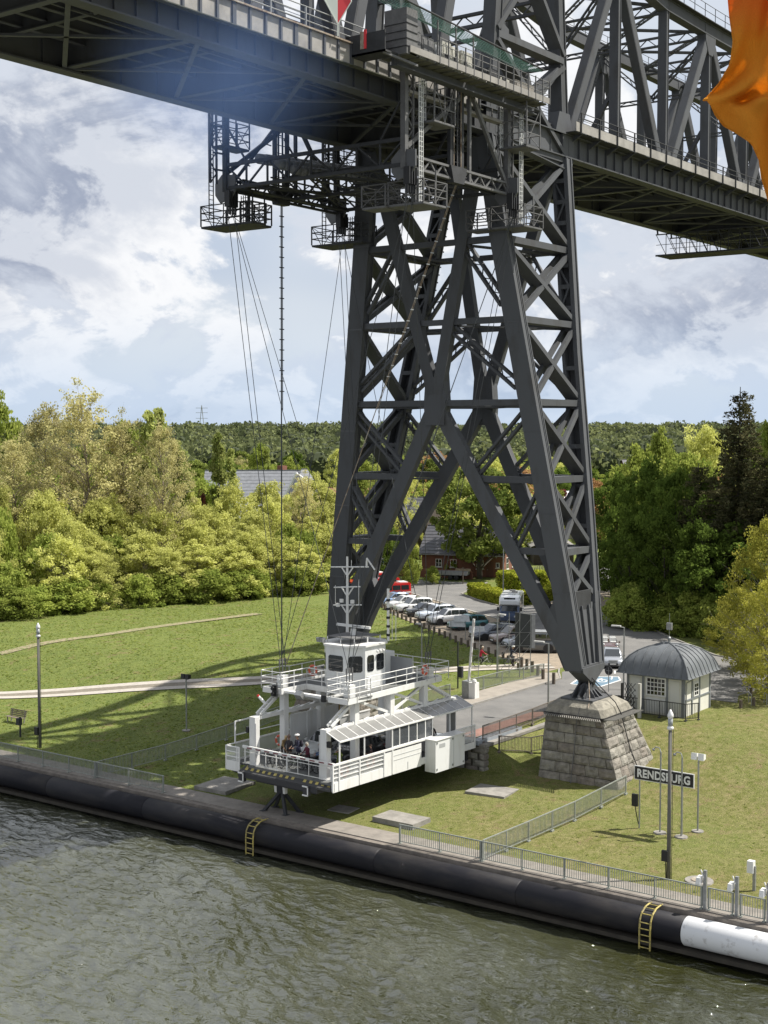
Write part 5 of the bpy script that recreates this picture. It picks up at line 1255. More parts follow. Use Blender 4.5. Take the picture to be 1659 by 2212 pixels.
# lightning conductor rods down the footing
mb = MB(); mb.path([(77.8, 41.6, 7.4), (77.65, 41.75, 6.7), (77.5, 41.8, 5.2), (77.0, 41.85, 2.3)], 0.028, 5); mb.build('conductor', STEEL2, ft)
mb = MB(); mb.path([(79.4, 41.8, 9.2), (79.7, 40.1, 7.6), (79.9, 39.8, 6.9), (80.0, 39.15, 4.6), (80.2, 38.2, 2.4)], 0.035, 6); mb.build('conductor', BLACK, ft)
mb = MB(); mb.path([(79.3, 41.8, 8.9), (78.5, 41.3, 7.72), (77.9, 41.1, 7.4)], 0.035, 6); mb.build('conductor', RUST, ft)

# ------------------------------------------------------------------ abutment of the ferry road
ab = thing('ferry_abutment', (76.9, 52, 2.4), 'grey stone abutment with a steel docking edge where the ferry lands', 'abutment')
def course_wall(parent, a, b, z0, z1, rows, ln, nn):
    a, b = Vector(a), Vector(b); d = b-a; L = d.length
    for r_ in range(rows):
        za, zb = z0+(z1-z0)*r_/rows+0.012, z0+(z1-z0)*(r_+1)/rows-0.012; k = max(2, round(L/ln)); off = 0.5 if r_ % 2 else 0
        cs = [0]+[(i+off)/k for i in range(0 if off else 1, k)]+[1]
        for c0, c1 in zip(cs, cs[1:]):
            p, q = a+d*(c0+0.008), a+d*(c1-0.008); stone(parent, [(p.x, p.y, za), (q.x, q.y, za), (q.x, q.y, zb), (p.x, p.y, zb)], nn)
mb = MB(); mb.box(76.62, 77.3, 47.95, 58.2, 1.6, 4.25); mb.box(76.7, 82.0, 47.95, 48.45, 1.6, 4.2); mb.build('core', JOINT, ab)
course_wall(ab, (76.6, 58.2, 0), (76.6, 47.9, 0), 2.0, 4.2, 5, 1.0, (-1, 0, 0))
mb = MB(); n = 4
for k in range(5):        # raking wing wall along the bank
    x0, x1 = 76.6+k*1.15, 76.6+(k+1)*1.15; zt = 4.2; zb = 2.0
    rr = 5
    for r_ in range(rr):
        za, zb_ = zb+(zt-zb)*r_/rr+0.012, zb+(zt-zb)*(r_+1)/rr-0.012
        stone(ab, [(x0+0.015, 47.93, za), (x1-0.015, 47.93, za), (x1-0.015, 47.93, zb_), (x0+0.015, 47.93, zb_)], (0, -1, 0))
mb = MB(); mb.box(76.5, 89.0, 47.85, 48.3, 4.2, 4.38); mb.build('coping', CONC, ab)
mb = MB(); mb.box(76.45, 82.0, 48.3, 48.9, 4.3, 4.6); mb.build('edge_girder', mat('blue_grey_paint', (0.28, 0.31, 0.34), 0.5, 0, 0.2, 2), ab)
mb = MB(); mb.box(76.4, 76.98, 48.9, 57.9, 4.25, 4.6); mb.build('docking_edge', mat('blue_grey_paint', (0.28, 0.31, 0.34), 0.5, 0, 0.2, 2), ab)
for y in (49.4, 56.9): mb = MB(); mb.box(76.35, 76.6, y-0.2, y+0.25, 3.2, 4.2); mb.build('dock_buffer', HULLD, ab)

# ------------------------------------------------------------------ railings
RAILM = mat('railing_grey_green', (0.30, 0.32, 0.29), 0.5, 0.2, 0.25, 5)
def railing(pts, label, h=1.05, zoff=0.05, m=None, panel=2.6, grp='grey bar railings', bar=0.125, feet=True):
    m = m or RAILM; P = [Vector((p[0], p[1], (p[2] if len(p) > 2 else ground(p[0], p[1])+zoff))) for p in pts]
    t = thing('bar_railing', P[len(P)//2], label, 'railing', grp)
    bars = MB()
    for si, (a, b) in enumerate(zip(P, P[1:])):
        mb = MB(); mb.beam(a+Vector((0, 0, h)), b+Vector((0, 0, h)), 0.055, 0.055, (0, 0, 1)); mb.build('top_rail', m, t)
        mb = MB(); mb.beam(a+Vector((0, 0, 0.12)), b+Vector((0, 0, 0.12)), 0.04, 0.04, (0, 0, 1)); mb.build('bottom_rail', m, t)
        L = (b-a).length; k = int(L/bar)
        for i in range(k+1):
            p = a+(b-a)*(i/k); bars.beam(p+Vector((0, 0, 0.12)), p+Vector((0, 0, h)), 0.026, 0.026)
        k = max(1, round(L/panel))
        for i in range(1 if si else 0, k+1):
            p = a+(b-a)*(i/k); p = p+(b-a).normalized()*(0.05 if i == 0 else -0.05 if i == k and si == len(P)-2 else 0); mb = MB(); mb.beam(p-Vector((0, 0, 0.12)), p+Vector((0, 0, h+0.01)), 0.062, 0.062)
            if feet: mb.box(p.x-0.14, p.x+0.14, p.y-0.07, p.y+0.07, p.z-0.08, p.z+0.03)
            mb.build('post', m, t)
    bars.build('balusters', m, t)['kind'] = 'stuff'
    return t
yE = [spot(u, v).y for u, v in ((1290+100, 1925), (1415, 1940))]
def qy(u, v): return spot(u, v).y
y_l0, y_l1 = 118.0, qy(366, 1711); y_r0 = qy(860, 1825)
railing([(61.95, y_l0, 2.08), (61.95, qy(245, 1672), 2.08)], 'long quay railing at the left edge, running along the water')
railing([(61.95, qy(245, 1672), 2.08), (61.95, y_l1, 2.08)], 'quay railing left of the ferry, the short end length past the corner', panel=3)
railing([(62.1, qy(244, 1672)), (68, qy(244, 1672)-0.4), (74.1, 68.4), (80, 67.6)], 'railing climbing the lawn from the quay towards the left side of the ferry')
yj = qy(1041, 1862)
railing([(61.95, y_r0, 2.08), (61.95, yj, 2.08)], 'quay railing right of the ferry, first short length before the side railing')
railing([(61.95, yj, 2.08), (61.95, spot(1510, 1975).y+0.12, 2.08)], 'long quay railing at the right above the black fender')
ymk = [spot(1510, 1975).y, spot(1579, 1990).y, spot(1651, 2003).y]
railing([(61.95, ymk[0]-0.15, 2.08), (61.95, ymk[1]+0.15, 2.08)], 'railing panel between the first two grey lamp posts above the white fender', panel=3)
railing([(61.95, ymk[1]-0.15, 2.08), (61.95, ymk[2]+0.15, 2.08)], 'railing panel between the last two grey lamp posts at the right edge', panel=3)
railing([(62.1, yj), (66.5, 38.7), (71, 38.25), (76.8, 37.85)], 'side railing running from the quay up to the granite footing', h=1.1)
ROADR = mat('rust_brown_railing', (0.17, 0.145, 0.125), 0.6, 0.1, 0.3, 5)
railing([(77.0, 48.35, 4.45), (83.5, 48.35, 4.55), (87.2, 48.55, 4.58)], 'dark railing along the right side of the ferry road', m=ROADR)
railing([(78.2, 57.75, 4.6), (84, 57.75, 4.65), (87.4, 57.75, 4.65)], 'railing on the left side of the ferry road below the barrier')
railing([(89.2, 57.7, 4.65), (94.5, 57.5, 4.65), (99.6, 56.6, 4.65)], 'olive railing on the left side of the ferry road beyond the barrier')
railing([(79.2, 48.0, 2.9), (81.5, 46.9, 2.75), (82.2, 44.6, 2.6)] if False else [(77.3, 47.3), (80.0, 46.4), (82.4, 45.0)], 'low dark railing on the bank between the abutment and the granite footing', m=ROADR)

# ------------------------------------------------------------------ poles, lamps, signs
POLE = mat('weathered_pole', (0.16, 0.155, 0.14), 0.8, 0, 0.35, 5, stretch=(1, 1, 0.2))
def quay_light(u, v, h, label, r=0.11, box=True):
    p = spot(u, v); t = thing('canal_light_pole', p, label, 'lamp post', 'tall canal lights')
    mb = MB(); mb.tube(p-Vector((0, 0, 0.2)), p+Vector((0, 0, h-1.0)), r, 10, r*0.82); mb.build('pole', POLE, t, True)
    mb = MB(); mb.lathe([(0.10, h-1.05), (0.165, h-1.0), (0.165, h-0.9), (0.12, h-0.86), (0.12, h-0.42), (0.16, h-0.38), (0.15, h-0.25), (0.08, h-0.1), (0.03, h)], p, 12); mb.build('lamp_head', WHITE, t, True)
    mb = MB(); mb.lathe([(0.125, h-0.84), (0.125, h-0.46)], p, 12); mb.build('lens', mat('lamp_lens', (0.30, 0.32, 0.33), 0.1), t, True)
    mb = MB(); mb.box(p.x-0.25, p.x-0.08, p.y-0.05, p.y+0.30, p.z+0.95, p.z+1.5); mb.build('switch_box', BLACK, t)
    mb = MB(); mb.path([p+Vector((-0.15, 0.1, 0.95)), p+Vector((-0.14, 0.08, 0))], 0.03, 5); mb.path([p+Vector((0.05, -0.14, h-1.0)), p+Vector((0.05, -0.14, 0))], 0.015, 4); mb.build('cable', BLACK, t)
quay_light(1444, 1899, 8.75, 'tall wooden canal light in front of the station sign')
quay_light(86, 1615, 9.05, 'tall canal light near the bench at the left')
def flood(u, v, h, label, n=2, m=BLACK, pad_=True):
    p = spot(u, v); t = thing('flood_light_post', p, label, 'flood light', 'small flood lights on posts')
    mb = MB(); mb.tube(p, p+Vector((0, 0, h)), 0.055, 8); mb.build('post', GALV, t)
    for k in range(n):
        y = p.y+(k-(n-1)/2)*0.42; mb = MB(); mb.prism([(p.x-0.2, y-0.17, p.z+h), (p.x+0.12, y-0.17, p.z+h+0.05), (p.x+0.12, y-0.17, p.z+h+0.32), (p.x-0.16, y-0.17, p.z+h+0.38)], (0, 0.34, 0)); mb.build('lamp', m, t)
    mb = MB(); mb.lathe([(0.35, 0.0), (0.33, 0.05)], p, 12); mb.build('foot', CONC, t)
flood(403, 1578, 3.9, 'twin black flood lights on a grey post on the left lawn', 2)
flood(1507, 1796, 4.1, 'white twin flood lights on a post right of the station sign', 2, WHITE)
for u, v, h, lab in ((1425.5, 1799, 4.6, 'thin post with small hooked lamp behind the letter N of the sign' if False else 'thin post with a small lamp rising behind the middle of the station sign'), (1471.5, 1808, 4.5, 'thin post with a small hooked lamp at the right end of the station sign')):
    p = spot(u, v); t = thing('hooked_lamp_post', p, lab, 'small lamp', 'hooked lamps lighting the sign'); mb = MB(); mb.tube(p, p+Vector((0, 0, h)), 0.05, 8); mb.path([p+Vector((0, 0, h)), p+Vector((0.05, 0.1, h+0.2)), p+Vector((0, 0.3, h+0.25)), p+Vector((0, 0.45, h+0.1))], 0.03, 5); mb.build('post', GALV, t)
    mb = MB(); mb.ball(p+Vector((0, 0.45, h+0.08)), 0.09, 8); mb.build('lamp_head', GALV, t); mb = MB(); mb.lathe([(0.4, -0.05), (0.36, 0.05)], p, 10); mb.build('foot', CONC, t)
# station name board
sg = thing('station_sign', (71.7, 33.0, 2.3), 'black name board reading RENDSBURG on two thin grey posts', 'sign')
y0s, y1s, zb_, zt_ = 34.83, 31.21, 5.10, 5.90
mb = MB(); mb.box(71.66, 71.72, y1s, y0s, zb_, zt_); mb.build('white_border', WHITE, sg)
mb = MB(); mb.box(71.645, 71.66, y1s+0.045, y0s-0.045, zb_+0.045, zt_-0.045); mb.build('board', mat('sign_black', (0.012, 0.012, 0.014), 0.4), sg)
for y in (34.55, 31.95): mb = MB(); mb.tube((71.8, y, 2.2), (71.8, y, 5.85), 0.045, 8); mb.build('post', GALV, sg)
mb = MB(); mb.box(71.6, 71.75, 34.6, 34.95, 3.55, 4.25); mb.build('switch_box', BLACK, sg); mb = MB(); mb.path([(71.65, 34.75, 3.55), (71.75, 34.7, 3.0), (71.8, 34.6, 2.5)], 0.03, 5); mb.build('cable', BLACK, sg)
def lettering(txt, size, width, height, name, m, parent, org, yd, zd, nrm_off):
    """text as mesh: laid along direction yd, up zd from its lower left corner org"""
    cu = bpy.data.curves.new(name, 'FONT'); cu.body = txt; cu.size = 1; cu.offset = 0.035; cu.extrude = 0.0; cu.space_character = 1.06; cu.resolution_u = 3
    o = bpy.data.objects.new('tmp_text', cu); COL.objects.link(o); bpy.context.view_layer.update()
    me = bpy.data.meshes.new_from_object(o.evaluated_get(bpy.context.evaluated_depsgraph_get())); bpy.data.objects.remove(o)
    v = np.array([p.co[:] for p in me.vertices]); mn, mx = v.min(0), v.max(0)
    org, yd, zd, no = Vector(org), Vector(yd), Vector(zd), Vector(nrm_off)
    mb = MB(); vs = [org+yd*((x-mn[0])/(mx[0]-mn[0])*width)+zd*((y-mn[1])/(mx[1]-mn[1])*height)+no for x, y, z in v]
    mb.add(vs, [tuple(p.vertices) for p in me.polygons]); ob = mb.build(name, m, parent); bpy.data.meshes.remove(me); return ob
lettering('RENDSBURG', 1, 3.20, 0.50, 'lettering', WHITE, sg, (71.635, y0s-0.20, zb_+0.15), (0, -1, 0), (0, 0, 1), (0, 0, 0))
# street lamps with flat arms
def street_lamp(u, v, h, arm, label, dirv=(-0.2, 1, 0), head=0.75):
    p = spot(u, v); p.z = max(p.z, 4.55) if p.x > 86 else p.z; t = thing('street_lamp', p, label, 'street lamp', 'grey street lamps by the road'); d = Vector(dirv).normalized()
    mb = MB(); mb.tube(p-Vector((0, 0, 0.3)), p+Vector((0, 0, h)), 0.075, 10, 0.05); mb.build('pole', GALV, t)
    mb = MB(); mb.beam(p+Vector((0, 0, h)), p+d*arm+Vector((0, 0, h+0.1)), 0.05, 0.05); q = p+d*(arm*0.3)+Vector((0, 0, h+0.08)); mb.beam(q, q+d*head, 0.24, 0.11, d.cross(Vector((0, 0, 1)))); mb.build('lamp_head', mat('lamp_head_grey', (0.48, 0.48, 0.46), 0.5), t)
street_lamp(1184, 1552, 5.35, 1.1, 'street lamp at the dark railing left of the granite footing')
street_lamp(1347, 1490, 4.9, 0.9, 'street lamp between the silver car and the domed kiosk')
street_lamp(1074, 1462, 5.1, 0.5, 'street lamp beside the back of the big board', (0, -1, 0), 0.6)
street_lamp(911, 1440, 3.6, 0.25, 'short street lamp behind the ferry on the grass', (0, 1, 0), 0.5)
street_lamp(1087, 1322, 8.2, 0.1, 'slim pole standing in the hedge island', (0, 1, 0), 0.1)
p_ = spot(989, 1487); mb = MB(); mb.tube(p_, p_+Vector((0, 0, 3.7)), 0.06, 8); mb.box(p_.x-0.14, p_.x+0.1, p_.y-0.45, p_.y-0.05, p_.z+0.9, p_.z+1.75); one(mb, 'post_with_box', [STEELD], p_, 'dark post with a small black box by the footpath behind the ferry', 'post')
# barrier, raised arm with dark bands
bp_ = Vector((88.2, 56.6, 4.62)); ba = thing('road_barrier', bp_, 'raised white barrier arm with dark bands on its grey cabinet', 'barrier')
mb = MB(); mb.box(bp_.x-0.3, bp_.x+0.3, bp_.y-0.15, bp_.y+0.45, 4.62, 5.95); mb.build('cabinet', GALV, ba); mb = MB(); mb.box(bp_.x-0.35, bp_.x+0.25, bp_.y-0.75, bp_.y-0.2, 4.62, 5.9); mb.build('second_cabinet', WHITE, ba)
mb = MB(); mb.beam((88.2, 56.62, 5.9), (88.15, 56.15, 10.7), 0.16, 0.12); mb.build('arm', WHITE, ba)
for k in range(6):
    f = 0.08+k*0.16; a = Vector((88.2, 56.62, 5.9)).lerp(Vector((88.15, 56.15, 10.7)), f); b = Vector((88.2, 56.62, 5.9)).lerp(Vector((88.15, 56.15, 10.7)), f+0.07); mb = MB(); mb.beam(a, b, 0.165, 0.06); mb.build('arm_band', mat('faded_dark_band', (0.12, 0.055, 0.05), 0.6), ba)
mb = MB(); mb.ball((88.0, 56.0, 6.0), 0.2, 8); mb.build('counterweight', WHITE, ba)
mb = MB()
for k in range(8): mb.tube((88.3, 56.5-k*0.005, 6.4+k*0.5), (88.3, 55.85, 6.4+k*0.5), 0.015, 4)
mb.tube((88.3, 55.85, 6.2), (88.3, 55.7, 10.3), 0.02, 4); mb.build('hanging_grille', GALV, ba)
# big board seen from behind, on a lattice stand
bd = thing('information_board', (98.3, 58.5, 4.6), 'tall dark back of an information board on a galvanised lattice stand', 'billboard')
A_, B_ = Vector((97.9, 59.35, 0)), Vector((98.6, 57.55, 0)); dd = (B_-A_).normalized(); nn = Vector((dd.y, -dd.x, 0))
def bq(f, z, o=0.0): return A_+(B_-A_)*f+nn*o+Vector((0, 0, z))
A2 = Vector((98.15, 58.95, 0)); 
mb = MB(); mb.prism([(98.2, 58.55, 7.1), (98.95, 57.45, 7.0), (98.95, 57.45, 9.75), (98.2, 58.55, 9.95)], (0.10, 0.07, 0)); mb.build('board', mat('board_back', (0.05, 0.055, 0.055), 0.7, 0, 0.2, 2), bd)
mb = MB(); mb.prism([(98.95, 57.45, 7.0), (99.15, 57.2, 7.0), (99.15, 57.2, 9.75), (98.95, 57.45, 9.75)], (0.10, 0.07, 0)); mb.build('board_edge', GALV, bd)
for (x, y) in ((98.0, 59.0), (98.35, 58.2), (98.9, 57.5), (97.4, 59.6)):
    top = 9.9 if y < 59.3 else 7.5; mb = MB(); mb.tube((x, y, 4.6), (x, y, top), 0.03, 6); mb.build('stand_post', GALV, bd)
for z in (5.0, 6.1, 7.2, 8.3):
    for (a, b) in (((98.0, 59.0), (98.35, 58.2)), ((97.4, 59.6), (98.0, 59.0)), ((98.35, 58.2), (98.9, 57.5))): mb = MB(); mb.tube((*a, z), (*b, z+0.0), 0.02, 5); mb.tube((*a, z), (*b, z+1.1), 0.018, 5); mb.build('stand_brace', GALV, bd)
# bench
p = spot(30, 1562); be = thing('park_bench', p, 'wooden slatted bench on the lawn at the left edge', 'bench')
OAK = mat('weathered_wood', (0.20, 0.165, 0.115), 0.85, 0, 0.35, 6, stretch=(1, 0.3, 1))
for k in range(4): mb = MB(); mb.beam(p+Vector((-0.05+k*0.13, -0.95, 0.45)), p+Vector((-0.05+k*0.13, 0.95, 0.45)), 0.03, 0.10, (0, 0, 1)); mb.build('seat_slat', OAK, be)
for k in range(4): mb = MB(); mb.beam(p+Vector((0.42+k*0.03, -0.95, 0.55+k*0.13)), p+Vector((0.42+k*0.03, 0.95, 0.55+k*0.13)), 0.10, 0.03, (0, 0, 1)); mb.build('back_slat', OAK, be)
for y in (-0.75, 0.75):
    mb = MB(); mb.beam(p+Vector((0, y, 0)), p+Vector((0, y, 0.44)), 0.07); mb.beam(p+Vector((0.36, y, 0)), p+Vector((0.52, y, 0.98)), 0.07); mb.beam(p+Vector((-0.05, y, 0.44)), p+Vector((0.42, y, 0.44)), 0.06); mb.build('leg', CONC, be)
p = spot(44, 1592); mb = MB(); mb.tube(p, p+Vector((0, 0, 1.5)), 0.07, 8); mb.box(p.x-0.15, p.x+0.15, p.y-0.05, p.y+0.3, p.z+0.9, p.z+1.4); one(mb, 'litter_bin_post', [STEELD], p, 'short post with a small bin in front of the bench', 'litter bin')
# camera/lamp posts on the quay at the right
for (yy, lab) in zip(ymk, ('first grey post with a white lamp, above where the white fender begins', 'second grey post with a white lamp above the white fender', 'third grey post with a white lamp at the right edge')):
    t = thing('quay_lamp_post', (61.95, yy, 2.05), lab, 'lamp post', 'grey posts with white lamps'); mb = MB(); mb.box(61.88, 62.03, yy-0.075, yy+0.075, 1.9, 3.95); mb.build('post', GALV, t)
    mb = MB(); mb.prism([(61.62, yy+0.12, 3.3), (61.62, yy+0.36, 3.3), (61.66, yy+0.34, 3.62), (61.66, yy+0.14, 3.62)], (0.36, 0, 0.04)); mb.build('lamp', WHITE, t); mb = MB(); mb.beam((61.9, yy+0.05, 3.6), (61.9, yy+0.2, 3.95), 0.05); mb.build('bracket', WHITE, t)
p = spot(1629, 1924); t = thing('junction_box_post', p, 'white electrical box on a grey post on the lawn at the right', 'electrical box'); mb = MB(); mb.box(p.x-0.07, p.x+0.07, p.y-0.07, p.y+0.07, p.z, p.z+1.25); mb.build('post', GALV, t); mb = MB(); mb.box(p.x-0.2, p.x+0.12, p.y, p.y+0.32, p.z+0.9, p.z+1.5); mb.build('box', WHITEP, t)
p = spot(1510, 1903); t = thing('manhole', p, 'round manhole cover in a ring of stones on the right lawn', 'manhole'); mb = MB(); mb.lathe([(0.75, -0.03), (0.72, 0.05)], p, 14); mb.build('ring', CONC, t); mb = MB(); mb.lathe([(0.42, 0.05), (0.40, 0.09)], p, 14); mb.build('cover', RUST, t)
# white information board with angled sheets by the barrier and small round sign
p = Vector((96.8, 49.3, 4.62)); t = thing('round_sign', p, 'small round sign seen from behind beside the blue cycle box', 'sign'); mb = MB(); mb.tube(p, p+Vector((0, 0, 1.6)), 0.035, 6); mb.build('post', GALV, t); mb = MB(); mb.tube(p+Vector((-0.02, 0, 1.65)), p+Vector((0.02, 0, 1.65)), 0.34, 18); mb.build('disc', STEELD, t)
mb = MB(); mb.beam(p+Vector((-0.03, -0.2, 1.65)), p+Vector((-0.03, 0.2, 1.65)), 0.03); mb.beam(p+Vector((-0.03, 0, 1.4)), p+Vector((-0.03, 0, 1.9)), 0.03); mb.build('bracket', GALV, t)
# wooden bollards
def bollard(p, label, grp, h=0.55, r=0.11):
    mb = MB(); mb.tube(p-Vector((0, 0, 0.2)), p+Vector((0, 0, h)), r, 8); one(mb, 'wooden_bollard', OAK2, p, label, 'bollard', grp)
OAK2 = mat('grey_wood_post', (0.13, 0.105, 0.08), 0.9, 0, 0.3, 8)
line = [Vector(q) for q in ((101.2, 60.0, 4.6), (105.3, 64.0, 4.6), (110.2, 71.6, 4.6), (116.5, 80.2, 4.6), (123.0, 88.7, 4.6), (130.8, 97.2, 4.6))]
L_ = 0; pts = []
for a, b in zip(line, line[1:]):
    k = int((b-a).length/1.45); pts += [a+(b-a)*(i/k) for i in range(k)]
proto = None
for i, p in enumerate(pts):
    if i == 0: mb = MB(); mb.tube((0, 0, -0.2), (0, 0, 0.62), 0.13, 8); proto = mb.build('wooden_bollard', OAK2); o = proto
    else: o = proto.copy(); COL.objects.link(o)
    o.location = p; tag(o, 'short wooden bollard along the car park, %s from its near end' % ordinal(i), 'bollard', 'bollards along the car park')
for i, (u, v) in enumerate(((1162, 1462), (1150, 1452), (1138, 1447), (1173, 1470), (1196, 1478), (1127, 1443))):
    o = proto.copy(); COL.objects.link(o); o.location = spot(u, v); o.scale = (1.1, 1.1, 1.5); tag(o, ('bollard nearest the street lamp where footpath and ferry road meet' if i == 4 else 'taller bollard where the footpath meets the ferry road, %s placed from the railing' % ordinal(i)), 'bollard', 'bollards at the end of the footpath')
for (u, v), wh_ in zip(((1600, 1530), (1628, 1524), (1622, 1503)), ('left', 'right', 'rear')):
    o = proto.copy(); COL.objects.link(o); o.location = spot(u, v); tag(o, wh_+' one of three wooden bollards on the grass right of the bicycle racks', 'bollard', 'bollards right of the kiosk')
for i, k in enumerate((0, 0.95, 1.9)):
    p = Vector((98.3+k*0.75, 38.4-k*0.95, 4.6)); mb = MB(); mb.path([p, p+Vector((0, 0, 0.8)), p+Vector((0.9, 0.55, 0.8)), p+Vector((0.9, 0.55, 0))], 0.035, 6); one(mb, 'bicycle_rack', GALV, p, ('bicycle rack hoop right of the kiosk, nearest the kiosk wall', 'middle hoop of the three bicycle racks right of the kiosk', 'bicycle rack hoop right of the kiosk, farthest from its wall')[i], 'bicycle rack', 'bicycle racks')

# ------------------------------------------------------------------ kiosk with curved seamed roof
kx0, kx1, ky0, ky1, kz = 91.3, 95.8, 40.6, 45.0, 4.35
ki = thing('kiosk', ((kx0+kx1)/2, (ky0+ky1)/2, kz), 'small white and grey panelled kiosk with a dark domed seamed roof', 'kiosk')
CREAM = mat('cream_panel', (0.66, 0.65, 0.58), 0.7, 0, 0.08, 2); KGREY = mat('kiosk_grey_timber', (0.20, 0.215, 0.225), 0.6, 0, 0.15, 3); SLATE = mat('slate_grey_roof_sheet', (0.14, 0.152, 0.163), 0.45, 0.1, 0.25, 1.2, 0.15, 6)
mb = MB(); mb.box(kx0, kx1, ky0, ky1, kz-0.4, kz+3.2); mb.build('core_wall', CREAM, ki)
def kwin(face, a, b, z0, z1, nx, nz):
    """window on the canal face ('w', along y) or the right face ('s', along x)"""
    def bx(n, p0, p1, q0, q1, o0, o1, m, par): 
        mb = MB(); mb.box(kx0-o1, kx0-o0, p0, p1, q0, q1) if face == 'w' else mb.box(p0, p1, ky0-o1, ky0-o0, q0, q1); return mb.build(n, m, par)
    w = bx('window', a, b, z0, z1, 0.0, 0.07, WHITE, ki)
    px, pz = (b-a-0.16)/nx, (z1-z0-0.16)/nz
    for i in range(nx):
        for j in range(nz): bx('pane', a+0.08+i*px+0.03, a+0.08+(i+1)*px-0.03, z0+0.08+j*pz+0.03, z0+0.08+(j+1)*pz-0.03, 0.07, 0.075, GLASSD, w)
kwin('w', 41.95, 43.5, kz+1.55, kz+2.9, 5, 4); kwin('s', 92.9, 93.7, kz+1.5, kz+2.5, 2, 3)
for y in (ky0, 41.8, 43.65, ky1-0.15):
    mb = MB(); mb.box(kx0-0.06, kx0, y, y+0.17, kz-0.3, kz+3.1); mb.build('timber', KGREY, ki)
for y0, y1, z in ((ky0+0.17, ky1-0.15, kz+3.02), (ky0+0.17, ky1-0.15, kz+0.1), (ky0+0.17, ky1-0.15, kz+2.95)):
    mb = MB(); mb.box(kx0-0.05, kx0, y0, y1, z-0.07, z+0.07); mb.build('timber', KGREY, ki)
for x in (kx0-0.06, 92.55, 93.85, kx1-0.12):
    mb = MB(); mb.box(x, x+0.17, ky0-0.06, ky0, kz-0.3, kz+3.1); mb.build('timber', KGREY, ki)
for z in (kz+0.08, kz+1.4, kz+3.0): mb = MB(); mb.box(kx0, kx1, ky0-0.05, ky0, z-0.06, z+0.06); mb.build('timber', KGREY, ki)
for y0, y1 in ((ky0+0.35, 41.65), (43.95, 44.7)): 
    mb = MB(); mb.box(kx0-0.035, kx0, y0, y1, kz+0.5, kz+2.75); mb.build('panel_board', mat('panel_line', (0.60, 0.60, 0.56), 0.7), ki)
mb = MB(); mb.box(kx0-0.035, kx0, 42.0, 43.5, kz+0.4, kz+1.4); mb.build('panel_board', WHITEP, ki)
mb = MB(); mb.box(kx0-0.2, kx1+0.2, ky0-0.2, ky1+0.2, kz+3.1, kz+3.22); mb.build('eaves_board', KGREY, ki)
# roof: four curved sides, hipped, made of sheets between standing seams
rc = Vector(((kx0+kx1)/2, (ky0+ky1)/2, 0)); ev = 0.60; hw, hl = (kx1-kx0)/2+ev, (ky1-ky0)/2+ev; ze = kz+3.05
prof = [(1.0, 0.0), (0.965, 0.10), (0.925, 0.42), (0.86, 0.82), (0.75, 1.22), (0.60, 1.56), (0.41, 1.82), (0.21, 1.96), (0.02, 2.02)]
def roof_side(ax):
    """ax: outward unit vector of one side"""
    n = Vector(ax); t = Vector((-n.y, n.x, 0)); ho, ht = (hw, hl) if abs(n.x) > 0.5 else (hl, hw); k = 9
    for s_ in range(k):
        f0, f1 = -1+2*s_/k, -1+2*(s_+1)/k; mb = MB(); vs = []
        for r_, z in prof:
            for f in (f0, f1):
                vs.append(rc+n*(ho*r_)+t*(ht*r_*f)+Vector((0, 0, ze+z)))
        mb.add(vs, [(2*i, 2*i+1, 2*i+3, 2*i+2) for i in range(len(prof)-1)]); mb.build('roof_sheet', SLATE, ki, True)
        if s_:
            # seams rise square to the eave until they meet the hip
            mb = MB(); tt = f0*ht; last = None
            for r_, z in prof:
                if ht*r_ < abs(tt)-1e-6: break
                q = rc+n*(ho*r_+0.01)+t*tt+Vector((0, 0, ze+z+0.02))
                if last: mb.beam(last, q, 0.035, 0.05, t)
                last = q
            if mb.v: mb.build('standing_seam', SLATE, ki)
for ax in ((-1, 0, 0), (0, -1, 0), (1, 0, 0), (0, 1, 0)): roof_side(ax)
for sx in (-1, 1):
    for sy in (-1, 1):
        mb = MB(); mb.path([rc+Vector((sx*hw*r_, sy*hl*r_, ze+z+0.02)) for r_, z in prof], 0.05, 6); mb.build('hip_roll', SLATE, ki)
mb = MB(); mb.lathe([(0.10, 1.95), (0.12, 2.1), (0.08, 2.2), (0.14, 2.3), (0.13, 2.42), (0.05, 2.5)], rc+Vector((0, 0, ze)), 10); mb.build('finial', GALV, ki, True)
mb = MB(); mb.tube(rc+Vector((0, 0, ze+2.4)), rc+Vector((0, 0, ze+4.2)), 0.02, 5); mb.box(rc.x-0.1, rc.x+0.1, rc.y-0.2, rc.y+0.2, ze+3.0, ze+3.5); mb.build('aerial', GALV, ki)
mb = MB(); mb.path([(kx0+0.4, ky0-0.6, ze), (kx0+0.15, ky0-0.12, ze-0.35), (kx0+0.12, ky0-0.1, kz)], 0.045, 6); mb.build('downpipe', GALV, ki)
railing([(kx0-0.1, ky0-1.2), (kx0-1.0, ky0-0.6), (kx0-1.0, ky1+1.0), (kx0+0.5, ky1+2.6)], 'black railing in front of the kiosk', m=mat('black_iron', (0.035, 0.037, 0.04), 0.5), h=1.15, panel=1.8)
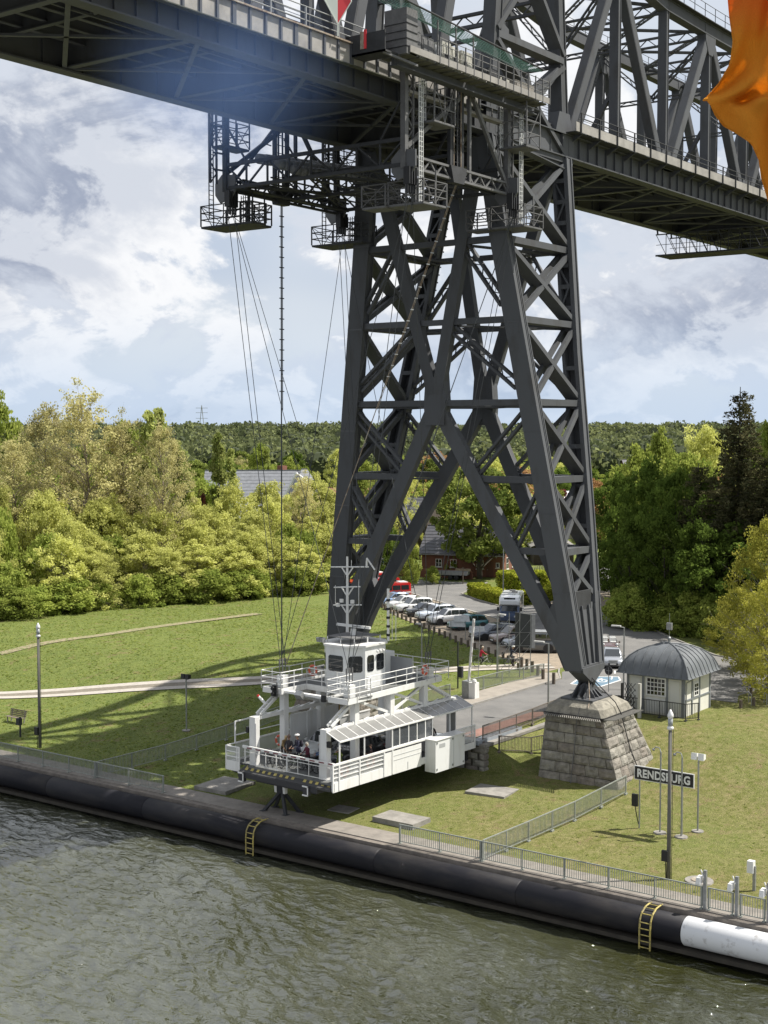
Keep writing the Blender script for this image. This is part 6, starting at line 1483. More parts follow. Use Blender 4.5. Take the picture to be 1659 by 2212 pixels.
# old lattice gate with a white post beside the kiosk
gt = thing('folding_lattice_gate', (89.6, 43.6, 4.2), 'folded black lattice gate against a pale post beside the kiosk', 'gate')
mb = MB()
for k in range(7):
    z = 3.9+k*0.42
    for d_ in (0, 0.25, 0.5): mb.beam((89.6, 43.5+d_*1.2, z), (89.6, 44.0+d_*0.7, z+0.55), 0.035); mb.beam((89.6, 44.0+d_*0.7, z), (89.6, 43.5+d_*1.2, z+0.55), 0.035)
mb.build('lattice', BLACK, gt); mb = MB(); mb.box(89.5, 89.7, 43.1, 43.3, 3.6, 7.0); mb.build('post', mat('pale_post', (0.45, 0.44, 0.40), 0.8), gt); mb = MB(); mb.box(89.5, 89.75, 44.5, 44.62, 3.6, 6.9); mb.box(89.4, 89.6, 44.55, 44.85, 5.0, 6.0); mb.build('latch_post', BLACK, gt)
# ------------------------------------------------------------------ vehicles (built along +x = forward, wheels on z = 0)
TYRE = mat('tyre_rubber', (0.02, 0.02, 0.02), 0.85); RIM = mat('alloy_rim', (0.40, 0.40, 0.41), 0.35, 0.7)
HEAD = mat('headlight_glass', (0.55, 0.57, 0.58), 0.12, coat=0.6); TAIL = mat('tail_light_red', (0.35, 0.01, 0.01), 0.25); PLATE = mat('number_plate', (0.68, 0.68, 0.66), 0.5)
TRIM = mat('black_plastic_trim', (0.02, 0.02, 0.022), 0.6)
def paint(name, col, metal=0.35): return mat(name, col, 0.28, metal, coat=0.8)
CARGLASS = mat('car_glass', (0.025, 0.03, 0.033), 0.04, spec=0.9, coat=0.5)
def loft(mb, sts, m=0):
    """sts: list of rings (equal length lists of points); closed rings"""
    n = len(sts[0]); b = [p for r in sts for p in r]; fs = []
    for i in range(len(sts)-1):
        for j in range(n): fs.append((i*n+j, i*n+(j+1) % n, (i+1)*n+(j+1) % n, (i+1)*n+j))
    fs += [tuple(range(n-1, -1, -1)), tuple((len(sts)-1)*n+j for j in range(n))]
    return mb.add(b, fs, m)
def wheel(parent, x, y, r, w, s_):
    mb = MB(); mb.lathe([(r*0.62, -w/2), (r*0.93, -w/2), (r, -w/2+0.04), (r, w/2-0.04), (r*0.93, w/2), (r*0.62, w/2)], (0, 0, 0), 18)
    mb.v = [(a+x, c+y, b+r) for a, b, c in mb.v]; wh_ = mb.build('wheel', TYRE, parent, True, True)
    mb = MB(); mb.lathe([(0.05, w/2-0.05), (r*0.2, w/2-0.01), (r*0.25, w/2-0.03), (r*0.63, w/2-0.02)], (0, 0, 0), 10)
    mb.v = [(a+x, y+s_*c, b+r) for a, b, c in mb.v]; rm = mb.build('rim', RIM, wh_, False, True)
    mb = MB()
    for k in range(5):
        a = 2*PI*k/5; mb.beam((x+r*0.33*math.cos(a), y+s_*(w/2-0.012), r+r*0.33*math.sin(a)), (x+r*0.55*math.cos(a), y+s_*(w/2-0.012), r+r*0.55*math.sin(a)), 0.01, r*0.17)
    mb.build('spoke_gap', TRIM, wh_, False, True)
def car(name, label, cat, body, L=4.4, W_=1.8, H=1.6, kind='suv', group='cars in the car park'):
    t = thing(name, (0, 0, 0), label, cat, group); h2 = L/2; w = W_/2; gc = 0.22
    belt = H*0.60 if kind != 'estate' else H*0.61
    # lower body: rings along x of (z-profile) points
    hood = {'suv': 0.64, 'hatch': 0.58, 'sedan': 0.56, 'estate': 0.57, 'roadster': 0.62, 'jeep': 0.60}[kind]*H
    prof = {  # x fraction, top z, half width factor, bottom z
        'suv': [(-1.0, 0.50, 0.80, 0.42), (-0.97, 0.60, 0.90, 0.30), (-0.86, 0.62, 0.98, 0.22), (-0.5, 0.615, 1.0, 0.20), (0.0, 0.60, 1.0, 0.20), (0.42, 0.595, 1.0, 0.20), (0.5, 0.58, 1.0, 0.20), (0.80, 0.54, 0.97, 0.22), (0.93, 0.49, 0.90, 0.24), (1.0, 0.40, 0.74, 0.28)],
    }['suv']
    sts = []
    for xf, zt, wf, zb in prof:
        zt = zt*H if kind not in ('sedan', 'estate') else zt*H*1.02; ww = w*wf; x = xf*h2
        sts.append([(x, -ww*0.9, zb), (x, -ww, zb+0.12), (x, -ww*1.0, zt*0.70), (x, -ww*0.955, zt*0.93), (x, -ww*0.86, zt), (x, ww*0.86, zt), (x, ww*0.955, zt*0.93), (x, ww*1.0, zt*0.70), (x, ww, zb+0.12), (x, ww*0.9, zb)])
    mb = MB(); loft(mb, sts); bd_ = mb.build('body', body, t, True, True)
    # greenhouse
    if kind != 'roadster':
        G = {'suv': [(-0.93, 0.60, 0.90), (-0.84, 0.93, 0.80), (-0.60, 0.985, 0.76), (-0.1, 1.0, 0.75), (0.12, 0.97, 0.75), (0.42, 0.60, 0.88)],
             'hatch': [(-0.90, 0.60, 0.90), (-0.78, 0.90, 0.80), (-0.52, 0.98, 0.76), (-0.1, 1.0, 0.75), (0.10, 0.96, 0.75), (0.46, 0.59, 0.88)],
             'sedan': [(-0.80, 0.61, 0.88), (-0.48, 0.95, 0.74), (-0.3, 0.99, 0.72), (0.0, 1.0, 0.72), (0.12, 0.97, 0.73), (0.48, 0.60, 0.86)],
             'estate': [(-0.95, 0.61, 0.88), (-0.84, 0.93, 0.76), (-0.6, 0.98, 0.74), (0.0, 1.0, 0.73), (0.12, 0.97, 0.73), (0.46, 0.60, 0.86)],
             'jeep': [(-0.97, 0.58, 0.94), (-0.95, 0.96, 0.90), (-0.9, 1.0, 0.88), (0.15, 1.0, 0.88), (0.20, 0.97, 0.88), (0.30, 0.58, 0.92)]}[kind]
        gs = [[(xf*h2, -w*0.86 if z < 0.7 else -w*wf, 0.585*H), (xf*h2, -w*wf, H*z-0.03), (xf*h2, -w*wf*0.86, H*z), (xf*h2, w*wf*0.86, H*z), (xf*h2, w*wf, H*z-0.03), (xf*h2, w*0.86 if z < 0.7 else w*wf, 0.585*H)] for xf, z, wf in G]
        for r_, (xf, z, wf) in zip(gs, G):
            r_[0] = (xf*h2, -w*0.88, 0.585*H); r_[-1] = (xf*h2, w*0.88, 0.585*H)
        mb = MB(); loft(mb, gs); rf = mb.build('roof', body, t, True, True)
        # windows as glass sheets just proud of the cabin
        def P(i, s_, f):   # point on the side of ring i at height fraction f between belt and roof
            a, b = Vector(gs[i][0]), Vector(gs[i][1]); p = a.lerp(b, f); p.y = abs(p.y)+0.012; p.y *= s_; return p
        for s_ in (-1, 1):
            n = len(gs)
            for (i, j, fi, fj) in (((1, 2, 0, 1), ) if kind not in ('x',) else ()): pass
            lo, hi_ = 0.10, 0.86
            a0, a1 = P(0, s_, lo).lerp(P(1, s_, lo), 0.75), P(1, s_, hi_).lerp(P(2, s_, hi_), 0.35)
            m0, m1 = P(2, s_, lo).lerp(P(3, s_, lo), 0.35), P(2, s_, hi_).lerp(P(3, s_, hi_), 0.35)
            q0, q1 = P(3, s_, lo).lerp(P(4, s_, lo), 0.30), P(3, s_, hi_).lerp(P(4, s_, hi_), 0.30)
            e0, e1 = P(5, s_, lo).lerp(P(4, s_, lo), 0.22), P(4, s_, hi_)
            g = 0.03
            for A, B, C, D in ((a0, m0, m1, a1), (m0+Vector((0.06, 0, 0)), q0, q1, m1+Vector((0.06, 0, 0))), (q0+Vector((0.07, 0, 0)), e0, e1, q1+Vector((0.07, 0, 0)))):
                mb = MB(); mb.prism([A, B, C, D], (0, 0.004*s_, 0)); mb.build('side_window', CARGLASS, rf, False, True)
        def sheet(name, i, j, f0, f1, k=0.86):
            a, b, c, d = Vector(gs[i][2]), Vector(gs[i][3]), Vector(gs[j][3]), Vector(gs[j][2]); A, D = a.lerp(d, f0), a.lerp(d, f1); B, C_ = b.lerp(c, f0), b.lerp(c, f1)
            n_ = (B-A).cross(D-A).normalized(); n_ = n_ if n_.z > 0 else -n_; 
            mb = MB(); mb.prism([p+n_*0.012 for p in (A, B, C_, D)], n_*0.004); mb.build(name, CARGLASS, rf, False, True)
        sheet('windscreen', 4, 5, 0.06, 0.97); sheet('rear_window', 1, 0, 0.05, 0.75)
        if kind in ('suv', 'estate', 'hatch'):
            sheet('sunroof', 2, 3, 0.55, 0.98)
            for s_ in (-1, 1): mb = MB(); mb.beam((-0.7*h2, s_*w*0.66, H*0.985+0.03), (0.05*h2, s_*w*0.66, H+0.03), 0.03, 0.03); mb.build('roof_rail', GALV if kind != 'hatch' else TRIM, rf, False, True)
    r = 0.33 if kind != 'jeep' else 0.40
    for x in (-0.60*h2, 0.62*h2):
        for s_ in (-1, 1):
            wheel(t, x, s_*(w-0.10), r, 0.21, s_)
            mb = MB(); mb.tube((x, s_*(w-0.02), r), (x, s_*(w+0.012), r), r+0.07, 18); mb.build('wheel_arch', TRIM, t, False, True)
    for s_ in (-1, 1):
        mb = MB(); mb.prism([(h2*0.90, s_*w*0.90, H*0.40), (h2*0.985, s_*w*0.60, H*0.36), (h2*0.985, s_*w*0.60, H*0.43), (h2*0.90, s_*w*0.90, H*0.475)], (0.03, s_*0.02, 0.015)); mb.build('headlight', HEAD, t, False, True)
        mb = MB(); mb.box(-h2-0.012, -h2*0.93, s_*w*0.60-0.0 if s_ > 0 else -w*0.86, w*0.86 if s_ > 0 else -w*0.60, H*0.44, H*0.54); mb.build('tail_light', TAIL, t, False, True)
        mb = MB(); mb.box(0.36*h2, 0.43*h2, s_*(w+0.08)-0.08, s_*(w+0.08)+0.08, H*0.60, H*0.60+0.13); mb.build('wing_mirror', body, t, False, True)
    mb = MB(); mb.box(h2*0.965, h2+0.012, -w*0.45, w*0.45, 0.30, 0.50); mb.build('grille', TRIM, t, False, True)
    mb = MB(); mb.box(h2+0.012, h2+0.025, -0.26, 0.26, 0.36, 0.47); mb.build('number_plate', PLATE, t, False, True)
    mb = MB(); mb.box(-h2*0.99, h2*0.97, -w*0.99, w*0.99, 0.17, 0.30); mb.build('sill_trim', TRIM, t, False, True)
    return t
def place(o, x, y, az, z=4.615): o.location = (x, y, z); o.rotation_euler = (0, 0, az); return o
GW = 'cars in the car park'
row = [
  (130.2, 93.9, (0.20, 0.28, 0.42), 'hatch', 'light blue car behind the white cars, next to the red vans'),
  (128.5, 91.3, (0.62, 0.63, 0.63), 'hatch', 'leftmost of the white cars in the sunny row'),
  (126.8, 88.7, (0.66, 0.67, 0.67), 'suv', 'white car in the sunny row directly left of the black one'),
  (125.0, 86.0, (0.030, 0.033, 0.036), 'sedan', 'black car between white cars in the sunny row'),
  (123.1, 83.2, (0.50, 0.55, 0.62), 'suv', 'pale bluish white car directly right of the black one'),
  (121.2, 80.4, (0.62, 0.63, 0.64), 'suv', 'white car beside the teal one in the sunny row'),
  (119.1, 76.6, (0.035, 0.15, 0.17), 'hatch', 'teal small car at the right end of the sunny row'),
  (115.0, 71.0, (0.10, 0.115, 0.14), 'estate', 'dark grey blue estate car, first in the shade right of the teal one'),
  (113.9, 68.2, (0.24, 0.19, 0.17), 'suv', 'brownish car in the shade behind the board stand'),
  (112.6, 65.9, (0.28, 0.31, 0.34), 'sedan', 'silver blue car in the shade next to the grey off-road car'),
]
LN = {'hatch': (4.1, 1.52), 'suv': (4.45, 1.62), 'sedan': (4.5, 1.42), 'estate': (4.7, 1.47)}
for i, (x, y, c, k, lab) in enumerate(row):
    o = car('parked_car', lab, 'car', paint('car_paint_%s' % lab.split()[0]+str(int(c[0]*100)), c, 0.1 if max(c) > 0.5 else 0.4), LN[k][0], 1.8, LN[k][1], k, GW)
    place(o, x, y, R(152-(i % 3)))
o = car('parked_car', 'grey boxy off-road car at the near end of the car park', 'off-road car', paint('car_paint_offroad', (0.11, 0.12, 0.13), 0.3), 4.5, 1.9, 1.85, 'jeep', GW); place(o, 110.5, 63.9, R(118))
mb = MB(); mb.box(-1.9, 0.25, -0.78, 0.78, 1.86, 1.92); mb.build('roof_rack', GALV, o, False, True)
o = car('silver_car', 'silver saloon waiting on the road facing the ferry', 'car', paint('car_paint_silver', (0.42, 0.44, 0.47), 0.6), 4.7, 1.82, 1.45, 'sedan', 'cars waiting for the ferry'); place(o, 108.4, 54.9, R(209))
mb = MB(); mb.box(2.28, 2.37, -0.38, 0.38, 0.52, 0.74); mb.build('chrome_grille', GALV, o, False, True)
# open old car behind, loaded with light coloured things
o = car('open_car', 'open topped car with pale seats behind the silver saloon', 'open car', paint('car_paint_open', (0.16, 0.10, 0.10), 0.5), 4.1, 1.65, 1.25, 'roadster', 'cars waiting for the ferry'); place(o, 115.6, 58.9, R(211))
for k, (x, y) in enumerate(((0.1, 0.38), (0.1, -0.38), (-0.75, 0.38), (-0.75, -0.38))): mb = MB(); mb.box(x-0.12, x+0.12, y-0.26, y+0.26, 0.5, 1.12); mb.box(x, x+0.5, y-0.26, y+0.26, 0.7, 0.8); mb.build('seat', WHITEP, o, False, True)
mb = MB(); mb.beam((0.62, -0.62, 1.12), (0.62, 0.62, 1.12), 0.04); mb.beam((0.75, -0.65, 0.75), (0.62, -0.62, 1.12), 0.04); mb.beam((0.75, 0.65, 0.75), (0.62, 0.62, 1.12), 0.04); mb.build('windscreen_frame', GALV, o, False, True)
for s_ in (-1, 1): mb = MB(); mb.ball((1.75, s_*0.62, 0.72), 0.15, 10); mb.build('round_headlight', HEAD, o, True, True)
# motor caravan
t = thing('motor_caravan', (0, 0, 0), 'white motor caravan with a high roof facing the camera behind the car park', 'motor caravan')
CVW = paint('caravan_white', (0.70, 0.72, 0.73), 0.0)
mb = MB(); loft(mb, [[(x, -w_, z0), (x, -w_, z1-0.15), (x, -w_+0.15, z1), (x, w_-0.15, z1), (x, w_, z1-0.15), (x, w_, z0)] for x, w_, z0, z1 in ((-3.2, 1.1, 0.5, 2.75), (-3.1, 1.13, 0.4, 2.85), (1.4, 1.13, 0.4, 2.85), (2.4, 1.1, 1.85, 2.7), (2.65, 1.0, 2.0, 2.35))]); mb.build('living_body', CVW, t, False, True)
mb = MB(); loft(mb, [[(x, -w_, z0), (x, -w_, z1-0.1), (x, -w_+0.1, z1), (x, w_-0.1, z1), (x, w_, z1-0.1), (x, w_, z0)] for x, w_, z0, z1 in ((1.2, 1.0, 0.35, 1.95), (2.3, 1.0, 0.35, 1.9), (2.75, 0.98, 0.35, 1.25), (3.25, 0.92, 0.35, 1.05), (3.35, 0.85, 0.4, 0.8))]); mb.build('cab', paint('caravan_blue', (0.06, 0.09, 0.16), 0.3), t, False, True)
mb = MB(); mb.prism([(2.72, -0.85, 1.28), (2.72, 0.85, 1.28), (2.42, 0.78, 1.86), (2.42, -0.78, 1.86)], (0.03, 0, 0.02)); mb.build('windscreen', CARGLASS, t, False, True)
mb = MB(); mb.prism([(2.62, -0.55, 2.25), (2.62, 0.55, 2.25), (2.42, 0.6, 2.66), (2.42, -0.6, 2.66)], (0.03, 0, 0.03)); mb.build('front_window', CARGLASS, t, False, True)
for x, y in ((0.8, 0), (-1.0, 0.3), (-2.3, 0)): mb = MB(); mb.box(x-0.3, x+0.3, y-0.3, y+0.3, 2.85, 2.97); mb.build('roof_hatch', STEEL2 if x < 0 else WHITEP, t, False, True)
for x in (-1.8, 2.3):
    for s_ in (-1, 1): wheel(t, x, s_*0.95, 0.34, 0.2, s_)
for s_ in (-1, 1): mb = MB(); mb.box(2.5, 2.6, s_*1.2-0.1, s_*1.2+0.1, 1.3, 1.7); mb.build('wing_mirror', TRIM, t, False, True); mb = MB(); mb.box(3.3, 3.37, s_*0.7-0.17, s_*0.7+0.17, 0.75, 0.92); mb.build('headlight', HEAD, t, False, True)
mb = MB(); mb.box(-3.21, -3.19, -1.1, 1.1, 0.4, 0.6); mb.build('bumper', TRIM, t, False, True)
place(t, 127.3, 76.4, R(207))
# red rescue vans
def van(x, y, az, lab):
    t = thing('red_van', (0, 0, 0), lab, 'van', 'red vans at the far end of the car park'); RED = paint('van_red', (0.50, 0.02, 0.02), 0.1)
    mb = MB(); loft(mb, [[(x_, -w_, 0.35), (x_, -w_, z1*0.6), (x_, -w_*0.88, z1), (x_, w_*0.88, z1), (x_, w_, z1*0.6), (x_, w_, 0.35)] for x_, w_, z1 in ((-2.5, 0.9, 1.9), (-2.4, 0.95, 2.05), (1.0, 0.95, 2.05), (1.7, 0.93, 1.3), (2.4, 0.85, 1.1), (2.5, 0.75, 0.8))]); mb.build('body', RED, t, False, True)
    mb = MB(); mb.prism([(1.12, -0.75, 1.95), (1.12, 0.75, 1.95), (1.68, 0.82, 1.36), (1.68, -0.82, 1.36)], (0.03, 0, 0.03)); mb.build('windscreen', CARGLASS, t, False, True)
    for s_ in (-1, 1):
        for a, b in ((-2.2, -1.2), (-1.1, -0.1), (0.0, 1.0)): mb = MB(); mb.prism([(a, s_*0.95, 1.25), (b, s_*0.95, 1.25), (b, s_*0.885, 1.8), (a, s_*0.885, 1.8)], (0, s_*0.012, 0)); mb.build('side_window', CARGLASS, t, False, True)
        for x_ in (-1.5, 1.6): wheel(t, x_, s_*0.85, 0.34, 0.2, s_)
        mb = MB(); mb.box(-2.4, 2.3, s_*0.965-0.01, s_*0.965+0.01, 0.85, 1.02); mb.build('white_stripe', WHITE, t, False, True)
    mb = MB(); mb.box(0.2, 0.55, -0.65, 0.65, 2.05, 2.2); mb.build('light_bar', paint('light_bar_pale', (0.55, 0.62, 0.75), 0.0), t, False, True)
    mb = MB(); mb.box(-2.2, -1.2, -0.6, 0.6, 2.05, 2.16); mb.build('roof_load', WHITE, t, False, True); place(t, x, y, az)
van(133.8, 97.2, R(150), 'red van with white roof load beside the light blue car'); van(137.5, 101.5, R(150), 'red van partly hidden behind the pylon leg, second from the cars'); van(141.0, 106.0, R(155), 'farthest red van behind the pylon leg')
# flat trailer
t = thing('flat_trailer', (0, 0, 0), 'low flatbed trailer with silver sides parked before the brick house', 'trailer')
for n_, a in (('bed', (-2.3, 2.3, -1.0, 1.0, 0.70, 0.78)), ('side_board', (-2.3, 2.3, -1.02, -0.98, 0.78, 1.12)), ('side_board', (-2.3, 2.3, 0.98, 1.02, 0.78, 1.12)), ('end_board', (-2.32, -2.28, -1.0, 1.0, 0.78, 1.12)), ('end_board', (2.28, 2.32, -1.0, 1.0, 0.78, 1.25))): mb = MB(); mb.box(*a); mb.build(n_, GALV, t, False, True)
mb = MB(); mb.beam((2.3, 0.6, 0.6), (3.6, 0, 0.55), 0.08); mb.beam((2.3, -0.6, 0.6), (3.6, 0, 0.55), 0.08); mb.beam((-2.2, 0.6, 0.62), (2.3, 0.6, 0.62), 0.1); mb.beam((-2.2, -0.6, 0.62), (2.3, -0.6, 0.62), 0.1); mb.build('drawbar', STEELD, t, False, True)
for x in (-0.8, 0.0):
    for s_ in (-1, 1): wheel(t, x, s_*0.9, 0.33, 0.2, s_)
place(t, 157.0, 103.6, R(112), 4.6)
# cars on the ferry
fz = FW.z+0.02
for x, y, c, k, lab in ((-1.4, 1.25, (0.60, 0.62, 0.62), 'suv', 'white car on the ferry deck beside the hoarding'), (-1.9, -1.25, (0.025, 0.027, 0.03), 'estate', 'black car on the ferry deck behind the shelter windows'), (3.4, -1.25, (0.06, 0.065, 0.07), 'sedan', 'dark car at the land end of the ferry deck')):
    o = car('car_on_ferry', lab, 'car', paint('ferry_car_%d' % int(c[0]*1000), c, 0.2), 4.4, 1.78, 1.5, k, 'cars on the ferry'); p = ferry_point(x, y, 0); place(o, p.x, p.y, FYAW+PI, fz)
# ------------------------------------------------------------------ people: one continuous skinned body each, clothes and hair as children
SKIN = mat('skin', (0.42, 0.24, 0.16), 0.6); SHOE = mat('dark_shoe', (0.03, 0.025, 0.02), 0.7)
def skin_mesh(name, verts, edges, radii, mats, face_mat, sub=1):
    me = bpy.data.meshes.new(name); me.from_pydata([tuple(v) for v in verts], edges, []); o = bpy.data.objects.new(name, me); COL.objects.link(o)
    md = o.modifiers.new('s', 'SKIN'); md.use_smooth_shade = True; md.branch_smoothing = 0.4
    if not me.skin_vertices: me.skin_vertices.new()
    for i, r in enumerate(radii):
        sv = me.skin_vertices[0].data[i]; sv.radius = (r, r) if not isinstance(r, tuple) else r; sv.use_root = (i == 0)
    sb = o.modifiers.new('b', 'SUBSURF'); sb.levels = sub; sb.render_levels = sub
    bpy.context.view_layer.update()
    nm_ = bpy.data.meshes.new_from_object(o.evaluated_get(bpy.context.evaluated_depsgraph_get())); bpy.data.objects.remove(o)
    nm_.materials.clear()
    for m in mats: nm_.materials.append(m)
    for p in nm_.polygons: p.material_index = face_mat(p.center); p.use_smooth = True
    return nm_
def person(label, loc, az, coat, legs, hair, pose='stand', h=1.72, group='people on the ferry', headwear=None, bag=None, hairlong=False, cname='coat', bike=None):
    k = h/1.75; t = thing('person', loc, label, 'person', group, az)
    hip = 0.92; lean = 0.0; feet = [(0.02, 0.11, 0), (-0.02, -0.11, 0)]; knees = [(0.03, 0.105, 0.50), (0.02, -0.105, 0.50)]; hands = [(0.05, 0.27, 0.82), (0.08, -0.27, 0.82)]; elbows = [(-0.03, 0.28, 1.12), (-0.02, -0.28, 1.12)]
    if pose == 'hold': hands = [(0.42, 0.20, 1.02), (0.42, -0.20, 1.02)]; elbows = [(0.12, 0.27, 1.10), (0.12, -0.27, 1.10)]; lean = 0.08
    if pose == 'photo': hands = [(0.25, 0.08, 1.56), (0.25, -0.08, 1.56)]; elbows = [(0.20, 0.28, 1.33), (0.20, -0.28, 1.33)]
    if pose == 'bend': lean = 0.55; hands = [(0.75, 0.12, 0.70), (0.70, -0.12, 0.72)]; elbows = [(0.50, 0.2, 0.90), (0.50, -0.2, 0.90)]; knees = [(0.10, 0.11, 0.48), (0.08, -0.11, 0.48)]
    if pose == 'ride': hip = 0.92; lean = 0.30; feet = [(0.18, 0.12, 0.36), (0.02, -0.12, 0.16)]; knees = [(0.42, 0.12, 0.82), (0.30, -0.12, 0.62)]; hands = [(0.62, 0.22, 1.08), (0.62, -0.22, 1.08)]; elbows = [(0.38, 0.27, 1.14), (0.38, -0.27, 1.14)]
    lx = lambda z: lean*max(0, (z-hip))*1.0
    def T(x, y, z): 
        zz = z if lean < 0.4 else hip+(z-hip)*0.86 if z > hip else z
        return Vector((x+lx(z), y, zz))*k
    V, E_l, Rr = [], [], []
    def v(p, r, par=None):
        V.append(p); Rr.append(r*k if not isinstance(r, tuple) else (r[0]*k, r[1]*k))
        if par is not None: E_l.append((par, len(V)-1))
        return len(V)-1
    pel = v(T(0, 0, hip), 0.135); wa = v(T(0.01, 0, 1.10), 0.125, pel); ch = v(T(0.01, 0, 1.30), 0.15, wa); nk0 = v(T(0.0, 0, 1.45), 0.075, ch); nk = v(T(0.02, 0, 1.51), 0.052, nk0)
    hd0 = v(T(0.03, 0, 1.57), 0.072, nk); hd = v(T(0.04, 0, 1.65), 0.098, hd0); hd2 = v(T(0.03, 0, 1.735), 0.070, hd)
    for i, s_ in ((0, 1), (1, -1)):
        hp = v(T(0, s_*0.10, hip-0.06), 0.095, pel); th = v((Vector((0, s_*0.11, hip-0.06))*0.55+Vector(knees[i])*0.45)*k, 0.08, hp); kn = v(Vector(knees[i])*k, 0.058, th); an = v(Vector((feet[i][0], feet[i][1], feet[i][2]+0.09))*k, 0.042, kn); v(Vector((feet[i][0]+0.15, feet[i][1], feet[i][2]+0.035))*k, 0.035, an)
        sh = v(T(0, s_*0.18, 1.40), 0.068, ch); q = Vector(elbows[i]); q = Vector((q.x+(lx(q.z) if pose in ('stand',) else 0), q.y, q.z)); el = v(q*k, 0.046, sh); wr = v(((q*0.12+Vector(hands[i])*0.88))*k, 0.033, el); 
        hnd = v(Vector(hands[i])*k, 0.036, wr)
    skn = lambda z: z/k
    shz = 0.10
    def fm(c):
        z = c.z/k; x, y = c.x/k, c.y/k
        hl = T(0, 0, 1.50).z/k
        near_hand = min((Vector((x, y, z))-Vector(q)).length for q in hands) < 0.085
        if near_hand: return 2
        if z > hl-0.01 and abs(y) < 0.13 and (pose != 'ride' or True): return 2
        mf = min((Vector((x, y, z))-Vector((f[0]+0.07, f[1], f[2]+0.04))).length for f in feet)
        if mf < 0.15 and z < feet[0][2]+0.5: return 3
        if z < hip-0.02: 
            if pose == 'bend' and x > 0.35: return 0
            return 1
        return 0
    cm = mat('%s_%d_%d_%d' % (cname, int(coat[0]*255), int(coat[1]*255), int(coat[2]*255)), coat, 0.85, 0, 0.3, 12); lm = mat('trousers_%d_%d' % (int(legs[0]*255), int(legs[2]*255)), legs, 0.9, 0, 0.3, 12)
    me = skin_mesh('body', V, E_l, Rr, [cm, lm, SKIN, SHOE], fm); b = bpy.data.objects.new('body', me); COL.objects.link(b); b.parent = t
    H0 = T(0.04, 0, 1.66); hc = mat('hair_%d_%d' % (int(hair[0]*255), int(hair[2]*255)), hair, 0.8)
    mb = MB(); mb.ball((H0.x-0.022*k, 0, H0.z+0.035*k), 0.108*k, 12, 0, (1.02, 0.93, 1.0)); mb.v = [(x, y, max(z, H0.z-0.02*k)) if x > H0.x-0.02 else (x, y, z) for x, y, z in mb.v]
    if hairlong: mb.ball((H0.x-0.06*k, 0, H0.z-0.07*k), 0.10*k, 10, 0, (0.8, 1.0, 1.2))
    mb.build('hair', hc, t, True, True)
    mb = MB(); mb.ball((H0.x+0.098*k, 0, H0.z-0.015*k), 0.02*k, 6, 0, (1, 0.8, 1.3)); 
    for s_ in (-1, 1): mb.ball((H0.x, s_*0.094*k, H0.z-0.01*k), 0.025*k, 6, 0, (0.8, 0.4, 1.2))
    mb.build('nose_and_ears', SKIN, t, True, True)
    mb = MB()
    for s_ in (-1, 1): mb.ball((H0.x+0.086*k, s_*0.034*k, H0.z+0.012*k), 0.011*k, 6)
    mb.box(H0.x+0.082*k, H0.x+0.090*k, -0.022*k, 0.022*k, H0.z-0.058*k, H0.z-0.050*k); mb.build('eyes_and_mouth', mat('dark_features', (0.06, 0.03, 0.025), 0.5), t, False, True)
    # hands with fingers
    for i, s_ in ((0, 1), (1, -1)):
        hx = Vector(hands[i])*k; mb = MB(); dr = (Vector(hands[i])-Vector(elbows[i])).normalized()
        for f in range(4): o_ = hx+Vector((0, (f-1.5)*0.019*k, 0)); mb.tube(o_, o_+dr*(0.05+0.012*(f in (1, 2)))*k, 0.009*k, 5, 0.008*k); mb.tube(o_+dr*0.055*k, o_+dr*0.07*k-Vector((0, 0, 0.03*k)), 0.008*k, 5, 0.006*k)
        mb.tube(hx, hx+dr*0.03*k+Vector((0, -s_*0.045*k, 0)), 0.011*k, 5, 0.008*k); mb.build('fingers', SKIN, t, True, True)
    if coat:   # loose hem of the coat
        mb = MB(); w0 = T(0.0, 0, 1.06); mb.lathe([(0.158*k, -0.28*k), (0.150*k, -0.1*k), (0.140*k, 0.02*k)], (0, 0, 0), 14); 
        mb.v = [(x*0.95+w0.x, y*1.22, z+w0.z) for x, y, z in mb.v]
        if pose not in ('ride', 'bend'): mb.build('coat_hem', cm, t, True, True)
    if headwear == 'helmet':
        mb = MB(); mb.ball((H0.x-0.01*k, 0, H0.z+0.055*k), 0.138*k, 14, 0, (1.15, 0.88, 0.85)); mb.v = [(x, y, max(z, H0.z+0.03*k)) for x, y, z in mb.v]; mb.build('helmet', WHITE, t, True, True)
        mb = MB()
        for q in (-0.05, 0, 0.05): mb.box(H0.x-0.08*k, H0.x+0.06*k, q*k-0.008, q*k+0.008, H0.z+0.15*k, H0.z+0.178*k-abs(q)*0.2); 
        mb.build('helmet_vents', TRIM, t, False, True)
    if headwear and headwear != 'helmet':
        mb = MB(); mb.ball((H0.x-0.01*k, 0, H0.z+0.06*k), 0.118*k, 12, 0, (1, 0.96, 0.9)); mb.v = [(x, y, max(z, H0.z+0.02*k)) for x, y, z in mb.v]
        if headwear == 'bobble': mb.ball((H0.x-0.01*k, 0, H0.z+0.18*k), 0.045*k, 8)
        mb.build('hat', mat('hat_'+headwear, (0.20, 0.13, 0.10) if headwear == 'bobble' else (0.62, 0.60, 0.55), 0.9), t, True, True)
    if bag:
        mb = MB(); a = T(-0.19, 0, 1.22); mb.ball((a.x, a.y, a.z), 0.17*k, 10, 0, (0.62, 0.9, 1.25)); mb.build('backpack', mat('backpack', bag, 0.85), t, True, True)
        mb = MB()
        for s_ in (-1, 1): mb.path([T(-0.08, s_*0.10, 1.42), T(0.12, s_*0.11, 1.42), T(0.16, s_*0.12, 1.28), T(-0.06, s_*0.13, 1.05)], 0.018*k, 5)
        mb.build('straps', mat('backpack', bag, 0.85), t, True, True)
    return t
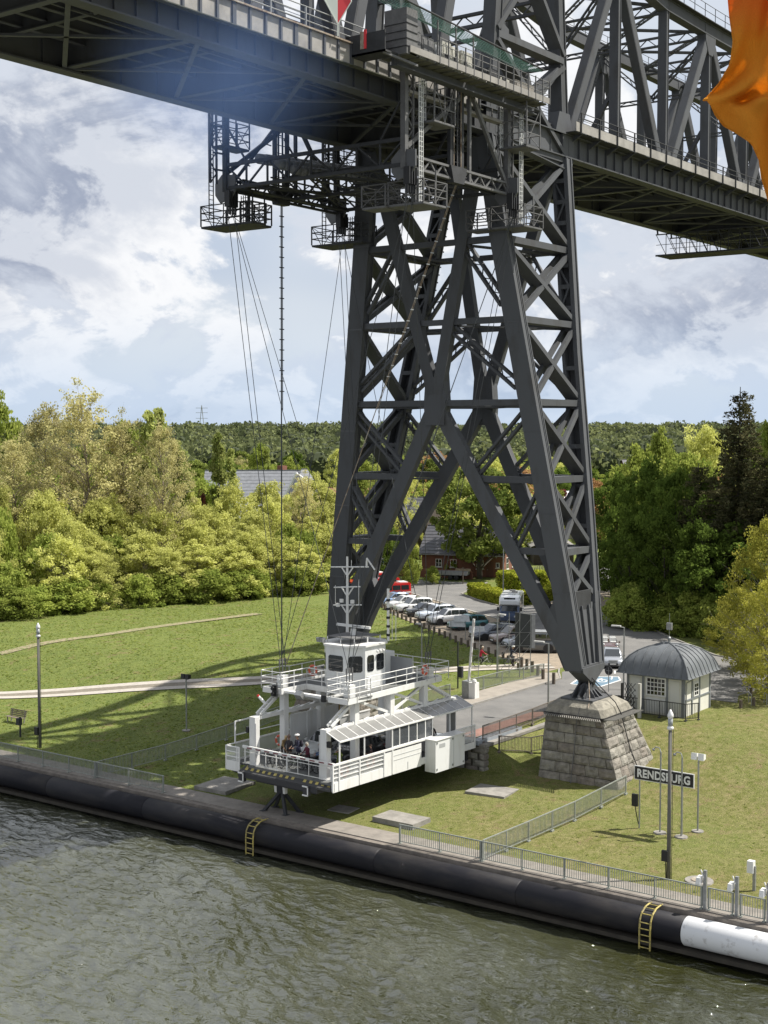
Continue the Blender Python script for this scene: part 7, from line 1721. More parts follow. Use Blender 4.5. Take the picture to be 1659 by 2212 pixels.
def bicycle(label, loc, az, col, group='bicycles', r=0.34, small=False):
    t = thing('bicycle', loc, label, 'bicycle', group, az); fr = mat('bike_frame_%d_%d' % (int(col[0]*255), int(col[2]*255)), col, 0.35, 0.2)
    r = 0.26 if small else r; wb = 0.53
    for x, nm_ in ((-wb, 'rear_wheel'), (wb, 'front_wheel')):
        mb = MB(); n = 22; kk = 5; vs = []
        for i in range(n):
            a = 2*PI*i/n
            for j in range(kk): u = 2*PI*j/kk; q = r+0.02*math.cos(u); vs.append((x+q*math.cos(a), 0.02*math.sin(u), r+q*math.sin(a)+0.02))
        mb.add(vs, [(i*kk+j, i*kk+(j+1) % kk, ((i+1) % n)*kk+(j+1) % kk, ((i+1) % n)*kk+j) for i in range(n) for j in range(kk)]); w_ = mb.build(nm_, TYRE, t, True, True)
        mb = MB()
        for i in range(12): a = 2*PI*i/12; mb.tube((x, 0.02*(-1)**i, r+0.02), (x+(r-0.02)*math.cos(a), 0, r+0.02+(r-0.02)*math.sin(a)), 0.0035, 3)
        mb.tube((x, -0.045, r+0.02), (x, 0.045, r+0.02), 0.03, 8); mb.build('spokes', GALV, w_, False, True)
        mb = MB(); 
        for i in range(9):
            a0, a1 = PI*(0.1+0.8*i/9), PI*(0.1+0.8*(i+1)/9); q = r+0.045; mb.tube((x+q*math.cos(a0), 0, r+0.02+q*math.sin(a0)), (x+q*math.cos(a1), 0, r+0.02+q*math.sin(a1)), 0.012, 4)
        mb.build('mudguard', TRIM, t, False, True)
    bbk, st, hd_ = (-0.06, 0, 0.29), (-0.20, 0, 0.82), (0.36, 0, 0.88)
    mb = MB()
    for a, b, q in ((bbk, st, 0.018), (bbk, (0.40, 0, 0.68), 0.022), ((-0.17, 0, 0.70), hd_, 0.018), ((-wb, 0, r+0.02), bbk, 0.012), ((-wb, 0, r+0.02), (-0.17, 0, 0.70), 0.010), ((0.40, 0, 0.68), (0.34, 0, 1.0), 0.018), ((0.40, 0.0, 0.68), (wb, 0, r+0.02), 0.016)): mb.tube(a, b, q, 6)
    mb.build('frame', fr, t, True, True)
    mb = MB(); mb.path([(0.28, 0.29, 1.03), (0.34, 0.16, 1.05), (0.36, 0, 1.02), (0.34, -0.16, 1.05), (0.28, -0.29, 1.03)], 0.013, 6); mb.build('handlebar', TRIM, t, True, True)
    mb = MB(); mb.prism([(-0.34, -0.08, 0.88), (-0.34, 0.08, 0.88), (-0.05, 0.025, 0.90), (-0.05, -0.025, 0.90)], (0, 0, 0.05)); mb.tube((-0.21, 0, 0.78), (-0.22, 0, 0.9), 0.014, 6); mb.build('saddle', TRIM, t, False, True)
    mb = MB(); mb.tube((-0.06, -0.10, 0.29), (-0.06, 0.10, 0.29), 0.015, 6); mb.tube((-0.06, -0.07, 0.29), (0.05, -0.07, 0.16), 0.01, 5); mb.tube((-0.06, 0.07, 0.29), (-0.17, 0.07, 0.42), 0.01, 5); mb.box(0.01, 0.09, -0.15, -0.05, 0.15, 0.17); mb.box(-0.21, -0.13, 0.05, 0.15, 0.41, 0.43); mb.build('cranks', GALV, t, False, True)
    mb = MB(); mb.beam((-0.72, -0.06, 0.74), (-0.28, -0.06, 0.76), 0.015); mb.beam((-0.72, 0.06, 0.74), (-0.28, 0.06, 0.76), 0.015); mb.beam((-0.62, 0.05, 0.74), (-0.55, 0.05, 0.38), 0.012); mb.beam((-0.62, -0.05, 0.74), (-0.55, -0.05, 0.38), 0.012); mb.build('luggage_rack', TRIM, t, False, True)
    return t
def fpp(x, y): p = ferry_point(x, y, 0.0); return (p.x, p.y, p.z+0.01)
A = FYAW
person('person in a dark jacket and brown bobble hat holding a bicycle on the ferry', fpp(-4.55, 1.55), A+R(200), (0.045, 0.040, 0.045), (0.20, 0.15, 0.11), (0.10, 0.06, 0.04), 'hold', 1.66, headwear='bobble', cname='jacket')
person('tall cyclist in a dark blue jacket and white helmet standing on the ferry', fpp(-4.6, 0.75), A+R(150), (0.030, 0.032, 0.065), (0.03, 0.03, 0.04), (0.1, 0.07, 0.05), 'hold', 1.84, headwear='helmet', bag=(0.04, 0.035, 0.05), cname='jacket')
person('person with white hair in a dark red coat on the ferry', fpp(-5.0, -0.35), A+R(170), (0.10, 0.012, 0.030), (0.03, 0.03, 0.035), (0.55, 0.50, 0.42), 'hold', 1.58, hairlong=True)
person('grey haired person in a bright blue jacket beside the white post', fpp(-4.9, -1.35), A+R(130), (0.05, 0.13, 0.32), (0.05, 0.05, 0.07), (0.35, 0.30, 0.26), 'hold', 1.68, bag=(0.30, 0.32, 0.36), cname='jacket')
person('person in an olive green coat and pale cap taking a photo on the ferry walkway', fpp(-5.3, -3.1), A+R(195), (0.14, 0.17, 0.035), (0.02, 0.025, 0.05), (0.5, 0.48, 0.44), 'photo', 1.70, headwear='cap')
person('person in a tan coat crouching over behind the bicycles at the left of the ferry', fpp(-4.2, 2.4), A+R(250), (0.34, 0.24, 0.11), (0.05, 0.04, 0.03), (0.55, 0.42, 0.22), 'bend', 1.62, hairlong=True)
person('person dressed in black at the open land end of the ferry shelter', fpp(3.25, -3.45), A+R(230), (0.012, 0.012, 0.013), (0.012, 0.012, 0.014), (0.03, 0.02, 0.02), 'hold', 1.78, cname='jacket', headwear=None)
person('person in a dark jacket sitting by the shelter window of the ferry', fpp(-2.6, -3.35), A+R(120), (0.08, 0.05, 0.05), (0.03, 0.03, 0.03), (0.12, 0.08, 0.06), 'hold', 1.45, cname='jacket')
person('child in a pale jacket at the land end rail of the ferry', fpp(5.5, -3.5), A+R(200), (0.45, 0.44, 0.42), (0.35, 0.30, 0.28), (0.06, 0.04, 0.03), 'stand', 1.25, cname='jacket')
for i, (x, y, c, lab) in enumerate(((-5.7, 2.1, (0.05, 0.05, 0.055), 'dark bicycle at the left end behind the ferry barrier'), (-5.75, 1.5, (0.50, 0.50, 0.48), 'pale bicycle second from the left behind the barrier'), (-5.5, 0.25, (0.20, 0.25, 0.20), 'greenish bicycle held by the person in the bobble hat'), (-5.5, -0.7, (0.03, 0.03, 0.035), 'black bicycle of the cyclist with the white helmet'), (-5.6, -1.5, (0.03, 0.03, 0.05), 'dark bicycle in front of the person in the red coat'), (-5.65, -2.1, (0.10, 0.10, 0.11), 'grey bicycle in front of the person in the blue jacket'))):
    p = fpp(x, y); bicycle(lab, p, A+R(250+14*(i % 3)-10), c, 'bicycles on the ferry')
# two riders on the footpath
for u, v, c, lc, lab, blab, bc, hw in ((1043, 1441, (0.42, 0.015, 0.04), (0.04, 0.04, 0.05), 'grey haired cyclist in a red jacket riding on the footpath', 'pale electric bicycle ridden by the cyclist in red', (0.55, 0.55, 0.52), None), (1109, 1440, (0.02, 0.025, 0.04), (0.03, 0.03, 0.035), 'cyclist in dark clothes riding behind the board stand', 'dark bicycle ridden behind the board stand', (0.03, 0.03, 0.03), 'helmet')):
    p = spot(u, v); p.z += 0.05; az = math.atan2(-R3.y*-1, R3.x) if False else math.atan2(R3.y, R3.x)+R(14)
    bicycle(blab, p, az, bc, 'bicycles ridden on the footpath'); d = Vector((math.cos(az), math.sin(az), 0))
    person(lab, p-d*0.26, az, c, lc, (0.45, 0.38, 0.30), 'ride', 1.72, 'cyclists on the footpath', headwear=hw)
# ------------------------------------------------------------------ houses behind the car park
BRICK = mat('red_brick_wall', (0.21, 0.09, 0.057), 0.9, 0, 0.45, 1.6, 0.3, 22, col2=(0.15, 0.065, 0.045))
TILE = mat('dark_roof_tiles', (0.085, 0.085, 0.095), 0.45, 0, 0.35, 2, 0.3, 12); TILER = mat('red_roof_tiles', (0.28, 0.12, 0.08), 0.8, 0, 0.4, 2); TILEG = mat('grey_corrugated_roof', (0.20, 0.21, 0.23), 0.55, 0, 0.3, 1.5)
BOARD = mat('dark_timber_boarding', (0.060, 0.045, 0.035), 0.9, 0, 0.4, 3); WALLP = mat('pale_render', (0.55, 0.53, 0.48), 0.85, 0, 0.15, 1)
def house(name, c, az, L, W_, eave, ridge, wall, roof, label, cat='house', win=(), ridge_m=None, rows=7, hip=0.0, over=0.45):
    """long axis along local x; windows: (face, position, z, width, height, nx, nz)"""
    t = thing(name, c, label, cat, None, az)
    mb = MB(); mb.box(-L/2, L/2, -W_/2, W_/2, -0.5, eave); 
    if not hip: 
        for s_ in (-1, 1): mb.prism([(s_*L/2, -W_/2, eave), (s_*L/2, W_/2, eave), (s_*L/2, 0, ridge-0.05)], (-s_*0.2, 0, 0))
    mb.build('wall', wall, t, False, True)
    for s_ in (-1, 1):
        sl = (ridge-eave)/(W_/2); ye = W_/2+over; ze = eave-over*sl; h = hip
        # tile courses as stepped strips
        for k in range(rows):
            f0, f1 = k/rows, (k+1)/rows
            def q(f): return s_*(ye*(1-f)), ze+(ridge-ze)*f, L/2+over-h*f
            y0, z0, l0 = q(f0); y1, z1, l1 = q(f1)
            mb = MB(); mb.prism([(-l0, y0, z0+0.05), (l0, y0, z0+0.05), (l1, y1, z1), (-l1, y1, z1)], (0, 0, 0.05)); mb.build('tile_course', roof, t, False, True)
        if hip:
            x0 = s_*(L/2+over); mb = MB(); mb.prism([(x0, -ye, ze+0.02), (x0, ye, ze+0.02), (s_*(L/2+over-h), 0, ridge)], (0, 0, 0.05)); mb.build('roof_end', roof, t, False, True)
        mb = MB(); mb.box(-L/2-over, L/2+over, s_*ye-0.06, s_*ye+0.06, ze-0.10, ze+0.02); mb.build('gutter', GALV, t, False, True)
    mb = MB(); mb.box(-(L/2+over-hip), L/2+over-hip, -0.12, 0.12, ridge-0.02, ridge+0.12); mb.build('ridge', ridge_m or roof, t, False, True)
    for (face, p, z, w, h_, nx, nz) in win:
        def bx(n_, a0, a1, z0, z1, o0, o1, m_, par):
            mb = MB()
            if face in 'sn': s_ = -1 if face == 's' else 1; mb.box(a0, a1, min(s_*(W_/2+o0), s_*(W_/2+o1)), max(s_*(W_/2+o0), s_*(W_/2+o1)), z0, z1)
            else: s_ = -1 if face == 'w' else 1; mb.box(min(s_*(L/2+o0), s_*(L/2+o1)), max(s_*(L/2+o0), s_*(L/2+o1)), a0, a1, z0, z1)
            return mb.build(n_, m_, par, False, True)
        if nx == 0: d_ = bx('door', p-w/2, p+w/2, z, z+h_, 0, 0.04, mat('brown_door', (0.12, 0.05, 0.03), 0.6), t); bx('handle', p+w*0.3, p+w*0.4, z+h_*0.45, z+h_*0.5, 0.04, 0.07, GALV, d_); continue
        w_ = bx('window', p-w/2, p+w/2, z, z+h_, 0, 0.05, WHITE, t); bx('sill', p-w/2-0.1, p+w/2+0.1, z-0.12, z, 0, 0.12, WALLP, w_)
        for i in range(nx):
            for j in range(nz): bx('pane', p-w/2+0.07+i*(w-0.07)/nx, p-w/2+(i+1)*(w-0.07)/nx, z+0.07+j*(h_-0.07)/nz, z+(j+1)*(h_-0.07)/nz, 0.05, 0.055, GLASSD, w_)
    return t
# brick house: corner nearest the camera at about (160, 101)
h = house('brick_house', (165.8, 106.3, 4.6), R(108), 11.5, 9.0, 3.3, 6.6, BRICK, TILE, 'low red brick house with a dark tiled roof behind the big tree', 'house', (('n', -2.6, 1.1, 1.0, 1.2, 2, 2), ('n', 1.2, 1.2, 0.9, 1.1, 2, 2), ('n', 3.3, 1.2, 0.9, 1.1, 2, 2), ('n', -4.0, 0.0, 1.0, 2.1, 0, 0), ('n', -5.1, 1.3, 0.5, 0.7, 1, 1), ('w', -1.9, 0.9, 1.3, 1.6, 2, 2), ('w', 1.6, 0.9, 1.3, 1.6, 2, 2)), rows=9, hip=0.0)
house('timber_barn', (181, 128, 4.6), R(108), 9, 8, 7.0, 9.5, BOARD, TILE, 'dark timber boarded barn partly hidden by the big tree', 'barn', (('n', 0, 3.2, 2.2, 1.4, 2, 1), ('n', -2.5, 5.2, 1.0, 0.9, 1, 1)), rows=6)
house('farmhouse', far(545, 238), R(-54), 15, 15, 6.0, 13.2, BRICK, TILEG, 'large house with a steep grey corrugated roof above the yellow green thicket', 'house', rows=14, over=0.6)
house('farmhouse_wing', far(657, 232), R(-40), 8.5, 15, 5.6, 13.6, BRICK, TILEG, 'hipped grey roofed wing with a white verge at the right of the large house', 'house wing', rows=14, over=0.4, hip=4.2)
hv = far(640, 228); mb = MB(); mb.beam(hv+Vector((0, 0, 13.1)), hv+R3*-3.6+Vector((0, 0, 5.9)), 0.3, 0.35); mb.beam(hv+Vector((0, 0, 13.1)), hv+R3*5.5+Vector((0, 0, 9.0)), 0.2, 0.2); one(mb, 'white_verge_board', WHITE, hv, 'white verge board running down the grey roof of the large house', 'verge board')
mb = MB(); ch = far(609, 239); mb.box(ch.x-0.6, ch.x+0.6, ch.y-0.6, ch.y+0.6, 16.0, 18.6); one(mb, 'chimney_stack', BRICK, ch, 'brown chimney on the ridge of the large grey roofed house', 'chimney')
house('long_red_roofed_house', far(672, 262), R(-52), 26, 10, 5.2, 9.2, BRICK, TILER, 'long low building with a red tiled roof left of the pylon', 'house', rows=8)
house('black_roofed_shed', far(680, 240), R(-50), 14, 7, 4.2, 7.2, BRICK, TILE, 'dark roofed shed in front of the red tiled building', 'shed', rows=6)
house('white_hall', far(1150, 262), R(-45), 16, 12, 5.5, 8.5, WALLP, mat('bright_roof_sheet', (0.75, 0.76, 0.78), 0.3), 'building with a very bright roof glimpsed through the pylon', 'hall', rows=5)
house('garden_shed', (188, 106, 4.6), R(35), 12, 6, 2.8, 4.0, BOARD, mat('weathered_shed_roof', (0.20, 0.19, 0.17), 0.8, 0, 0.3, 2), 'low open sided shed with a flat weathered roof right of the brick house', 'shed', rows=3)
for u, d_, w_, lab in ((905, 520, 40, 'long low brown roofed building among the far trees left of the centre'), (1440, 560, 20, 'dark red roof among the far trees right of the pylon'), (735, 640, 14, 'small pale building among the far woods'), (1395, 420, 14, 'dark roof half hidden behind the maples')):
    house('distant_house', far(u, d_), R(-45), w_, 10, 7, 11, WALLP if 'pale' in lab else BRICK, TILER if 'red' in lab else TILE, lab, 'house', rows=3)
mb = MB(); mb.box(-9, 9, -0.2, 0.2, -0.3, 1.1); w_ = mb.build('garden_wall', BRICK); w_.location = (157.6, 110.5, 4.6); w_.rotation_euler = (0, 0, R(100)); tag(w_, 'low brick garden wall behind the flatbed trailer', 'garden wall')
# picket fence beyond the hedge
pf = thing('picket_fence', (176, 97, 4.6), 'weathered fan patterned picket fence beyond the hedge island', 'fence')
for k in range(44):
    p = Vector((172, 92.8, 4.6))+Vector((0.10, 0.26, 0))*0+Vector((math.cos(R(135)), math.sin(R(135)), 0))*(k*0.24-1.5); mb = MB(); mb.box(p.x-0.04, p.x+0.04, p.y-0.04, p.y+0.04, 4.6, 5.75+0.3*abs(math.sin(k*0.30))); mb.build('picket', mat('grey_picket', (0.27, 0.25, 0.22), 0.9, 0, 0.3, 4), pf)
# white direction sign and information post near the far corner
p = spot(824, 1242); t = thing('pictogram_sign', p, 'white square sign with a blue round emblem over a small plate on a tall post', 'sign'); mb = MB(); mb.tube(p, p+Vector((0, 0, 2.3)), 0.05, 6); mb.build('post', GALV, t)
n0 = -F3; n0 = Vector((-0.8, -0.6, 0)).normalized(); sd = Vector((0.6, -0.8, 0))
for z0, z1, nm2 in ((1.35, 2.35, 'white_plate'), (0.75, 1.15, 'small_plate')): mb = MB(); mb.prism([p+sd*-0.6+Vector((0, 0, z0)), p+sd*0.6+Vector((0, 0, z0)), p+sd*0.6+Vector((0, 0, z1)), p+sd*-0.6+Vector((0, 0, z1))], n0*0.04); mb.build(nm2, WHITE, t)
mb = MB(); mb.tube(p+n0*0.04+Vector((0, 0, 1.85)), p+n0*0.06+Vector((0, 0, 1.85)), 0.34, 16); mb.build('blue_emblem', mat('sign_blue', (0.05, 0.13, 0.33), 0.5), t)
mb = MB(); mb.prism([p+sd*-0.22+n0*0.07+Vector((0, 0, 1.78)), p+sd*0.22+n0*0.07+Vector((0, 0, 1.78)), p+sd*0.14+n0*0.07+Vector((0, 0, 1.98)), p+sd*-0.14+n0*0.07+Vector((0, 0, 1.98))], n0*0.01); mb.build('emblem_pictogram', WHITE, t)
p = spot(1000, 1262); t = thing('signpost', p, 'wooden signpost with boards at the corner of the hedge island', 'signpost'); mb = MB(); mb.tube(p, p+Vector((0, 0, 2.2)), 0.07, 6); mb.build('post', OAK2, t); mb = MB(); mb.prism([p+sd*-1.0+Vector((0, 0, 1.8)), p+sd*1.0+Vector((0, 0, 1.7)), p+sd*1.0+Vector((0, 0, 2.0)), p+sd*-1.0+Vector((0, 0, 2.1))], n0*0.05); mb.build('board', OAK, t)
# white info sheets seen by the teal car
p = Vector((112.2, 72.9, 4.6)); t = thing('notice_boards', p, 'pair of pale slanted notice boards on posts before the teal car', 'notice board')
for k, (o_, z) in enumerate(((0.0, 1.35), (0.35, 1.85), (1.7, 0.85))):
    a = p+sd*(o_-1.2+k*0.1); mb = MB(); mb.prism([a+Vector((0, 0, z)), a+sd*1.6+Vector((0, 0, z-0.05)), a+sd*1.5+Vector((0, 0, z+0.5))-n0*0.2, a+sd*-0.1*-1+Vector((0, 0, z+0.55))-n0*0.2], n0*0.03); mb.build('sheet', mat('notice_sheet', (0.55, 0.57, 0.58), 0.6, 0, 0.2, 4), t)
for k in (-1.0, 0.4): mb = MB(); mb.tube(p+sd*k, p+sd*k+Vector((0, 0, 1.9)), 0.03, 5); mb.build('post', GALV, t)
# ------------------------------------------------------------------ vegetation
def leaf_mat(name, c1, c2, trans=0.38):
    m = bpy.data.materials.new(name); m.use_nodes = True; nt = m.node_tree; nt.nodes.clear(); N = nt.nodes.new; L = nt.links.new
    c1 = tuple(c*1.05 for c in c1); c2 = tuple(min(0.75, c*1.05) for c in c2)
    at = N('ShaderNodeAttribute'); at.attribute_name = 'tint'; oi = N('ShaderNodeObjectInfo')
    mx = N('ShaderNodeMix'); mx.data_type = 'RGBA'; L(at.outputs['Fac'], mx.inputs[0]); mx.inputs[6].default_value = (*c1, 1); mx.inputs[7].default_value = (*c2, 1)
    mr = N('ShaderNodeMapRange'); L(oi.outputs['Random'], mr.inputs[0]); mr.inputs[3].default_value = 0.80; mr.inputs[4].default_value = 1.18
    mm = N('ShaderNodeMix'); mm.data_type = 'RGBA'; mm.blend_type = 'MULTIPLY'; mm.inputs[0].default_value = 1; L(mx.outputs[2], mm.inputs[6]); L(mr.outputs[0], mm.inputs[7])
    d = N('ShaderNodeBsdfDiffuse'); L(mm.outputs[2], d.inputs[0]); t = N('ShaderNodeBsdfTranslucent'); L(mm.outputs[2], t.inputs[0])
    s_ = N('ShaderNodeMixShader'); s_.inputs[0].default_value = trans; L(d.outputs[0], s_.inputs[1]); L(t.outputs[0], s_.inputs[2])
    o = N('ShaderNodeOutputMaterial'); L(s_.outputs[0], o.inputs[0]); return m
BARK = mat('bark', (0.10, 0.085, 0.065), 0.95, 0, 0.4, 4, 0.5, 12); BARKL = mat('pale_bark', (0.30, 0.28, 0.24), 0.9, 0, 0.4, 3)
LM = {
 'willow': leaf_mat('yellow_green_leaves', (0.36, 0.38, 0.10), (0.68, 0.68, 0.24), 0.50),
 'scrub': leaf_mat('fresh_green_leaves', (0.15, 0.21, 0.04), (0.38, 0.42, 0.10), 0.45),
 'alder': leaf_mat('olive_brown_leaves', (0.37, 0.35, 0.15), (0.62, 0.57, 0.27), 0.48),
 'broad': leaf_mat('bright_green_leaves', (0.16, 0.22, 0.04), (0.38, 0.42, 0.10), 0.45),
 'maple': leaf_mat('deep_green_leaves', (0.060, 0.098, 0.020), (0.17, 0.235, 0.045), 0.42),
 'lime': leaf_mat('lime_tree_leaves', (0.085, 0.125, 0.028), (0.27, 0.31, 0.08), 0.40),
 'poplar': leaf_mat('poplar_leaves', (0.20, 0.26, 0.06), (0.48, 0.50, 0.18), 0.42),
 'spruce': leaf_mat('spruce_needles', (0.040, 0.050, 0.025), (0.15, 0.135, 0.065), 0.2),
 'birch': leaf_mat('birch_leaves', (0.25, 0.26, 0.04), (0.46, 0.43, 0.09), 0.42),
 'copper': leaf_mat('copper_leaves', (0.09, 0.035, 0.03), (0.22, 0.08, 0.06), 0.25),
 'rusty': leaf_mat('young_reddish_leaves', (0.30, 0.17, 0.08), (0.45, 0.28, 0.13), 0.35),
 'hedge': leaf_mat('hedge_leaves', (0.20, 0.26, 0.025), (0.50, 0.50, 0.07), 0.35),
 'far': leaf_mat('hazed_distant_leaves', (0.075, 0.095, 0.045), (0.20, 0.22, 0.095), 0.3),  # dulled leaf colour, distance haze painted in
}
def leaf_cloud(name, pts, size, rs, m, tint, flat=0.0, aspect=0.7):
    """one small four-sided leaf spray per point"""
    n = len(pts); nr = rs.normal(size=(n, 3)); nr[:, 2] = nr[:, 2]*(1-flat)+flat*1.5; nr /= np.linalg.norm(nr, axis=1)[:, None]
    a = np.cross(nr, rs.normal(size=(n, 3))); a /= np.linalg.norm(a, axis=1)[:, None]; b = np.cross(nr, a)
    s_ = (size*rs.uniform(0.6, 1.35, n))[:, None]
    v = np.stack([pts-a*s_, pts-b*s_*aspect+nr*s_*0.15, pts+a*s_, pts+b*s_*aspect+nr*s_*0.15], 1).reshape(-1, 3)
    q = np.arange(4*n).reshape(n, 4); me = npmesh(name, v, quads=q, mats=[m])
    at = me.attributes.new('tint', 'FLOAT', 'POINT'); at.data.foreach_set('value', np.repeat(np.clip(tint, 0, 1), 4).astype(np.float32)); return me
PROTO = {}
def tree_proto(key, kind, seed, H, Rr, env, nclump, nleaf, size, base=0.15, trunk_r=0.25, branches=True, shell=0.55, clump_r=0.20, bark=None, droop=0.0, fill=0.25, rag=0.0):
    rs = np.random.RandomState(seed); C_ = []; 
    zb = H*base
    for i in range(nclump):
        t = rs.uniform(0, 1)**0.9; a = rs.uniform(0, 2*PI); r = env(t)*Rr*(shell+(1-shell)*rs.uniform(0, 1)**0.6)*rs.uniform(0.85, 1.1) if rs.rand() > fill else env(t)*Rr*rs.uniform(0.1, 0.7)
        r *= 1+rag*rs.normal(); C_.append((r*math.cos(a), r*math.sin(a), zb+(H*0.985-zb)*t-droop*r+rag*0.35*H*abs(rs.normal())*(t if rs.rand() < 0.3 else 0)))
    C_ = np.array(C_); k = rs.choice(nclump, nleaf); cr = Rr*clump_r*rs.uniform(0.6, 1.3, nclump)
    off = rs.normal(size=(nleaf, 3)); off /= np.linalg.norm(off, axis=1)[:, None]; off *= (rs.uniform(0, 1, nleaf)**0.45)[:, None]*np.array([1, 1, 0.75])
    P = C_[k]+off*cr[k][:, None]; P[:, 2] = np.maximum(P[:, 2], 0.1)
    ct = rs.uniform(0, 1, nclump); tint = 0.55*ct[k]+0.45*rs.uniform(0, 1, nleaf)
    lv = leaf_cloud('crown', P, size, rs, LM[kind], tint)
    mb = MB(); bends = [Vector((0, 0, -0.3))]; nseg = 5
    for i in range(1, nseg+1): bends.append(Vector((rs.normal()*0.025*H*0.5, rs.normal()*0.025*H*0.5, H*0.88*i/nseg)))
    for i in range(nseg): mb.tube(bends[i], bends[i+1], trunk_r*(1-0.82*i/nseg), 8, trunk_r*(1-0.82*(i+1)/nseg))
    if branches:
        for i in rs.choice(nclump, min(nclump, branches if isinstance(branches, int) and branches > 1 else 40), replace=False):
            c = Vector(C_[i]); z0 = max(H*0.08, c.z-c.xy.length*rs.uniform(0.5, 1.0)); f = min(0.999, z0/(H*0.88)); j = int(f*nseg); p = bends[j].lerp(bends[j+1], f*nseg-j)
            mid = p.lerp(c, 0.5)+Vector((0, 0, 0.06*c.xy.length)); rr = trunk_r*0.28*(1-0.6*f)
            mb.tube(p, mid, rr, 5, rr*0.7, cap=False); mb.tube(mid, c, rr*0.7, 4, rr*0.25, cap=False)
            for q in range(3):
                e = c+Vector(rs.normal(size=3))*cr[i]*0.8+Vector((c.x, c.y, 0.6*H*0.12))*0.10; mb.tube(mid.lerp(c, 0.6), e, rr*0.35, 3, rr*0.12, cap=False)
    v = np.array(mb.v)
    me = bpy.data.meshes.new('trunk'); me.from_pydata(mb.v, [], mb.f); me.materials.append(bark or BARK); me.polygons.foreach_set('use_smooth', [True]*len(mb.f))
    PROTO.setdefault(key, []).append((me, lv, H, Rr))
rnd = lambda t: math.sqrt(max(0.02, 1-(2*t-0.95)**2))
egg = lambda t: max(0.12, math.sin(PI*min(1, max(0, (t*0.86+0.12))))**0.7)
colm = lambda t: max(0.08, (1-t)**0.45*(0.55+0.6*t if t < 0.5 else 0.85))
dome = lambda t: max(0.1, (1-t**2.2)**0.5)
for i in range(3): tree_proto('willow', 'willow', 20+i, 10, 5.0, dome, 170, 15000, 0.13, 0.03, 0.13, 110, clump_r=0.16, shell=0.5, bark=BARKL, rag=0.20)
for i in range(2): tree_proto('scrub', 'scrub', 30+i, 5, 3.4, dome, 60, 5000, 0.17, 0.02, 0.10, 16, clump_r=0.26)
for i in range(3): tree_proto('alder', 'alder', 40+i, 20, 6.0, egg, 260, 13000, 0.125, 0.14, 0.24, 200, clump_r=0.14, shell=0.35, rag=0.12, bark=mat('twig_brown', (0.24, 0.20, 0.15), 0.9))
for i in range(3): tree_proto('broad', 'broad', 50+i, 14, 6.0, rnd, 140, 11000, 0.22, 0.10, 0.28, 40, clump_r=0.18, rag=0.12)
for i in range(3): tree_proto('maple', 'maple', 60+i, 16, 7.0, rnd, 170, 15000, 0.23, 0.06, 0.30, 30, clump_r=0.17, rag=0.12)
for i in range(1): tree_proto('lime', 'lime', 70+i, 16, 7.0, rnd, 190, 16000, 0.27, 0.19, 0.42, 30, clump_r=0.15, shell=0.75)
for i in range(2): tree_proto('poplar', 'poplar', 80+i, 18, 2.6, colm, 90, 5500, 0.25, 0.05, 0.22, 20, clump_r=0.30)
for i in range(2): tree_proto('birch', 'birch', 90+i, 13, 5.2, egg, 240, 18000, 0.11, 0.05, 0.20, 90, rag=0.12, clump_r=0.16, bark=BARKL, droop=0.15)
for i in range(1): tree_proto('copper', 'copper', 95, 12, 5.0, rnd, 80, 5000, 0.26, 0.1, 0.25, 20)
for i in range(1): tree_proto('rusty', 'rusty', 96, 14, 5.0, egg, 90, 5000, 0.22, 0.12, 0.25, 60)
# spruce: whorls of drooping boughs
def spruce(seed, H, Rr):
    rs = np.random.RandomState(seed); P = []; T_ = []; mb = MB(); mb.tube((0, 0, -0.3), (0, 0, H), 0.3, 8, 0.03)
    z = 1.2
    while z < H-0.4:
        f = z/H; n = max(3, int(9*(1-f)+3)); r = Rr*(1-f)**0.72*rs.uniform(0.78, 1.12)+0.25; a0 = rs.uniform(0, 6)
        for i in range(n):
            if f > 0.8 and rs.rand() < 0.3: continue
            a = a0+2*PI*i/n+rs.normal()*0.15; rr = r*rs.uniform(0.75, 1.15)*(1.5 if f > 0.86 and rs.rand() < 0.25 else 1); d = np.array([math.cos(a), math.sin(a), 0]); tt = rs.uniform(0, 1)
            m_ = int(18+rr*26); u_ = rs.uniform(0.12, 1, m_); drop = 0.25*u_-0.42*u_**2*rr*0.28+0.18*u_**4*rr*0.2
            w = 0.34*(1-u_*0.6)
            pts = d*(u_*rr)[:, None]+np.stack([rs.normal(size=m_)*w*0.7, rs.normal(size=m_)*w*0.7, z+drop-np.abs(rs.normal(size=m_))*0.35], 1); P.append(pts); T_.append(np.full(m_, tt)*0.5+rs.uniform(0, 0.5, m_))
            mb.tube((0, 0, z), tuple(d*rr+np.array([0, 0, z+0.25-0.42*rr*0.28+0.036*rr])), 0.05, 4, 0.012, cap=False)
        z += 0.55*(1-0.3*f)
    P = np.concatenate(P); T_ = np.concatenate(T_); lv = leaf_cloud('crown', P, 0.20, rs, LM['spruce'], T_, 0.0, 0.35)
    me = bpy.data.meshes.new('trunk'); me.from_pydata(mb.v, [], mb.f); me.materials.append(BARK); PROTO.setdefault('spruce', []).append((me, lv, H, Rr))
spruce(5, 24, 5.2); spruce(6, 18, 4.6)
TN = {'willow': 'willow_shrub', 'scrub': 'green_shrub', 'alder': 'alder_tree', 'broad': 'broadleaf_tree', 'maple': 'maple_tree', 'lime': 'lime_tree', 'poplar': 'poplar_tree', 'birch': 'birch_tree', 'copper': 'copper_tree', 'rusty': 'reddish_tree', 'spruce': 'spruce_tree'}
tc_ = [0]
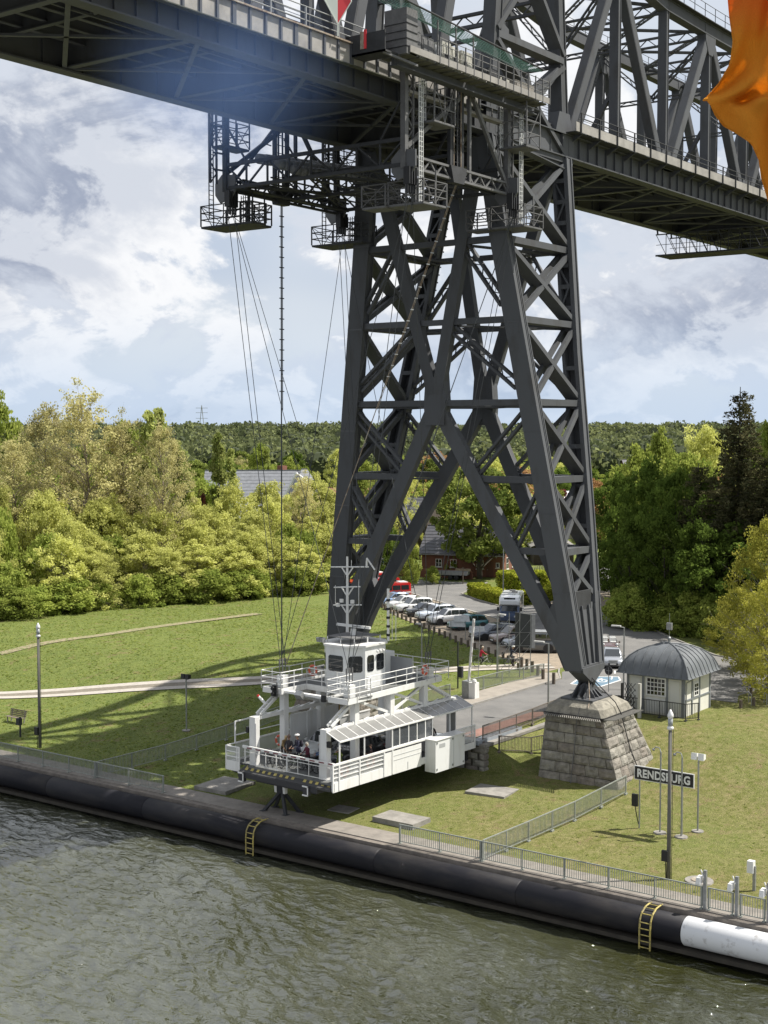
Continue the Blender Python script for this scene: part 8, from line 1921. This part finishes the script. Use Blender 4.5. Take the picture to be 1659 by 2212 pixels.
def plant(key, p, H, Rr, label, cat='tree', group=None, rot=None):
    tc_[0] += 1; i = tc_[0]; me, lv, H0, R0 = PROTO[key][i % len(PROTO[key])]
    t = thing(TN[key], p, label, cat, group, (i*2.399) % 6.283 if rot is None else rot)
    for m_, nm_ in ((me, 'trunk'), (lv, 'crown')):
        o = bpy.data.objects.new(nm_, m_); COL.objects.link(o); o.parent = t; o.scale = (Rr/R0, Rr/R0, H/H0)
    return t
def tree_at(key, u, depth, topv, wpx, label, cat='tree', group=None):
    p = far(u, depth); H = 25+(VH-topv)/FPX*depth-p.z; return plant(key, p, H, wpx*depth/FPX/2, label, cat, group)
# tall trees of the left wood
for a in (('alder', 182, 176, 858, 250, 'tallest bare twigged reddish olive tree of the wood at the left'), ('alder', 100, 180, 880, 190, 'reddish olive tree left of the tallest one in the left wood'), ('alder', 30, 172, 955, 200, 'grey olive tree at the left edge above the thicket'), ('alder', 262, 178, 915, 170, 'olive tree right of the tallest one in the left wood'),
          ('broad', -5, 205, 878, 150, 'bright green tree at the very left edge behind the olive ones'), ('broad', 265, 215, 915, 130, 'bright green tree between the olive tree and the tall poplar'), ('poplar', 322, 178, 888, 80, 'tall poplar with dense green leaves, left of its thinner neighbour'), ('poplar', 345, 182, 880, 75, 'tall poplar highest of the pair near the middle of the left wood'), ('alder', 352, 172, 925, 150, 'thin reddish tree in front of the two tall poplars'), ('poplar', 383, 185, 950, 75, 'shorter poplar right of the tall pair'),
          ('poplar', 470, 190, 935, 62, 'slender poplar standing alone left of the grey roofed house'), ('poplar', 497, 192, 968, 50, 'small slender poplar beside the lone one'), ('broad', 430, 196, 1040, 150, 'bright green round tree below the slender poplars'), ('copper', 432, 190, 1062, 50, 'small dark copper leaved tree left of the slender poplars'), ('broad', 385, 186, 1010, 110, 'bright green tree low between poplars and thicket'),
          ('broad', 560, 285, 962, 60, 'bright green conical tree behind the grey roofs'), ('poplar', 575, 285, 965, 40, 'narrow bright tree at the side of the conical one'), ('broad', 628, 275, 990, 70, 'bright green tree right of the grey gable'), ('broad', 660, 282, 1012, 70, 'bright green bushy tree above the red roof')):
    tree_at(*a, group='trees of the left wood')
rs = random.Random(3)
# thicket: three ranks of yellow green willows, green scrub at its foot
edge = [(Vector((84, 132, 0))), Vector((95.4, 118.8, 0)), Vector((104, 117.5, 0)), Vector((115.1, 114.8, 0)), Vector((124, 110.5, 0)), Vector((131.4, 108.0, 0)), Vector((139, 109, 0)), Vector((146, 113, 0))]
def along(s_):
    tot = [0]
    for a, b in zip(edge, edge[1:]): tot.append(tot[-1]+(b-a).length)
    s_ *= tot[-1]
    for i in range(len(edge)-1):
        if s_ <= tot[i+1]: f = (s_-tot[i])/(tot[i+1]-tot[i]); return edge[i].lerp(edge[i+1], f)
    return edge[-1]
for rank, (off, n, h0, kk) in enumerate(((2.0, 26, 3.2, 'scrub'), (5.0, 18, 6.8, 'willow'), (9.5, 16, 9.0, 'willow'), (15, 14, 10.8, 'willow'), (21, 12, 11.6, 'willow'))):
    for i in range(n):
        p = along((i+rs.uniform(0.1, 0.9))/n); q = Vector((p.x+off*0.62+rs.uniform(-1, 1), p.y+off*0.78+rs.uniform(-1, 1), 0)); q.z = ground(q.x, q.y)
        h = h0*rs.uniform(0.82, 1.15); key = kk if rs.random() > 0.18 or rank == 0 else ('alder' if rank > 2 and rs.random() < 0.4 else 'scrub')
        on = ordinal(i)
        if key == 'scrub': plant('scrub', q, h*(0.9 if rank else 1), rs.uniform(2.2, 3.4), 'dark green shrub at the foot of the thicket, %s from the left' % on if rank == 0 else 'fresh green shrub among the willows, beside the %s willow of the %s rank' % (on, ('', 'front', 'second', 'third', 'last')[rank]), 'shrub', 'shrubs of the left thicket')
        elif key == 'alder': plant('alder', q, h*1.25, 3.4, 'thin reddish tree in rank %d of the willow thicket, %s from the left' % (rank, on), 'tree', 'thin trees in the thicket')
        else: plant('willow', q, h, rs.uniform(3.8, 5.2), ('yellow green willow in the %s rank of the thicket, %s from the left' % (('', 'front', 'second', 'third', 'last')[rank], on)), 'willow', 'willows of the thicket')
# trees around the brick house and behind the pylon
tree_at('lime', 1037, 189, 1003, 215, 'big round lime tree with a bare trunk in front of the brick house')
for a in (('broad', 780, 205, 1040, 90, 'fresh green tree seen through the left pylon leg'), ('willow', 745, 190, 1075, 110, 'yellow green tree behind the left pylon leg'), ('willow', 870, 215, 1030, 90, 'yellow green tree beside the wooden barn'), ('broad', 905, 232, 1060, 80, 'green tree behind the wooden barn'), ('maple', 838, 185, 1130, 70, 'dark green tree left of the barn'), ('scrub', 880, 180, 1205, 45, 'dark green climbing bush before the barn'), ('broad', 893, 178, 1178, 34, 'small pale blossoming tree in the garden'), ('scrub', 935, 182, 1226, 36, 'bush beside the garden wall'), ('scrub', 978, 193, 1195, 40, 'climbing plant on the brick house wall'),
          ('broad', 1140, 215, 1120, 80, 'green tree right of the big lime tree'), ('broad', 1185, 235, 1040, 70, 'green tree seen between the right pylon columns'), ('rusty', 1288, 240, 1035, 70, 'reddish brown young tree right of the pylon'), ('copper', 1215, 250, 1060, 70, 'dark red tree behind the right pylon leg'), ('broad', 1105, 260, 1050, 90, 'green tree behind the lime tree on the right')):
    tree_at(*a, group='trees around the brick house')
# dark trees on the right of the road
for a in (('maple', 1335, 168, 1030, 150, 'deep green maple directly right of the pylon'), ('broad', 1375, 176, 985, 150, 'bright topped tree behind the first maple'), ('maple', 1400, 158, 1010, 170, 'deep green maple over the road bend'), ('maple', 1462, 150, 1022, 170, 'dark maple behind the domed kiosk'), ('broad', 1425, 185, 950, 150, 'bright green tree rising behind the dark maples'), ('broad', 1490, 180, 985, 170, 'bright green tree left of the tall spruce'), ('maple', 1530, 146, 1040, 160, 'dark maple at the foot of the tall spruce'), ('maple', 1600, 150, 1000, 170, 'dark maple right of the tall spruce'), ('broad', 1655, 165, 920, 150, 'bright tree at the right edge behind the spruce'), ('willow', 1530, 220, 930, 160, 'yellow green tree beyond the spruce'),
          ('maple', 1365, 150, 1130, 130, 'low hanging dark maple at the road verge'), ('maple', 1440, 142, 1120, 150, 'dark low branched maple behind the kiosk roof'), ('maple', 1520, 138, 1130, 150, 'dark low branched maple right of the kiosk aerial')):
    tree_at(*a, group='trees right of the road')
tree_at('spruce', 1598, 141, 836, 270, 'tall ragged dark spruce rising above all trees at the right'); tree_at('spruce', 1510, 146, 1000, 200, 'lower brown green spruce left of the tall ragged one'); tree_at('spruce', 1665, 138, 960, 230, 'broad dark spruce at the right edge')
for a in (('birch', 1668, 110, 1120, 210, 'yellow green birch leaning in at the right edge'), ('birch', 1610, 117, 1270, 150, 'lower yellow green birch behind the path at the right'), ('birch', 1700, 104, 1230, 200, 'birch branch mass at the extreme right edge')): tree_at(*a, group='birches at the right edge')
for i in range(26):
    u = 1350+i*13.5; d_ = 143-(u-1350)*0.045+rs.uniform(-1.5, 3); p = far(u, d_)
    if p.x < 118: continue
    plant('scrub' if i % 3 else 'scrub', p, rs.uniform(2.0, 4.2), rs.uniform(2.0, 3.0), 'dark undergrowth bush under the maples, %s along the road from the left' % ordinal(i), 'bush', 'undergrowth right of the road')
# hedge island: clipped hedge of leaf sprays, outer low hedge and inner block
def hedge(name, poly, z0, h, w, label, seed, n):
    rs2 = np.random.RandomState(seed); P = []
    segs = list(zip(poly, poly[1:])); tot = sum((Vector(b)-Vector(a)).length for a, b in segs)
    for a, b in segs:
        a, b = Vector(a), Vector(b); L_ = (b-a).length; k = int(n*L_/tot); d = (b-a)/L_; nn = Vector((-d.y, d.x))
        s_ = rs2.uniform(0, L_, k); o_ = rs2.uniform(-1, 1, k); z = rs2.uniform(0, 1, k)
        face = rs2.rand(k); o_ = np.where(face < 0.45, np.sign(o_)*rs2.uniform(0.9, 1.05, k), o_); z = np.where(face >= 0.45, rs2.uniform(0.9, 1.05, k), z)
        bump = 0.12*np.sin(s_*1.1)+0.10*np.sin(s_*2.7+1)
        P.append(np.stack([a.x+d.x*s_+nn.x*o_*w*(1+bump*0.4), a.y+d.y*s_+nn.y*o_*w*(1+bump*0.4), z0+z*h*(1+bump*0.5)], 1))
    P = np.concatenate(P); c = Vector((float(P[:, 0].mean()), float(P[:, 1].mean()), z0)); me = leaf_cloud('foliage', P-np.array(c), 0.15, rs2, LM['hedge'], rs2.uniform(0, 1, len(P)))
    t = thing(name, c, label, 'hedge', 'hedges of the island'); o = bpy.data.objects.new('foliage', me); COL.objects.link(o); o.parent = t
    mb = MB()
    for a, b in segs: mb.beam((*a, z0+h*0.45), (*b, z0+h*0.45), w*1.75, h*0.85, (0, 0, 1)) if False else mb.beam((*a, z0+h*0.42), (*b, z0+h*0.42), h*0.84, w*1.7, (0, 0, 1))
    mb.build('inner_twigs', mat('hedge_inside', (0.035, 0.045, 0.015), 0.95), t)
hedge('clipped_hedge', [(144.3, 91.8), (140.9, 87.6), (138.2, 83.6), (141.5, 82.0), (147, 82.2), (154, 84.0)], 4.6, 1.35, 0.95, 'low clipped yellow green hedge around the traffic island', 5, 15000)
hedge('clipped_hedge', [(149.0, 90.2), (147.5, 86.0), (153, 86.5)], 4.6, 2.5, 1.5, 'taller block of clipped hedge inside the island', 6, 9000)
# far woods and belts of trees between houses
rs3 = np.random.RandomState(8)
def canopy(name, specs, label=None):
    P = []; T_ = []; S_ = []; mb = MB()
    for (x, y, z, r, h, t) in specs:
        n = int(80 if r < 5.5 else 105); d = rs3.normal(size=(n, 3)); d[:, 2] = np.abs(d[:, 2])*1.0-0.15; d /= np.linalg.norm(d, axis=1)[:, None]
        P.append(np.array([x, y, z+h-r*0.9])+d*np.array([r, r, r*0.9])*rs3.uniform(0.8, 1.08, n)[:, None]); T_.append(np.full(n, t)*0.75+rs3.uniform(0, 0.25, n))
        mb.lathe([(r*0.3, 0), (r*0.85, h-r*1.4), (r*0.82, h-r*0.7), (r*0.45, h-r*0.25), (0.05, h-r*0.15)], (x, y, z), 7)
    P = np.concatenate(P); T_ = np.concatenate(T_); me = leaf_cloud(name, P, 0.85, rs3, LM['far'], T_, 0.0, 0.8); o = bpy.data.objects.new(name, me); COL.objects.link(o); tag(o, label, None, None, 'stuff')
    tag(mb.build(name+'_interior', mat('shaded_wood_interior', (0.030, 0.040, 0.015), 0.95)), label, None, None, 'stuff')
sp = []
for k in range(2300):
    dd_ = 470+rs3.uniform(0, 1)**1.3*560; u = rs3.uniform(-350, 2050); p = far(u, dd_)
    sp.append((p.x, p.y, p.z-0.5, rs3.uniform(4.0, 7.5), rs3.uniform(11, 16.5), rs3.uniform(0, 1)))
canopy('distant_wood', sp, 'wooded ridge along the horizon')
belt = sorted([(rs3.uniform(-150, 1850), rs3.uniform(235, 450)) for _ in range(150)]); cnt = {}
DN = {'broad': 'bright green', 'willow': 'yellow green', 'alder': 'olive', 'maple': 'deep green', 'lime': 'round dull green', 'rusty': 'reddish'}
for u, d_ in belt:
    if 660 < u < 725 and d_ > 280: continue
    top = 925+rs3.uniform(6.5, 12.5)*FPX/d_-(20 if u < 400 else 0)
    key = ['broad', 'willow', 'alder', 'maple', 'broad', 'lime', 'maple', 'willow', 'rusty', 'broad'][int(rs3.randint(10))]
    p = far(u, d_); H = max(7, 25-(top-VH)/FPX*d_-p.z); cnt[key] = cnt.get(key, -1)+1
    plant(key, p, H, rs3.uniform(4.2, 7.0), '%s tree between houses and far wood, %s of its colour from the left' % (DN[key], ordinal(cnt[key])), 'tree', 'trees between the houses and the far wood')
for (x, y, H_, r_, lab) in ((127, 45, 10.5, 6, 'maple behind the birches shading the road bend'), (133, 53, 10.5, 6.5, 'taller maple behind the birches at the right edge'), (121, 36, 12, 5.5, 'maple shading the side road at the right edge')): plant('maple', Vector((x, y, 4.6)), H_, r_, lab, 'tree', 'trees right of the road')
# pylon on the horizon
p = far(436, 1500); t = thing('power_line_mast', p, 'tiny lattice power mast on the horizon above the wood', 'power mast'); mb = MB()
for a in (-3, 3): mb.beam((p.x+a, p.y-a*0.7, p.z), (p.x, p.y, p.z+36), 0.5, 0.5)
for z in (22, 28, 33): mb.beam((p.x-4, p.y+5, p.z+z), (p.x+4, p.y-5, p.z+z), 0.4, 0.4)
mb.build('lattice', GALV, t)
# grass tufts, dandelion heads, rough edges
def tufts():
    rs4 = np.random.RandomState(12); n = 60000; x = rs4.uniform(63.6, 125, n); y = rs4.uniform(22, 122, n)
    keep = ~((x > 76) & (y > 47.8) & (y < 58.2)); keep &= ~((x > 77) & (x < 83.4) & (((y > 38.2) & (y < 44.4)) | ((y > 59.6) & (y < 65.8))))
    def inpoly(px, py, poly):
        r = np.zeros(len(px), dtype=bool); m_ = len(poly)
        for i in range(m_):
            x1, y1 = poly[i]; x2, y2 = poly[(i+1) % m_]; c = ((y1 > py) != (y2 > py)) & (px < (x2-x1)*(py-y1)/((y2-y1) if y2 != y1 else 1e-9)+x1); r ^= c
        return r
    keep &= ~inpoly(x, y, road_pts); keep &= ~inpoly(x, y, [(101.6, 57.6), (109.6, 57.5), (116, 60.6), (119.4, 66), (128.8, 80.8), (143.3, 103), (139, 106), (130.5, 96.5), (122.6, 88.0), (110.0, 70.6), (105, 63.0)])
    dmin = np.full(n, 99.)
    for a, b in zip(fp, fp[1:]):
        a, b = np.array(a), np.array(b); t = np.clip(((x-a[0])*(b[0]-a[0])+(y-a[1])*(b[1]-a[1]))/((b-a)**2).sum(), 0, 1); dmin = np.minimum(dmin, np.hypot(x-a[0]-t*(b[0]-a[0]), y-a[1]-t*(b[1]-a[1])))
    keep &= dmin > 1.3; keep &= (rs4.rand(n) < np.where((y > 62) | (x > 96), 1.0, 0.35))
    x, y = x[keep], y[keep]; z = np.array([ground(float(a), float(b)) for a, b in zip(x, y)]); m_ = len(x)
    h = rs4.uniform(0.02, 0.05, m_)*np.where(y > 62, 1.4, 0.8); a = rs4.uniform(0, 2*PI, m_); w = h*1.6
    dx, dy = np.cos(a)*w, np.sin(a)*w; lx, ly = rs4.normal(size=m_)*0.09, rs4.normal(size=m_)*0.09
    v = np.stack([np.stack([x-dx, y-dy, z], 1), np.stack([x+dx, y+dy, z], 1), np.stack([x+dx*0.5+lx, y+dy*0.5+ly, z+h], 1), np.stack([x-dx*0.6+lx, y-dy*0.6+ly, z+h*0.8], 1)], 1).reshape(-1, 3)
    me = npmesh('grass_tufts', v, quads=np.arange(4*m_).reshape(m_, 4), mats=[leaf_mat('grass_blades', (0.12, 0.17, 0.025), (0.33, 0.36, 0.10), 0.55)])
    at = me.attributes.new('tint', 'FLOAT', 'POINT'); at.data.foreach_set('value', np.repeat(rs4.uniform(0, 1, m_), 4).astype(np.float32))
    o = bpy.data.objects.new('grass_tufts', me); COL.objects.link(o); tag(o, 'rough grass tufts on the lawn and meadow', None, None, 'stuff')
tufts()

# ------------------------------------------------------------------ flag on the ship, close to the camera
def flag():
    m = bpy.data.materials.new('orange_flag_cloth'); m.use_nodes = True; nt = m.node_tree; nt.nodes.clear(); N = nt.nodes.new; L = nt.links.new
    tc2 = N('ShaderNodeTexCoord'); t = N('ShaderNodeTexNoise'); t.inputs['Scale'].default_value = 3.0; t.inputs['Detail'].default_value = 3; L(tc2.outputs['Object'], t.inputs['Vector'])
    sp_ = N('ShaderNodeSeparateXYZ'); L(tc2.outputs['Object'], sp_.inputs[0]); mr = N('ShaderNodeMapRange'); L(sp_.outputs[2], mr.inputs[0]); mr.inputs[1].default_value = 0.22; mr.inputs[2].default_value = 0.42
    mx = N('ShaderNodeMix'); mx.data_type = 'RGBA'; L(mr.outputs[0], mx.inputs[0]); mx.inputs[6].default_value = (0.85, 0.42, 0.06, 1); mx.inputs[7].default_value = (0.85, 0.22, 0.05, 1)
    w_ = N('ShaderNodeTexNoise'); w_.inputs['Scale'].default_value = 260; w_.inputs['Detail'].default_value = 2; L(tc2.outputs['Object'], w_.inputs['Vector'])
    m2 = N('ShaderNodeMix'); m2.data_type = 'RGBA'; m2.blend_type = 'MULTIPLY'; m2.inputs[0].default_value = 0.25; L(mx.outputs[2], m2.inputs[6]); L(w_.outputs[0], m2.inputs[7])
    d = N('ShaderNodeBsdfDiffuse'); L(m2.outputs[2], d.inputs[0]); tr2 = N('ShaderNodeBsdfTranslucent'); L(m2.outputs[2], tr2.inputs[0]); ms = N('ShaderNodeMixShader'); ms.inputs[0].default_value = 0.6; L(d.outputs[0], ms.inputs[1]); L(tr2.outputs[0], ms.inputs[2])
    wr = N('ShaderNodeTexNoise'); wr.inputs['Scale'].default_value = 9; wr.inputs['Detail'].default_value = 5; wr.inputs['Distortion'].default_value = 1.2; L(tc2.outputs['Object'], wr.inputs['Vector']); bpf = N('ShaderNodeBump'); bpf.inputs['Strength'].default_value = 0.8; bpf.inputs['Distance'].default_value = 0.02; L(wr.outputs[0], bpf.inputs['Height']); L(bpf.outputs[0], d.inputs['Normal']); L(bpf.outputs[0], tr2.inputs['Normal'])
    o = N('ShaderNodeOutputMaterial'); L(ms.outputs[0], o.inputs[0])
    D = 5.0; org = CAM+ray(1520, 218)*D; Rv = R3; Uv = Vector((0, 0, 1)); Fv = Vector((math.cos(AZ), math.sin(AZ), 0)); px = D/FPX
    # fly edge of the cloth as it hangs, top to bottom (right of the tip, down)
    edge_ = [(1560, -120), (1577, -40), (1583, 30), (1584, 90), (1577, 140), (1560, 175), (1537, 201), (1524, 212), (1522, 222), (1529, 235), (1545, 250), (1566, 270), (1590, 293), (1612, 318), (1634, 352), (1652, 382), (1672, 425), (1690, 470)]
    n, k = len(edge_), 26; vs = []
    for i, (u, v_) in enumerate(edge_):
        for j in range(k+1):
            f = j/k; uu = u+(1840-u)*f; vv = v_+(f**1.1)*(60 if i < 7 else -120)*(abs(i-7)/8)*0.5
            fold = 0.045*math.sin(f*5+i*0.40)+0.03*math.sin(f*31+i*0.9+2*math.sin(i*0.5))*min(1, f*4)+0.05*math.sin(f*17+i*1.3)+0.09*math.exp(-((i-7)/1.6)**2)*(f**0.5)*1.0
            vs.append(org+Rv*((uu-1520)*px)+Uv*(-(vv-218)*px)+Fv*fold)
    mb = MB(); mb.add(vs, [(i*(k+1)+j, i*(k+1)+j+1, (i+1)*(k+1)+j+1, (i+1)*(k+1)+j) for i in range(n-1) for j in range(k)])
    t_ = thing('orange_flag', org, 'orange flag of thin cloth blowing in close to the camera at the top right', 'flag'); o_ = mb.build('cloth', m, t_, True)
    mb = MB(); mb.path([Vector(vs[i*(k+1)])+Vector((0, 0, 0)) for i in range(n)], 0.004, 5); mb.build('hem', m, t_)
    sb = o_.modifiers.new('s', 'SUBSURF'); sb.levels = 2; sb.render_levels = 2
    so = o_.modifiers.new('t', 'SOLIDIFY'); so.thickness = 0.002
    mb = MB(); a = org+Rv*(345*px)+Fv*0.1; mb.tube(a+Uv*-2.0, a+Uv*1.6, 0.025, 10); mb.build('flag_staff', WHITE, t_)
flag()

# thin blue exhaust smoke drifting in front of the bridge deck
def smoke():
    c = CAM+ray(470, 190)*44; X = Vector((math.cos(R(25)), math.sin(R(25)), 0)); Y = Vector((-X.y, X.x, 0))
    mb = MB(); mb.ball((0, 0, 0), 1.0, 24); 
    mb.v = [(x*4.5, y*10.0, z*3.2) for x, y, z in mb.v]
    o = mb.build('exhaust_smoke', bpy.data.materials.new('thin_blue_smoke'), None, True); o.location = c; o.rotation_euler = (0, R(8), R(-42)); tag(o, 'thin blue smoke drifting below the bridge deck', None, None, 'stuff')
    m = o.data.materials[0]; m.use_nodes = True; nt = m.node_tree; nt.nodes.clear(); N = nt.nodes.new; L = nt.links.new
    tc = N('ShaderNodeTexCoord'); t = N('ShaderNodeTexNoise'); t.inputs['Scale'].default_value = 0.22; t.inputs['Detail'].default_value = 3; L(tc.outputs['Object'], t.inputs['Vector'])
    mp = N('ShaderNodeMapping'); mp.inputs['Scale'].default_value = (1/4.5, 1/10.0, 1/3.2); L(tc.outputs['Object'], mp.inputs[0]); ln = N('ShaderNodeVectorMath'); ln.operation = 'LENGTH'; L(mp.outputs[0], ln.inputs[0])
    fall = N('ShaderNodeMapRange'); fall.interpolation_type = 'SMOOTHSTEP'; L(ln.outputs['Value'], fall.inputs[0]); fall.inputs[1].default_value = 0.15; fall.inputs[2].default_value = 0.98; fall.inputs[3].default_value = 1; fall.inputs[4].default_value = 0
    r = N('ShaderNodeMapRange'); L(t.outputs[0], r.inputs[0]); r.inputs[1].default_value = 0.36; r.inputs[2].default_value = 0.68; r.inputs[3].default_value = 0.15; r.inputs[4].default_value = 1
    k = N('ShaderNodeMath'); k.operation = 'MULTIPLY'; L(r.outputs[0], k.inputs[0]); L(fall.outputs[0], k.inputs[1]); k2 = N('ShaderNodeMath'); k2.operation = 'MULTIPLY'; L(k.outputs[0], k2.inputs[0]); k2.inputs[1].default_value = 0.045
    v = N('ShaderNodeVolumePrincipled'); v.inputs['Color'].default_value = (0.30, 0.50, 1.0, 1); L(k2.outputs[0], v.inputs['Density']); v.inputs['Anisotropy'].default_value = 0.2
    out = N('ShaderNodeOutputMaterial'); L(v.outputs[0], out.inputs['Volume'])
smoke()
